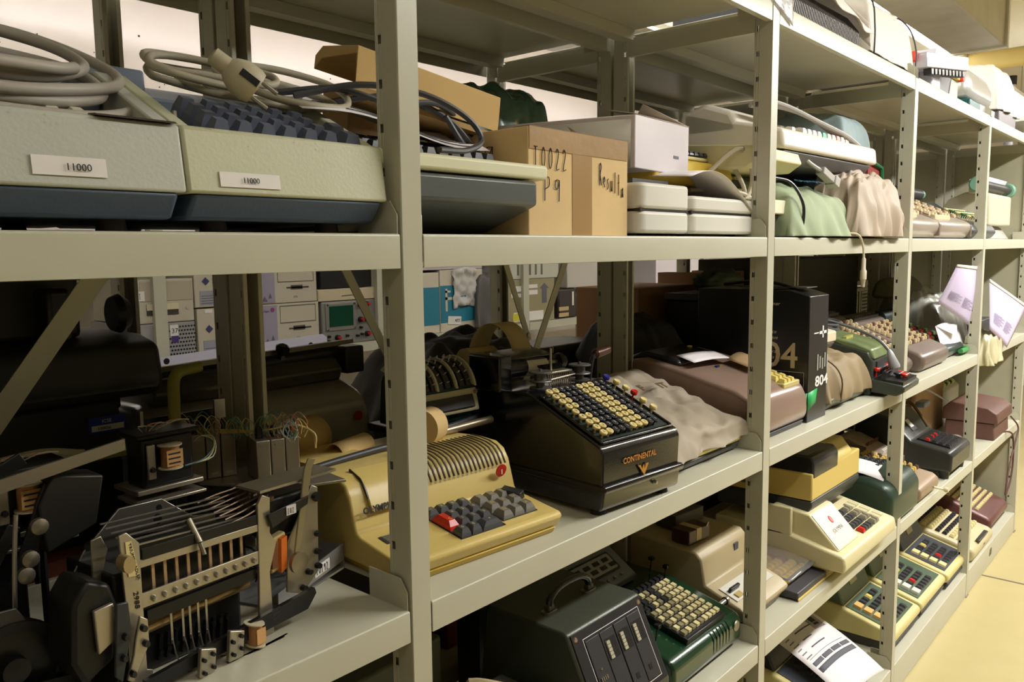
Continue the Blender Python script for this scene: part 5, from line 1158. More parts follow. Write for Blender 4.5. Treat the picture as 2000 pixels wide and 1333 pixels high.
# beige machine across the second upright
M_BEI = mat(L((168, 152, 116)), .45, 0, .05, 300, .03)
t = thing('accounting_machine', 'beige stepped calculator behind the second upright carrying small dark boxes', 'calculator', (.985, .045, Z4))
b = MB(); b.prism([(.0, .03), (-.008, .045), (.01, .06), (.095, .092), (.105, .15), (.12, .165), (.30, .175), (.30, .03)], 0, .235); b.build('case', M_BEI, t, bev=.005)
b = MB(); b.prism([(.02, .0), (.004, .029), (.29, .029), (.28, .0)], .008, .227); b.build('base', mat(L((120, 106, 82)), .5), t, bev=.003)
b = MB(); b.box(.02, .215, .025, .075, 0, .0012, Tm((0, 0, .0575), .36)); b.build('key_panel', mat(L((196, 192, 180)), .5), t)
b = MB(); b.box(.03, .075, .05, .058, .0, .012, Tm((0, 0, .058), .36)); b.build('key_bar', M_BLACK, t, bev=.002)
b = MB(); b.box(.035, .06, .03, .044, .0, .004, Tm((0, 0, .058), .36)); b.build('indicator', mat(L((170, 150, 90)), .4), t)
b = MB(); b.box(.16, .18, .1, .1045, .128, .145, Tm((0, 0, 0), -.0)); b.build('badge', mat(L((70, 74, 84)), .3), t)
for k in range(2):
    b = MB(); b.box(.15, .19, .10, .1045, .118-.006*k, .121-.006*k); b.build('print_line', mat(L((120, 108, 86)), .6), t)
t = thing('small_case', 'small maroon case with a cream stripe on the beige stepped calculator', 'case', (1.00, .19, Z4+.172), -.1)
b = MB(); b.box(0, .085, 0, .05, 0, .032); b.build('box', mat(L((72, 44, 40)), .35), t, bev=.002)
b = MB(); b.box(.03, .05, -.0008, .0508, .004, .0328); b.build('stripe', mat(L((190, 172, 120)), .5), t)
b = MB(); b.cyl((.07, .0, .03), (.072, -.004, .042), .003, 8); b.build('clasp', M_STEEL, t)
t = thing('small_case', 'small flat grey case behind the maroon one on the beige calculator', 'case', (1.06, .26, Z4+.176), -.1)
b = MB(); b.box(0, .12, 0, .06, 0, .036); b.build('box', mat(L((70, 66, 60)), .4), t, bev=.002)
t = thing('plastic_bag', 'crumpled red and white plastic bag behind the small dark cases', 'bag', (1.10, .41, .62))
rr = random.Random(3)
def blob(cx, cy, cz_, rx, ry, rz_, am, seed, n=18):
    b = MB()
    def f(u, v):
        a = 2*PI*u; p = PI*(v-.5); d = Vector((math.cos(a)*math.cos(p), math.sin(a)*math.cos(p), math.sin(p)))
        k = 1+am*noise.noise(d*2.3+Vector((seed, 0, 0)))+am*.6*abs(noise.noise(d*5+Vector((0, seed, 0))))
        return (cx+d.x*rx*k, cy+d.y*ry*k, max(.003, cz_+d.z*rz_*k))
    return b.grid(f, n*2, n)
blob(.10, .08, .14, .14, .10, .16, .5, 1.3).build('bag', mat(L((170, 160, 145)), .3, 0, .4, 40, .08, coat=.3), t, ang=180)
blob(.26, .06, .22, .08, .05, .075, .5, 4.1).build('red_print', mat(L((196, 40, 34)), .3, 0, .3, 40, .1, coat=.3), t, ang=180)
blob(.17, .06, .28, .07, .045, .05, .5, 7.7).build('black_print', mat(L((40, 40, 36)), .3, 0, .3, 40, .1, coat=.3), t, ang=180)
blob(.30, .03, .18, .055, .03, .055, .5, 2.7).build('white_panel', mat(L((210, 190, 190)), .4, 0, .3, 40, .1), t, ang=180)
text('DAS', .05, M_TAG, t, (0, 0, 0), T=Tm((.11, -.012, .27), PI/2, -.5, 0), bold=.001)
# ================================================================ fourth shelf, second bay
t = thing('bagged_keyboard', 'flat keyboard with yellow and red keys wrapped in clear plastic', 'keyboard', (1.235, .02, Z4))
b = MB(); b.prism([(.0, .004), (.0, .022), (.22, .04), (.22, .004)], 0, .25); b.build('case', mat(L((64, 62, 66)), .45), t, bev=.003)
b = MB(); b.box(-.001, .251, -.002, .0, .003, .008); b.build('cream_edge', mat(L((226, 200, 110)), .5), t)
keys(t, (.02, .05, .028), .08, 9, 4, .022, .03, 'cap', .019, .026, .01, lambda i, j: mat(L((170, 50, 30)), .5) if i in (0, 6) and j > 1 else mat(L((40, 90, 70)), .5) if i == 7 else mat(L((216, 180, 80)), .5))
b = MB(); b.grid(lambda u, v: (.0+.235*u, .02+.24*v, .046+.02*v+.006*noise.noise(Vector((u*5, v*5, 1)))+.02*math.sin(PI*u)*v), 16, 14); b.build('plastic_wrap', mat((.9, .9, .88), .12, 0, .3, 30, .0, trans=.92, spec=.5), t, solid=.0004, ang=180)
M_CRM = mat(L((212, 202, 158)), .42, 0, .03, 300, .02)
t = thing('printing_calculator', 'cream printing calculator with white printer lid and red badge beneath yellow machine', 'calculator', (1.40, -.032, Z4), .0)
b = MB(); b.prism([(.0, .032), (-.004, .05), (.0, .072), (.01, .076), (.17, .112), (.36, .118), (.36, .032)], 0, .425); b.build('case', M_CRM, t, bev=.006, seg=3)
b = MB(); b.prism([(.06, .0), (.03, .031), (.34, .031), (.33, .0)], .02, .405); b.build('base', mat(L((190, 180, 136)), .5), t, bev=.003)
b = MB(); b.prism([(.02, .078), (.10, .162), (.20, .175), (.20, .10)], .02, .175); b.build('printer_lid', M_CRM, t, bev=.004)
sl = math.atan2(.084, .08); T_ = Tm((0, .0196, .0785), sl)
b = MB(); b.box(.026, .17, .006, .112, .0, .0012, T_); p = b.build('lid_face', mat(L((214, 206, 190)), .4), t)
b = MB(); b.lathe([(.011, 0), (.0105, .0012)], 20, T_ @ Tm((.10, .078, .0012)) @ Matrix.Diagonal((.8, 1, 1, 1))); b.build('logo_badge', mat(L((190, 40, 30)), .4), p)
b = MB(); b.box(.0995, .1015, .072, .084, .0024, .0028, T_); b.build('badge_mark', M_TAG, p)
text('|OLYMPIA', .0155, mat(L((60, 52, 44)), .6), p, (0, 0, 0), T=T_ @ Tm((.066, .044, .0013)))
b = MB(); b.box(.0, .012, .14, .21, .10, .178); b.build('side_fin', M_CRM, t, bev=.004)
sl2 = math.atan2(.036, .16)
keys(t, (.215, .03, .083), sl2, 4, 4, .021, .026, 'cap', .019, .023, .009, lambda i, j: M_REDKEY if (i, j) == (0, 0) else mat((.05, .05, .05), .4))
keys(t, (.31, .03, .083), sl2, 2, 4, .021, .026, 'cap', .019, .023, .009, mat(L((130, 124, 104)), .4))
keys(t, (.362, .04, .085), sl2, 2, 3, .024, .036, 'square', .022, .03, .004, mat(L((196, 188, 150)), .4))
b = MB(); b.box(.19, .41, .165, .18, .112, .124); b.build('grey_stripe', mat(L((120, 116, 122)), .5), t)
b = MB(); b.box(.24, .26, .145, .165, .112, .13); b.build('slide_switch', M_BLACK, t, bev=.003)
t = thing('tabulator', 'mustard and black machine stacked on the cream printing calculator', 'office machine', (1.44, .07, Z4+.142), .0)
b = MB(); b.prism([(.02, .0), (.0, .035), (.0, .05), (.27, .05), (.27, .0)], .0, .37); b.build('base', mat((.04, .042, .04), .4), t, bev=.004)
b = MB(); b.plan([(0, 0), (.37, -.0), (.37, .27), (0, .27)], .051, .125); b.build('case', mat(L((206, 180, 100)), .45), t, bev=.004)
b = MB(); b.prism([(.0, .12), (.0, .135), (.03, .172), (.27, .172), (.27, .12)], .17, .30); b.build('raised_case', mat(L((212, 190, 112)), .45), t, bev=.004)
b = MB(); b.prism([(-.002, .11), (-.002, .155), (.012, .172), (.2, .168), (.2, .11)], .004, .185); b.build('black_hood', mat((.02, .02, .022), .25), t, bev=.006)
b = MB(); b.box(-.001, .0, .20, .215, .085, .10); b.build('blue_badge', mat(L((50, 70, 120)), .5), t)
b = MB(); b.box(-.001, .0, .17, .2, .07, .078); b.build('print_line', mat(L((90, 90, 110)), .5), t)
# ================================================================ fourth shelf, third bay
t = thing('metal_case', 'rounded dark green metal machine case under a printed sheet', 'case', (1.90, .0, Z4))
b = MB(); b.prism([(.0, .005), (-.003, .10), (.02, .135), (.08, .15), (.3, .15), (.3, .005)], 0, .30); b.build('case', mat(L((44, 62, 50)), .35, .2, .06, 300, .04), t, bev=.018, seg=3)
keys(t, (.18, .10, .148), .0, 5, 4, .02, .02, 'cap', .016, .016, .008, M_DARKKEY)
t = thing('paper_sheet', 'white sheet with a black bar lying on the dark green metal case', 'paper', (1.95, .02, Z4+.152), .2)
b = MB(); b.grid(lambda u, v: (.16*u, .02+.22*v, .008+.006*math.sin(3*v)+.004*u-.02*(1-v)**3), 4, 8); b.build('sheet', M_PAPER, t, solid=.0006)
for (y0, y1, x0, x1) in ((.19, .205, .03, .15), (.215, .225, .06, .13)):
    b = MB(); b.box(x0, x1, y0, y1, .0165, .0172); b.build('printed_bar', M_INKGREY, t)
pk = mat(L((150, 128, 104)), .4, .1, .05, 250, .03)
t = long_calc('key_calculator', 2.225, .0, .225, .33, 'pinkish brown full-keyboard calculator with cream crank on the fourth shelf', z=Z4, col=pk, nx=7, ny=10, kk_=lambda i, j: mat(L((200, 170, 90)), .4) if (j+i//2) % 3 else mat(L((80, 60, 44)), .4), h0=.05, h1=.10, kd=.19)
b = MB(); b.cyl((.15, -.002, .03), (.17, -.03, .022), .004, 8); b.lathe([(.007, 0), (.009, .006), (.008, .014)], 12, Tm((.17, -.03, .022), PI/2)); b.build('crank', mat(L((214, 204, 170)), .4), t)
b = MB(); b.box(.13, .165, .10, .13, .1, .125); b.build('lever_block', mat(L((110, 100, 84)), .4, .4), t, bev=.002)
t = thing('adding_machine', 'pinkish calculator with a row of white levers at the back of the fourth shelf', 'adding machine', (2.46, .18, Z4))
b = MB(); b.prism([(.0, .0), (.0, .06), (.04, .10), (.14, .14), (.19, .14), (.19, 0)], 0, .26); b.build('case', mat(L((168, 150, 132)), .4, .1), t, bev=.01, seg=3)
keys(t, (.03, .03, .092), .4, 12, 1, .018, .02, 'cap', .012, .02, .018, M_WHITEKEY)
keys(t, (.03, .08, .118), .4, 12, 1, .018, .02, 'cap', .008, .012, .01, M_BRKEY)
t = thing('adding_machine', 'worn dark grey adding machine on four legs with red keys at fourth upright', 'adding machine', (2.60, -.005, Z4), .0)
M_WORN = mat(L((52, 54, 50)), .3, .3, .2, 120, .2, .3)
for x in (.03, .25):
    for y in (.03, .3):
        b = MB(); b.lathe([(.016, 0), (.02, .03)], 12, Tm((x, y, 0))); b.build('foot', M_BLACK, t)
b = MB(); b.prism([(.0, .03), (-.002, .095), (.01, .108), (.14, .13), (.22, .21), (.34, .24), (.36, .03)], 0, .285); b.build('case', M_WORN, t, bev=.018, seg=3)
b = MB(); b.prism([(.015, .107), (.02, .115), (.13, .134), (.14, .128)], .05, .24); b.build('key_recess', M_BLACK, t)
keys(t, (.065, .03, .113), .17, 8, 4, .021, .024, 'cap', .015, .018, .012, lambda i, j: M_REDKEY if j == 3 and i in (0, 3, 5) else M_DARKKEY)
b = MB(); b.box(.10, .16, .165, .205, -.012, .003, Tm((0, 0, .012), .8) @ Tm((0, -.0, .0))); 
b = MB(); T_ = Tm((0, .145, .136), math.atan2(.08, .08)); b.box(.09, .15, .02, .08, .0, .002, T_); o_ = b.build('number_plate', mat((.05, .05, .05), .4), t)
b = MB(); b.box(.10, .135, .035, .07, .002, .003, T_); b.build('dial_sheet', M_TAG, o_)
b = MB(); b.tube([(.19, .23, .235), (.2, .2, .24), (.21, .17, .20), (.22, .14, .15)], .006, 8); b.build('lever', mat(L((110, 90, 60)), .4, .5), t)
t = thing('plastic_bag', 'clear plastic bag draped behind and beside the worn dark adding machine', 'bag', (2.90, .02, Z4))
M_CLR = mat(L((215, 210, 205)), .15, 0, .5, 30, .02, trans=.6)
b = MB(); b.grid(lambda u, v: (.02+.36*u+.03*noise.noise(Vector((u*4, v*4, 3))), .30-.26*v*(.6+.4*u)+.03*noise.noise(Vector((u*5, v*5, 9))), max(.003, (.19*(1-u)+.02)*(1-v*.55)+.03*noise.noise(Vector((u*6, v*6, 5))))), 26, 26); b.build('bag', M_CLR, t, solid=.0008, ang=180)
t = thing('grey_cable', 'grey cable looping above the clear plastic bag', 'cable', (2.95, .2, Z4+.2))
b = MB(); b.tube([(-.02, .05, .0), (.0, .05, .06), (.06, .04, .075), (.2, .02, .04), (.34, .0, -.01), (.38, -.02, -.03)], .004, 8); b.build('cable', mat(L((160, 156, 160)), .4), t)
b = MB(); b.box(.08, .17, -.0, .04, -.02, .005); b.build('plug', mat(L((140, 150, 156)), .4), t, bev=.006)
t = thing('cardboard_box', 'tan cardboard flap standing at the back of the last bays', 'box', (3.06, .26, Z4))
b = MB(); b.front([(0, 0), (.54, 0), (.50, .30), (.0, .36)], 0, .12); b.build('carton', mat(L((176, 142, 100)), .85, 0, .05, 60, .03), t, bev=.002)
t = thing('leather_case', 'brown leather case with lid flap on the fourth shelf of the last bay', 'case', (3.40, .005, Z4))
M_LE = mat(L((98, 66, 56)), .5, 0, .15, 200, .06)
b = MB(); b.prism([(.0, .0), (.005, .075), (.2, .075), (.2, .0)], 0, .31); b.build('body', M_LE, t, bev=.005)
b = MB(); b.prism([(-.012, .076), (-.008, .12), (.03, .145), (.18, .16), (.21, .13), (.21, .076)], -.008, .318); b.build('lid', M_LE, t, bev=.005)
b = MB(); b.box(.05, .13, .12, .128, .155, .165); b.build('clasp', mat(L((170, 150, 100)), .3, .7), t)
t = thing('office_machine', 'white calculator with black and yellow keys standing tilted behind the leather case', 'calculator', (3.62, .27, Z4+.0), .0)
b = MB(); b.prism([(.0, .0), (.0, .16), (.10, .25), (.11, .0)], 0, .32); b.build('case', mat(L((206, 202, 184)), .45), t, bev=.006)
keys(t, (.08, .02, .18), .75, 5, 4, .04, .025, 'cap', .034, .02, .012, lambda i, j: M_DARKKEY if (i+j) % 2 else mat(L((214, 220, 110)), .4))
t = thing('brown_cable', 'brown cord hanging in a loop from the fourth shelf by the end panel', 'cord', (3.70, -.01, Z4))
b = MB(); b.tube([(-.1, .04, .004), (-.06, -.006, -.0), (.0, -.01, -.05), (.02, -.01, -.15), (-.02, -.01, -.24), (-.10, -.01, -.28), (-.12, -.01, -.27), (-.06, -.01, -.16), (.06, -.01, -.06), (.10, -.01, .0), (.08, .02, .05)], .004, 8); b.build('cord', mat(L((86, 54, 46)), .5), t)

# ================================================================ bottom shelf: cream and green adding machines
def adder(x, y, w, label, panel, hood, whites=True, red=True, wk=M_WHITEKEY, rz=0.0):
    t = thing('electric_calculator', label, 'calculator', (x, y, Z5), rz, None)
    sh = mat(L((202, 190, 128)), .42, 0, .03, 300, .03)
    b = MB(); b.prism([(.02, .0), (.004, .02), (.004, .03), (.32, .03), (.32, 0)], .008, w-.008); b.build('base', mat((.035, .035, .03), .5), t, bev=.003)
    prof = [(.008, .031), (.0, .045), (.002, .062), (.012, .068), (.18, .115), (.33, .14), (.34, .12), (.34, .031)]
    b = MB(); b.prism(prof, 0, w); b.build('shell', sh, t, bev=.007, seg=3)
    sl_ = math.atan2(.047, .168)
    b = MB(); b.box(.022, w-.022, .022, .175, -.001, .002, Tm((0, 0, .0655), sl_)); b.build('key_panel', panel, t)
    b = MB(); b.prism([(.17, .114), (.21, .205), (.225, .212), (.30, .215), (.33, .14), (.3, .12)], .014, w-.014); b.build('hood', hood, t, bev=.006, seg=3)
    if whites: keys(t, (.062, .042, .073), sl_, 1, 4, .03, .034, 'square', .036, .029, .015, wk)
    keys(t, (.105, .042, .073), sl_, 5, 4, .030, .034, 'cap', .026, .029, .013, lambda i, j: M_REDKEY if red and i == 1 and j == 1 else mat(L((210, 190, 90)), .4) if (i, j) == (2, 3) else M_DARKKEY)
    b = MB(); b.box(w*.35, w*.5, .186, .188, .155, .175); 
    T_ = Tm((0, .170, .1145), math.atan2(.091, .04)); b = MB(); b.box(w*.4, w*.62, .04, .065, .0, .0015, T_); b.build('name_plate', mat(L((190, 186, 150)), .4), t)
    return t
M_PG = mat(L((70, 88, 66)), .45); M_HG = mat(L((96, 112, 88)), .35, .1); M_PB = mat(L((56, 60, 68)), .45); M_HB = mat(L((62, 70, 84)), .35, .1)
adder(1.02, .02, .30, 'cream and dark green calculator at the foot of the 804 upright', mat(L((40, 56, 50)), .45), mat(L((40, 56, 50)), .4), whites=False)
t = adder(1.50, .02, .35, 'cream and black calculator with a printed data sheet lying over its keys', M_PB, mat(L((30, 34, 38)), .3), whites=False)
tp = thing('data_sheet', 'printed data sheet with black bars covering the cream and black calculator', 'paper', (1.53, .02, Z5+.09), -.1)
def sf(u, v): return (.02+.25*u, -.02+.30*v, .012+.06*v+.02*math.sin(2.2*v)+.012*math.sin(PI*u)-.022*(1-v)**4+.03*v*v)
b = MB(); b.grid(sf, 10, 18); b.build('sheet', M_PAPER, tp, solid=.0006)
def patch(u0, u1, v0, v1, m, nm='printed_bar'):
    b = MB(); b.grid(lambda u, v: tuple(Vector(sf(u0+(u1-u0)*u, v0+(v1-v0)*v))+Vector((0, -.0004, .0009))), 8, 3); return b.build(nm, m, tp, solid=.0003)
patch(.08, .94, .82, .87, M_INKGREY); patch(.08, .94, .26, .31, M_INKGREY)
for k in range(4): patch(.08+.22*k, .28+.22*k, .33, .37, M_INKGREY)
patch(.66, .92, .58, .80, mat(L((160, 150, 150)), .8), 'printed_photo'); patch(.73, .85, .62, .76, mat(L((40, 40, 44)), .8), 'printed_photo')
for k in range(8): patch(.08, .2-.02*(k % 3), .42+.045*k, .43+.045*k, mat(L((120, 115, 118)), .8), 'print_line'); patch(.3, .5+.12*(k % 3), .42+.045*k, .432+.045*k, mat(L((90, 86, 90)), .8), 'print_line') if k % 2 else None
patch(.1, .9, .40, .404, mat(L((120, 115, 118)), .8), 'print_line'); patch(.4, .9, .92, .924, mat(L((120, 115, 118)), .8), 'print_line')
text('Data sheet', .010, M_INKGREY, tp, (0, 0, 0), T=Tm((.09, .19, .098), .2)) if False else None
adder(2.07, .02, .30, 'cream and green calculator with orange keys, left of three alike', M_PG, M_HG, wk=mat(L((214, 170, 100)), .4), red=False)
adder(2.39, .02, .325, 'cream and green calculator with four white keys, middle of three alike', M_PG, M_HG)
adder(2.725, .012, .31, 'cream and blue grey calculator with four cream keys, right of three alike', M_PB, M_HB, wk=M_CREAMKEY)
t = thing('display_unit', 'pale green display box standing on the left green calculator hood', 'display', (2.10, .21, Z5+.216))
b = MB(); b.prism([(.0, .0), (.03, .075), (.10, .08), (.12, .0)], 0, .22); b.build('case', mat(L((150, 158, 130)), .35, .1), t, bev=.008, seg=3)
t = thing('display_board', 'thin white panel leaning between the green calculators', 'panel', (2.42, .24, Z5+.216))
b = MB(); b.box(0, .18, .0, .004, 0, .05, Tm((0, 0, 0), .3)); b.build('panel', M_PAPER, t)
t = thing('power_adapter', 'cream box wound with dark cable on the blue grey calculator', 'power supply', (2.74, .235, Z5+.216))
b = MB(); b.plan(rrect(.22, .1, .02, 4, .11, .05), 0, .07); b.build('box', mat(L((200, 186, 136)), .45), t, bev=.006)
b = MB(); b.box(.02, .2, .005, .095, .0, .005); b.build('foot', M_BLACK, t)
for k in range(4):
    b = MB(); b.tube(ring_pts(.11, .045, .078+.008*k, .10-.01*k, .05, 12, .008, .1, seed=110+k), .0035, 8, 4, closed=True); b.build('cable_turn', mat(L((96, 88, 76)), .4), t)
t = long_calc('full_keyboard_calculator', 3.10, .0, .36, .36, 'ivory full-keyboard calculator with black and cream key rows near the end', z=Z5, col=mat(L((192, 180, 140)), .4, 0, .03, 300, .02), nx=9, ny=8, h0=.05, h1=.12, kk_=lambda i, j: M_DARKKEY if j in (2, 3, 6) else M_CREAMKEY, kd=.2)
b = MB(); b.box(.10, .26, .012, .03, .062, .072, Tm((0, 0, 0), .15)); b.build('register_window', mat(L((60, 58, 54)), .3), t, bev=.003)
text('Diehl', .014, mat(L((110, 100, 80)), .5), t, (0, 0, 0), T=Tm((.16, -.001, .035), PI/2), shear=.3)
t = long_calc('full_keyboard_calculator', 3.52, .02, .38, .34, 'maroon full-keyboard calculator on a chrome foot beside the end panel', z=Z5+.018, col=mat(L((104, 64, 60)), .35, .1, .04, 300, .03), nx=10, ny=9, h0=.05, h1=.14, kk_=lambda i, j: M_CREAMKEY, kd=.2)
b = MB(); b.prism([(.03, -.018), (.01, -.004), (.01, .0), (.34, .0), (.34, -.018)], .004, .376); b.build('chrome_foot', M_CHROME, t, bev=.002)
t = thing('adding_machine', 'dark maroon machine with round dials behind the ivory calculator', 'adding machine', (3.20, .22, Z5+.155))
b = MB(); b.prism([(.0, .0), (.0, .08), (.05, .13), (.14, .14), (.15, 0)], 0, .3); b.build('case', mat(L((66, 40, 38)), .35), t, bev=.01, seg=3)
for k in range(2):
    b = MB(); b.lathe([(.04, 0), (.045, .01), (.02, .016), (.018, .03), (.008, .032)], 20, Tm((.07+.1*k, .0, .07), PI/2)); b.build('dial', mat((.03, .03, .03), .2, .5), t)
t = thing('kick_plate_hole', 'dark trapezoid slot in the kick plate below the ivory calculator', 'slot', (3.43, 0, .055)) if False else None
b = MB(); b.front([(3.40, .045), (3.445, .045), (3.445, .075), (3.415, .075)], -.0006, .0004); o_ = b.build('trim_3', M_BLACK); struct(o_)
# bottom left bays: dark machines in the shade
for k, (x, c, lab) in enumerate([(.10, (60, 58, 50), 'dark machine in the shade of the bottom shelf, left of two'), (.55, (44, 50, 46), 'dark machine in the shade of the bottom shelf, right of two')]):
    adder(x, .03, .34, lab, M_PB, mat(L(c), .4), whites=False)
# ================================================================ braces
def strap(p0, p1, wd, label, y=None):
    p0 = Vector(p0); p1 = Vector(p1); mid = (p0+p1)/2; d = p1-p0; L_ = d.length; a = math.atan2(d.z, d.x)
    t = thing('diagonal_brace', label, 'brace', tuple(mid), 0)
    b = MB(); b.box(-L_/2, L_/2, -.0012, .0012, -wd/2, wd/2, Matrix.Rotation(-a, 4, 'Y')); b.build('strap', M_RACK, t)
    for s_ in (-1, 1):
        b = MB(); b.lathe([(.006, 0), (.005, .004)], 10, Matrix.Rotation(-a, 4, 'Y') @ Tm((s_*(L_/2-.012), -.0012, 0), PI/2)); b.build('bolt', M_STEEL, t)
strap((-.165, .340, 1.505), (-.50, .340, 1.06), .026, 'wide diagonal brace strap left of the rear upright in the nearest bay')
strap((.165, .40, 1.46), (.30, .40, 1.22), .016, 'short diagonal brace strap just left of the nearest upright')
strap((.53, .372, 1.50), (.64, .372, 1.25), .014, 'left strap of the V brace above the black adding machine')
strap((.78, .362, 1.46), (.60, .362, 1.14), .017, 'right strap of the V brace above the black adding machine')
strap((3.24, .79, 1.50), (3.62, .79, .98), .03, 'left strap of the crossed braces beyond the 804 box')
strap((4.05, .80, 1.45), (3.76, .80, .95), .03, 'right strap of the crossed braces beyond the 804 box')
strap((3.78, .81, 1.36), (3.30, .81, 1.06), .028, 'lower strap of the crossed braces beyond the 804 box')
# ================================================================ rear rack, middle level, left bay
t = thing('copier', 'large black machine standing in the shade behind the left diagonal brace', 'office machine', (-.665, .44, RZ3))
MBK = mat(L((44, 44, 39)), .45, 0, .03, 300, .05)
b = MB(); b.box(.0, .50, .02, .33, .0, .21); b.build('body', MBK, t, bev=.006)
b = MB(); b.prism([(-.02, .215), (-.03, .24), (-.02, .29), (.03, .30), (.2, .30), (.2, .215)], .25, .545); b.build('paper_cover', MBK, t, bev=.018, seg=4)
b = MB(); b.box(-.02, .46, .03, .3, .30, .40); b.build('upper_deck', mat(L((44, 42, 36)), .5), t, bev=.008)
b = MB(); b.box(.40, .43, -.02, .03, .30, .37); b.build('handle', M_BLACK, t, bev=.006)
b = MB(); b.lathe([(.024, 0), (.028, .01), (.02, .022)], 20, Tm((.50, .03, .33), 0, PI/2, 0)); b.build('knob', M_BLACK, t)
b = MB(); b.box(.455, .505, .0175, .0195, .165, .188); p = b.build('inventory_label', mat(L((50, 66, 160)), .5), t)
b = MB(); b.box(.458, .502, .0170, .0176, .168, .176); b.build('number_strip', M_TAG, p)
text('ICSE', .007, M_TAG, p, (0, 0, 0), T=Tm((.472, .0172, .179), PI/2)); text('100056', .006, M_INK, p, (0, 0, 0), T=Tm((.466, .0168, .1695), PI/2))
b = MB(); b.box(.0, .46, -.0, .03, .38, .392); b.build('trim_strip', mat(L((70, 66, 56)), .4), t)
t = thing('wooden_board', 'reddish brown board under the large black machine', 'board', (-.60, .42, RZ3-.0))
b = MB(); b.box(0, .56, -.02, .018, .0, .02); b.build('board', mat(L((110, 50, 34)), .5), t)
# big grey typewriter
t = thing('typewriter', 'big dark grey typewriter with red dot behind the relay cans', 'typewriter', (-.13, .44, RZ3), .0)
MGT = mat(L((158, 156, 146)), .25, .15, .04, 250, .04, coat=.3)
b = MB(); b.prism([(.0, .02), (-.01, .08), (-.005, .135), (.02, .165), (.08, .185), (.2, .185), (.2, .02)], .0, .40); b.build('case', MGT, t, bev=.02, seg=4)
b = MB(); b.prism([(.02, .0), (.005, .02), (.2, .02), (.2, .0)], .01, .39); b.build('base', mat((.02, .02, .02), .5), t)
b = MB(); b.prism([(.06, .18), (.05, .2), (.07, .222), (.18, .222), (.2, .18)], .03, .38); b.build('carriage_bed', mat(L((96, 94, 84)), .3, .4), t, bev=.004)
b = MB(); b.cyl((-.04, .09, .215), (.40, .09, .228), .016, 16); b.build('platen', mat((.02, .02, .02), .4), t)
b = MB(); b.box(-.06, .42, .06, .07, .232, .240, Tm((0, 0, 0), 0, -.03)); b.build('paper_rail', mat(L((120, 116, 90)), .35, .5), t)
for s_, x in ((-1, -.05), (1, .40)):
    b = MB(); b.box(x-.012, x+.03, .05, .13, .19, .24); b.build('carriage_end', mat(L((40, 38, 34)), .4), t, bev=.004)
b = MB(); b.lathe([(.010, 0), (.006, .006), (.013, .014), (.013, .02), (.008, .024)], 6, Tm((.25, .05, .235), .4)); b.build('star_knob', mat((.01, .01, .01), .15), t)
b = MB(); b.lathe([(.009, 0), (.0085, .002)], 18, Tm((.362, -.012, .125), PI/2)); b.build('red_dot', mat(L((150, 40, 34)), .4), t)
text('OLYMPIA', .016, M_INK, t, (0, 0, 0), T=Tm((.085, -.0115, .065), PI/2), sx=1.2)
b = MB(); b.prism([(-.10, -.02), (-.04, .0), (.02, .075), (.01, .08), (-.05, .01), (-.11, -.01)], .31, .40); b.build('keyboard_wing', mat(L((54, 52, 46)), .3, .3), t, bev=.003)
b = MB(); b.box(.32, .40, -.10, -.02, .008, .014, Tm((0, 0, 0.01), .2)); b.build('silver_plate', mat(L((160, 158, 150)), .35, .5), t)
t = thing('machine_part', 'dark grey roller assembly at the left end of the big typewriter', 'mechanism', (-.16, .38, RZ3))
b = MB(); b.cyl((.0, .02, .10), (.07, .03, .105), .02, 16); b.cyl((.03, .05, .13), (.05, .06, .16), .012, 12); b.build('rollers', mat(L((80, 80, 72)), .35, .4), t)
b = MB(); b.prism([(.0, .0), (.0, .15), (.03, .17), (.04, .0)], .0, .11); b.build('bracket', M_DKMET, t, bev=.003)
# ---------------- rear rack, first bay: covered hump, carton, dark machines
t, o = drape('cloth_cover', 'dark olive cover humped over a machine behind the black adding machine', (.40, .44, RZ3), cover_fn(.52, .30, .22, .19, fold=.03, seed=101, roundness=.9), mat(L((56, 54, 46)), .75, 0, .1, 300, .08), 34, 30)
t = thing('brown_carton', 'large dull brown carton on the rear rack behind the taupe machine', 'box', (.99, .56, RZ3))
b = MB(); b.box(.42, .78, .03, .26, .0, .295); b.build('carton', mat(L((150, 112, 78)), .85, 0, .05, 60, .04), t, bev=.003)
t = thing('brown_carton', 'upright brown carton end right of the large dull brown carton', 'box', (1.80, .56, RZ3))
b = MB(); b.front([(0, 0), (.30, 0), (.30, .33), (.24, .33), (.22, .30), (.08, .30), (.06, .33), (0, .33)], 0, .2); b.build('carton', mat(L((165, 128, 94)), .85, 0, .05, 60, .04), t, bev=.002)
t, o = drape('cloth_cover', 'black cover rounded over a machine behind the taupe machine', (1.04, .41, RZ3), cover_fn(.44, .2, .24, .20, fold=.01, seed=121, roundness=1.2), mat((.012, .012, .011), .6), 30, 26)
t = thing('black_cabinet', 'tall black cabinet on the rear rack left of the second upright', 'cabinet', (1.52, .42, RZ3))
b = MB(); b.box(0, .42, 0, .14, 0, .26); b.build('body', mat((.010, .011, .010), .5), t, bev=.006)
b = MB(); b.box(-.05, .4, -.01, .12, .262, .28); b.build('top_board', mat((.012, .012, .012), .4), t)
b = blob(.18, .06, .31, .12, .05, .035, .3, 8.8).build('olive_bag', mat(L((70, 78, 56)), .7), t, ang=180)
t = thing('grey_box', 'grey printer with ridged end and label on the rear rack behind the hump', 'printer', (.80, .60, RZ3+.0))
b = MB(); b.box(.02, .46, 0, .16, 0, .16); b.build('body', mat(L((58, 50, 46)), .4), t, bev=.014, seg=3)
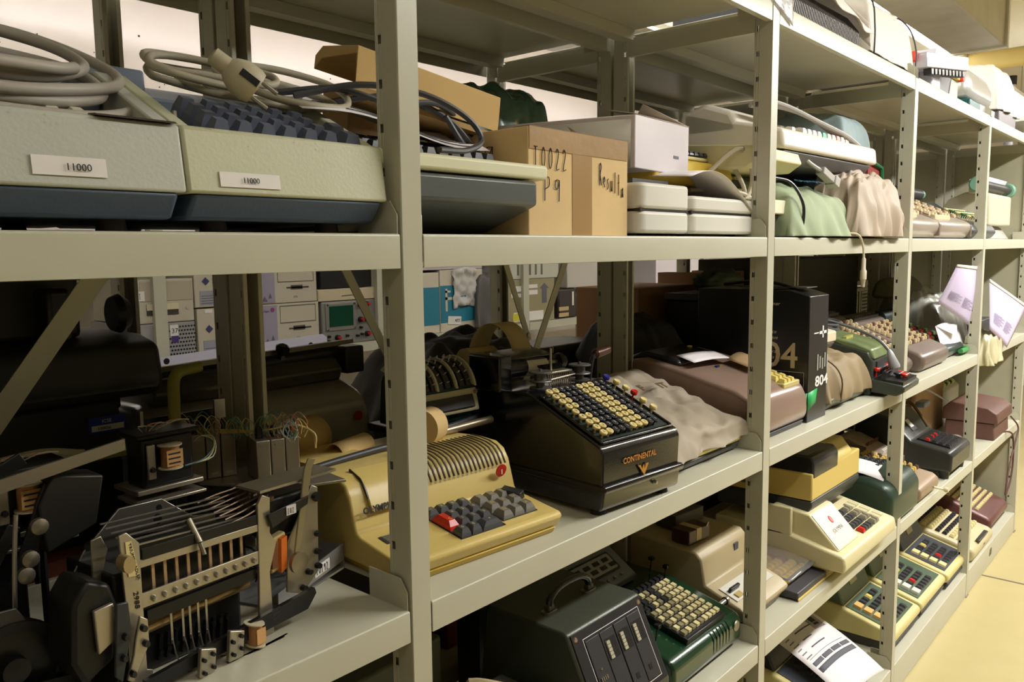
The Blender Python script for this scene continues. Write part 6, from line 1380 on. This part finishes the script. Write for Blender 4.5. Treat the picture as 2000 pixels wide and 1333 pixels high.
# ---------------- rear rack, beyond second upright
t = thing('computer_chassis', 'open cream computer chassis with slots standing on its twin', 'computer', (3.16, .60, RZ3+.225), .0)
M_CH = mat(L((186, 176, 138)), .5, .1)
def chassis(t, top):
    b = MB(); b.box(0, .42, 0, .12, 0, .02); b.box(0, .42, 0, .12, .15, .165); b.box(0, .02, 0, .12, .02, .15); b.box(.40, .42, 0, .12, .02, .15); b.box(.25, .27, 0, .1, .02, .15); b.build('frame', M_CH, t)
    b = MB(); b.box(.02, .40, .1, .118, .02, .15); b.build('dark_inside', mat(L((40, 42, 44)), .6), t)
    if top:
        b = MB(); b.box(.04, .24, .02, .03, .03, .085); b.build('circuit_board', mat(L((60, 70, 84)), .5), t)
        for k in range(5):
            b = MB(); b.box(.05+.035*k, .07+.035*k, .01, .02, .05, .07); b.build('port', M_BLACK, t)
        b = MB(); b.lathe([(.035, 0), (.035, .005), (.01, .006)], 20, Tm((.33, .03, .10), PI/2)); b.build('fan', M_BLACK, t)
    else:
        for x0 in (.025, .275):
            b = MB(); b.box(x0, x0+(.2 if x0 < .1 else .12), -.002, .002, .022, .148); g = b.build('grille', M_CH, t)
            b = MB()
            for r in range(7):
                for c in range(10 if x0 < .1 else 6): b.box(x0+.012+.018*c, x0+.022+.018*c, -.0035, -.0015, .03+.0165*r, .040+.0165*r)
            b.build('vent_holes', M_BLACK, g)
chassis(t, True)
t = thing('computer_chassis', 'perforated cream computer chassis standing under its open twin', 'computer', (3.14, .60, RZ3+.045), .0)
chassis(t, False)
t = thing('black_plinth', 'black crate under the perforated computer chassis', 'crate', (3.1, .58, RZ3))
b = MB(); b.box(0, .5, 0, .18, 0, .044); b.build('crate', M_BLACK, t)
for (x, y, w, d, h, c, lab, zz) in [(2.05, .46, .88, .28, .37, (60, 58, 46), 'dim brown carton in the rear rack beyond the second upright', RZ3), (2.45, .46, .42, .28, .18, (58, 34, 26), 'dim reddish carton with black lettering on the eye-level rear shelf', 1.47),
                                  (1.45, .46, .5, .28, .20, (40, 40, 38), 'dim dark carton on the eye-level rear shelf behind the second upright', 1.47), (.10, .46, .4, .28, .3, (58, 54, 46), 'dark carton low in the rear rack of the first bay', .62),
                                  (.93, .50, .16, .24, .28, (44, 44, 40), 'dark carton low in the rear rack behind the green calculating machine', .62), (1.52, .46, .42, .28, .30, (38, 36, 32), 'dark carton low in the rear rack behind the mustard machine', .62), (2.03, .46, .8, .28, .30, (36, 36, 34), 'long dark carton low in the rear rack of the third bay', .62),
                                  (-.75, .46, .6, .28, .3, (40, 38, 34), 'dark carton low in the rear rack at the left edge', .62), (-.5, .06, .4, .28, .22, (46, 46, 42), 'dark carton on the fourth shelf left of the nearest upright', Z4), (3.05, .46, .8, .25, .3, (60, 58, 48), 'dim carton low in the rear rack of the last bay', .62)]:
    if zz == 1.47 and x == 1.45: continue
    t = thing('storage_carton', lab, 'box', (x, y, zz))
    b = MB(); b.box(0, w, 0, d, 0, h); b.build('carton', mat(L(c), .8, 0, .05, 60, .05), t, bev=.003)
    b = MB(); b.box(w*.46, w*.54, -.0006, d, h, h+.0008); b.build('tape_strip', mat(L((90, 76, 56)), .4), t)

# ================================================================ far rack: computers, oscilloscope, boxes
FZ_ = 1.045; FYF = 2.12
def far(name, label, cat, x, z=FZ_, y=FYF, g=None): return thing(name, label, cat, (x, y, z), 0, g)
M_PC = mat(L((186, 178, 158)), .55)
def desktop(x, z, w, h, label, kind):
    t = far('desktop_computer', label, 'computer', x, z)
    b = MB(); b.box(0, w, 0, .32, 0, h); b.build('case', M_PC, t, bev=.003)
    if kind == 'drive':
        b = MB(); b.box(.03, w-.005, -.002, 0, h*.5, h-.008); b.build('drive_bay', mat(L((172, 162, 140)), .5), t, bev=.001)
        b = MB(); b.box(.05, w-.06, -.003, 0, h*.18, h*.36); o_ = b.build('floppy_slot', mat(L((60, 58, 50)), .5), t)
        b = MB(); b.box(.05, w-.06, -.005, -.002, h*.30, h*.44); b.build('slot_flap', mat(L((206, 198, 164)), .5), o_)
        b = MB(); b.lathe([(.007, 0), (.006, .003)], 12, Tm((w-.025, 0, h*.32), PI/2)); b.build('power_button', M_PC, t)
        b = MB(); b.box(.0, .045, -.003, -.0015, h*.52, h*.74); b.build('paper_tag', M_TAG, t)
        handwrite('I0I', .006, h*.57, .018, .01, t, Tm((0, -.0035, 0), PI/2), M_INK, .0007)
    elif kind == 'bay':
        b = MB(); b.box(-.0, .075, -.002, 0, .004, h-.004); p = b.build('lilac_panel', mat(L((150, 142, 160)), .5), t)
        for q in range(2):
            b = MB(); b.front([(.015+.03*q, .01+.012*q), (.04+.03*q-.01*q, .01+.012*q), (.028+.025*q, .03+.012*q)], -.003, -.002); b.build('grille_triangle', M_INKGREY, p)
        b = MB(); b.lathe([(.009, 0), (.009, .001)], 16, Tm((.055, -.002, h-.022), PI/2)); b.build('round_mark', mat(L((140, 60, 120)), .5), p)
        text('Indigo', .014, mat(L((80, 80, 130)), .5), p, (0, 0, 0), T=Tm((.004, -.0025, h-.03), PI/2))
        for (x0, x1, z0, z1) in ((.09, w-.015, h*.52, h*.54), (.09, w-.015, h*.93, h*.95), (.09, .0915, h*.52, h*.95), (w-.0165, w-.015, h*.52, h*.95)):
            b = MB(); b.box(x0, x1, -.0012, 0, z0, z1); b.build('bay_outline', mat(L((90, 84, 70)), .6), t)
        b = MB(); b.box(.13, w-.04, -.0015, 0, h*.36, h*.40); b.box(.15, w-.07, -.0015, 0, h*.33, h*.44); b.build('floppy_slot', mat(L((70, 66, 56)), .6), t)
        text('iris', .016, mat(L((100, 94, 84)), .6), t, (0, 0, 0), T=Tm((.16, -.0008, h*.12), PI/2), shear=.4)
    elif kind == 'sun':
        b = MB(); b.front([(.03, h*.6), (.045, h*.6+.015), (.06, h*.6), (.045, h*.6-.015)], -.002, 0); b.build('diamond_mark', mat(L((60, 60, 100)), .5), t)
        text('Sun', .026, mat(L((70, 68, 80)), .5), t, (0, 0, 0), T=Tm((.07, -.001, h*.6-.008), PI/2))
        b = MB(); b.box(.02, w-.004, -.0015, 0, .008, h*.38); p = b.build('data_label', mat(L((150, 150, 156)), .5), t)
        for k in range(4):
            b = MB(); b.box(.025, w-.02, -.002, -.0014, .014+.009*k, .016+.009*k); b.build('print_line', mat(L((70, 74, 100)), .6), p)
        b = MB(); b.box(.03, .06, -.002, 0, h-.016, h-.004); b.build('paper_tag', M_TAG, t)
desktop(.60, FZ_+.15, .225, .155, 'cream desktop computer with open floppy drive on the far rack', 'drive')
t = far('workstation', 'grey perforated workstation case under the floppy drive computer', 'computer', .585)
b = MB(); b.box(0, .24, 0, .32, 0, .148); b.build('case', mat(L((150, 148, 146)), .5), t, bev=.003)
b = MB()
for r in range(9):
    for c in range(9): b.cyl((.15+.011*c-(.005 if r % 2 else 0), .001, .02+.014*r), (.15+.011*c-(.005 if r % 2 else 0), -.0006, .02+.014*r), .0038, 8)
b.build('vent_holes', M_BLACK, t)
b = MB(); b.box(.145, .175, -.002, -.0007, .10, .14); p = b.build('number_tag', M_TAG, t); text('37', .025, M_INK, p, (0, 0, 0), T=Tm((.149, -.003, .11), PI/2))
b = MB(); b.box(.15, .175, -.002, -.0007, .075, .10); b.build('purple_tag', mat(L((70, 50, 110)), .5), t)
desktop(.835, FZ_, .27, .19, 'cream computer with diamond mark standing lower left of the rear post', 'sun')
desktop(.83, FZ_+.195, .27, .16, 'cream computer with diamond mark stacked above its twin', 'sun')
desktop(1.095, FZ_+.025, .275, .165, 'cream computer with lilac side panel, lower of the stacked pair', 'bay')
desktop(1.09, FZ_+.192, .275, .16, 'cream computer with lilac side panel, upper of the stacked pair', 'bay')
t = far('shelf_rail', 'white perforated metal rail lying across the front of the far computers', 'rail', .50, 1.0, 2.06)
for k in range(1):
    b = MB(); b.plan([(0, 0), (0, .075), (.84, .105), (.86, .09), (.86, .02), (0, -.02)], 0, .003, Tm((0, 0, 0), PI/2)); b.build('rail', mat(L((190, 188, 206)), .4), t)
for x in (.18, .78):
    b = MB(); b.cyl((x, -.0035, .065), (x, -.0045, .065), .011, 14); b.build('hole', M_BLACK, t)
t = far('rail_foot', 'slotted upright support under the white perforated rail', 'support', .5, 0, 2.05) if False else None
# oscilloscope
t = far('oscilloscope', 'grey oscilloscope with green screen and red knobs on the far rack', 'oscilloscope', 1.385, FZ_-.0)
b = MB(); b.box(0, .29, 0, .3, 0, .185); b.build('case', mat(L((130, 128, 122)), .4, .2), t, bev=.005)
b = MB(); b.box(.018, .175, -.004, 0, .06, .178); o_ = b.build('bezel', mat(L((150, 148, 140)), .35, .5), t, bev=.003)
b = MB(); b.box(.035, .16, -.0055, -.004, .078, .165); b.build('screen', mat(L((18, 66, 46)), .15), o_)
for x in (.026, .168):
    for z in (.067, .171):
        b = MB(); b.lathe([(.006, 0), (.004, .004)], 10, Tm((x, -.004, z), PI/2)); b.build('screw', M_CHROME, o_)
for (x, z, c) in ((.20, .165, 1), (.235, .165, 1), (.20, .10, 1), (.235, .10, 1), (.075, .03, 1), (.235, .035, 1), (.125, .035, 0), (.03, .038, 0), (.03, .018, 0), (.18, .03, 0), (.205, .035, 0), (.2, .065, 0)):
    b = MB(); b.lathe([(.013 if c else .006, 0), (.011 if c else .005, .014)], 14, Tm((x, 0, z), PI/2)); k_ = b.build('knob', M_BLACK, t)
    if c:
        b = MB(); b.lathe([(.007, 0), (.006, .012)], 12, Tm((x, -.014, z), PI/2)); b.build('knob_cap', M_REDKEY, k_)
t = far('cream_carton', 'cream carton lid on the oscilloscope on the far rack', 'box', 1.37, FZ_+.187)
b = MB(); b.box(0, .31, .0, .28, 0, .05); b.build('carton', mat(L((190, 176, 146)), .7), t, bev=.003)
b = MB(); b.tube([(.12, -.002, .02), (.2, -.002, .022)], .0012, 6, 2); b.build('string', M_BLACK, t)
t = far('orange_carton', 'orange brown carton right of the oscilloscope on the far rack', 'box', 1.69, FZ_)
b = MB(); b.box(0, .2, 0, .28, 0, .14); b.build('carton', mat(L((170, 124, 80)), .7), t, bev=.003)
t = far('dark_radio', 'black device on the cream carton lid of the far rack', 'device', 1.40, FZ_+.24)
b = MB(); b.box(0, .4, .02, .28, 0, .1); b.build('case', mat((.02, .02, .02), .3), t, bev=.004)
# blue and white boxes
t = far('blue_carton', 'blue and white carton with a crumpled cloth hanging on it on the far rack', 'box', 1.95, FZ_-.0)
b = MB(); b.box(0, .115, 0, .3, 0, .29); b.box(.122, .42, 0, .3, 0, .30); b.build('carton', mat(L((206, 196, 176)), .6), t, bev=.003)
b = MB(); b.box(-.001, .114, -.0015, 0, .04, .22); b.box(.123, .421, -.0015, 0, .045, .225); b.build('blue_band', mat(L((40, 124, 150)), .5), t)
b = MB(); b.box(.155, .20, -.003, -.0016, .155, .168); b.box(.155, .168, -.003, -.0016, .10, .21); b.box(.155, .19, -.003, -.0016, .19, .2); b.build('white_symbol', mat(L((206, 196, 176)), .6), t)
b = MB(); b.box(.165, .255, -.003, -.0016, .05, .09, Tm((0, 0, 0), 0, .08)); p = b.build('price_label', M_TAG, t); text('477', .022, M_INK, p, (0, 0, 0), T=Tm((.215, -.0045, .045), PI/2, .08))
b = MB(); b.grid(lambda u, v: (.20+.16*u+.01*noise.noise(Vector((u*3, v*3, 0))), -.012-.012*noise.noise(Vector((u*6, v*6, 2)))*2, .30-.19*v+.012*math.sin(3*u)), 14, 16); b.build('crumpled_cloth', mat(L((196, 192, 186)), .8), t, solid=.002, ang=180)
t = far('white_carton', 'white carton with blue mark above the blue carton on the far rack', 'box', 1.95, FZ_+.302)
b = MB(); b.box(0, .42, 0, .3, 0, .055); b.build('carton', mat(L((196, 186, 190)), .6), t, bev=.002)
b = MB(); b.box(.28, .40, -.0015, 0, .018, .05); p = b.build('blue_mark', mat(L((44, 58, 110)), .5), t); text('Triumph', .02, M_TAG, p, (0, 0, 0), T=Tm((.30, -.0025, .028), PI/2))
t, o = drape('cloth_cover', 'grey cloth hanging in front of the blue carton on the far rack', (2.30, 2.08, FZ_), cover_fn(.20, .1, .28, .26, fold=.03, seed=141), mat(L((92, 90, 86)), .8), 20, 20)
t = far('blue_binder', 'blue and cream carton on edge at the rear post of the far rack', 'box', 2.40, FZ_)
b = MB(); b.box(0, .14, 0, .25, 0, .25); b.build('carton', mat(L((60, 138, 166)), .5), t, bev=.002)
b = MB(); b.box(-.001, .141, -.0015, 0, .2, .25); b.box(.02, .10, -.0015, 0, .10, .17); b.build('cream_print', mat(L((206, 196, 170)), .6), t)
t = far('shipping_box', 'olive cardboard shipping box with white labels on the far rack', 'box', 2.56, FZ_)
b = MB(); b.box(0, .40, 0, .3, 0, .235); b.build('carton', mat(L((150, 140, 106)), .75), t, bev=.003)
for (x0, x1, z0, z1) in ((.03, .13, .17, .20), (.15, .25, .185, .205), (.03, .12, .14, .16), (.15, .25, .15, .175), (.05, .3, .01, .06)):
    b = MB(); b.box(x0, x1, -.0015, 0, z0, z1); b.build('paper_label', M_TAG, t)
b = MB(); b.box(.04, .12, -.0025, -.0015, .015, .055); b.build('yellow_label', mat(L((200, 190, 50)), .6), t)
b = MB(); b.front([(.29, .10), (.33, .10), (.33, .18), (.35, .18), (.31, .21), (.27, .18), (.29, .18)], -.0015, 0); b.build('arrow_print', M_INKGREY, t)
t = far('white_box', 'white printed box on the olive shipping box on the far rack', 'box', 2.58, FZ_+.237)
b = MB(); b.box(0, .42, 0, .3, 0, .12); b.build('carton', mat(L((190, 188, 172)), .6), t, bev=.002)
for k in range(5):
    b = MB(); b.box(.06+.05*k, .075+.05*k, -.0015, 0, .02, .10); b.build('print_line', mat(L((110, 106, 90)), .6), t)
t = far('printer_unit', 'dark brown printer with ridged side and cream sockets on the far rack', 'printer', 3.0, FZ_)
b = MB(); b.box(0, .17, 0, .28, 0, .17); b.build('case', mat(L((48, 38, 34)), .5), t, bev=.012)
b = MB(); b.box(.17, .60, .0, .28, .02, .14); b.build('side', mat(L((84, 78, 74)), .4), t, bev=.01)
for k in range(6):
    b = MB(); b.box(.30+.025*k, .31+.025*k, -.003, 0, .03, .13); b.build('ridge', mat(L((60, 56, 52)), .4), t)
b = MB(); b.box(.125, .14, -.002, 0, .07, .15); b.build('paper_label', M_TAG, t)
for z in (.01, .045):
    b = MB(); b.box(.0, .09, -.003, 0, z, z+.022); b.build('socket_strip', mat(L((190, 166, 120)), .5), t)
t = far('equipment_box', 'white metal box on the ridged brown printer of the far rack', 'box', 3.08, FZ_+.172)
b = MB(); b.box(0, .5, 0, .28, 0, .15); b.build('case', mat(L((190, 184, 176)), .5), t, bev=.004)
# lilac-white stuff seen low at far right of the second aisle
t = far('white_carton', 'pale carton far back seen just under the eye-level shelf', 'box', 4.05, FZ_+.2)
b = MB(); b.box(0, .6, 0, .28, -.2, .17); b.build('carton', mat(L((214, 206, 214)), .6), t, bev=.003)

# ================================================================ on top of the racks
ZT = 1.93
t = thing('covered_machine', 'black ribbed machine half covered by a white dust cover on top shelf', 'covered machine', (1.11, .035, ZT), -.02)
b = MB(); b.prism([(.0, .0), (-.008, .04), (.02, .075), (.28, .10), (.28, .0)], 0, .43); b.build('case', mat((.03, .03, .032), .5), t, bev=.003)
for k in range(46):
    b = MB(); x = .012+.0086*k; b.prism([(-.009, .012), (-.014, .04), (.016, .08), (.1, .09), (.1, .05)], x, x+.0042); b.build('rib', mat(L((80, 74, 68)), .4), t)
b = MB(); b.grid(lambda u, v: (.06+.40*u+.01*noise.noise(Vector((u*4, v*4, 0))), -.03+.30*v+.01*noise.noise(Vector((u*5, v*3, 6))), .085+.10*min(1, v*3.0)-.04*u*(1-v)+.02*noise.noise(Vector((u*3, v*3, 2)))), 20, 16); b.build('dust_cover', mat(L((214, 206, 198)), .7), t, solid=.002, ang=180)
b = MB(); b.grid(lambda u, v: (.455+.012*v, -.02+.28*u, .07-.055*v+.10*min(1, u*3)), 12, 4); b.build('cover_side', mat(L((214, 206, 198)), .7), t, solid=.002, ang=180)
t, o = drape('dust_cover', 'white dust cover with dark piping over a machine at the third upright', (1.62, .02, ZT+.012), cover_fn(.40, .30, .20, .155, fold=.008, seed=161, roundness=.4), mat(L((212, 204, 192)), .65, 0, .03, 200, .02), 34, 34)
b = MB(); b.tube([(.02, -.004, .0), (.012, -.006, .07), (.02, .01, .14), (.03, .08, .18), (.04, .26, .2)], .0022, 8, 5); b.build('piping', mat((.03, .03, .03), .5), t)
b = MB(); b.tube([(.39, -.004, .0), (.396, -.004, .07), (.39, .02, .14), (.385, .08, .18), (.38, .26, .2)], .0022, 8, 5); b.build('piping', mat((.03, .03, .03), .5), t)
t = thing('office_machine', 'dark grey machine foot showing beneath the piped white dust cover', 'calculator', (1.66, .03, ZT))
b = MB(); b.prism([(.01, .0), (.0, .02), (.0, .03), (.26, .03), (.26, .0)], 0, .36); b.build('foot', mat(L((74, 72, 84)), .4), t, bev=.004)
t = thing('upturned_keyboard', 'silver keyboard bar with black keys projecting over the top shelf edge', 'keyboard', (2.13, .10, ZT+.03), .0)
b = MB(); b.box(0, .36, -.09, .02, .02, .065, Tm((0, 0, 0), 0, -.10, -.1)); b.build('case', mat(L((190, 188, 200)), .3, .3), t, bev=.003)
for k in range(10):
    b = MB(); b.box(.05+.03*k, .07+.03*k, -.085, -.06, -.0, .02, Tm((0, 0, 0), 0, -.10, -.1)); b.build('key', M_BLACK, t, bev=.002)
b = MB(); b.box(-.03, .01, -.06, -.03, .04, .07); b.build('red_key', mat(L((220, 70, 50)), .4), t, bev=.003)
b = MB(); b.box(.0, .30, -.02, .06, .065, .10); b.build('cream_cover', mat(L((224, 206, 160)), .5), t, bev=.012)
b = MB(); b.box(.02, .06, -.05, .05, -.028, .02); b.build('support', mat(L((96, 96, 110)), .4), t, bev=.003)
t = thing('device_stack', 'grey and yellow edged office device tilted behind the silver keyboard bar', 'office machine', (2.25, .03, ZT))
b = MB(); b.front([(0, 0), (.11, 0), (.10, .09), (.04, .14)], 0, .22); b.build('grey_side', mat(L((196, 194, 204)), .4), t, bev=.004)
b = MB(); b.front([(.12, 0), (.24, 0), (.28, .08), (.14, .085)], .01, .22); b.build('dark_box', mat(L((62, 62, 72)), .4), t, bev=.003)
b = MB(); b.front([(.12, .088), (.40, .082), (.40, .098), (.12, .112)], .0, .2); b.build('yellow_edge', mat(L((232, 216, 120)), .5), t, bev=.002)
b = MB(); b.front([(.26, .0), (.38, .0), (.38, .08), (.29, .08)], .01, .2); b.build('grey_box', mat(L((150, 146, 142)), .4), t, bev=.003)
b = MB(); b.box(.36, .38, -.01, .01, .08, .105); b.build('red_key', mat(L((220, 60, 60)), .4), t, bev=.002)
t = thing('typewriter', 'silver rounded typewriter on a green base on the top shelf', 'typewriter', (2.72, .02, ZT))
b = MB(); b.prism([(.0, .0), (-.002, .035), (.2, .04), (.25, 0)], 0, .16); b.build('green_base', mat(L((20, 84, 84)), .35), t, bev=.004)
b = MB(); b.prism([(.0, .0), (-.002, .035), (.2, .04), (.25, 0)], .16, .42); b.build('grey_base', mat(L((166, 164, 160)), .35), t, bev=.004)
b = MB(); b.prism([(.0, .037), (.002, .10), (.03, .16), (.09, .175), (.25, .16), (.25, .04)], -.0, .38); b.build('hood', mat(L((190, 190, 186)), .25, .4), t, bev=.03, seg=4)
t, o = drape('dust_cover', 'plain white dust cover pulled over a grey machine at the fourth upright', (3.20, .015, ZT+.05), cover_fn(.40, .28, .22, .20, fold=.014, seed=181, roundness=.6), mat(L((226, 222, 214)), .6, 0, .03, 200, .02), 30, 30)
t = thing('office_machine', 'grey machine foot beneath the plain white dust cover', 'calculator', (3.23, .02, ZT))
b = MB(); b.box(0, .34, 0, .24, .0, .06); b.build('foot', mat(L((120, 112, 116)), .4), t, bev=.004)
t = thing('clear_tape', 'wrinkled clear packing tape stuck on the upright top beside covered machine', 'tape', (.95, -.002, ZT-.02))
b = MB(); b.grid(lambda u, v: (.11*u, -.001-.004*abs(noise.noise(Vector((u*9, v*9, 0)))), .045-.06*v*(.4+.6*u)), 12, 8); b.build('tape', mat((.9, .88, .86), .15, 0, .5, 60, 0, trans=.7), t, solid=.0005, ang=180)
# trolley rack in the distance
t = thing('distant_rack', 'distant shelf unit with round posts and black caps at upper right', 'rack', (6.0, .28, 0))
for (x, y, h) in ((0, .20, 2.53), (-.6, -.02, 2.38)):
    b = MB(); b.cyl((x, y, 0), (x, y, h), .03, 16); o_ = b.build('post', mat(L((206, 204, 210)), .35, .2), t)
    b = MB(); b.cyl((x, y, h-.0), (x, y, h+.06), .033, 16); b.build('cap', M_BLACK, o_)
for z in (2.0, 2.2):
    b = MB(); b.box(-.62, .4, .0, .5, z, z+.03); b.build('shelf_board', mat(L((190, 188, 180)), .5), t, bev=.003)
b = MB(); b.box(-.3, .4, .05, .4, 2.235, 2.36); b.build('white_box', mat(L((210, 210, 206)), .5), t, bev=.004)
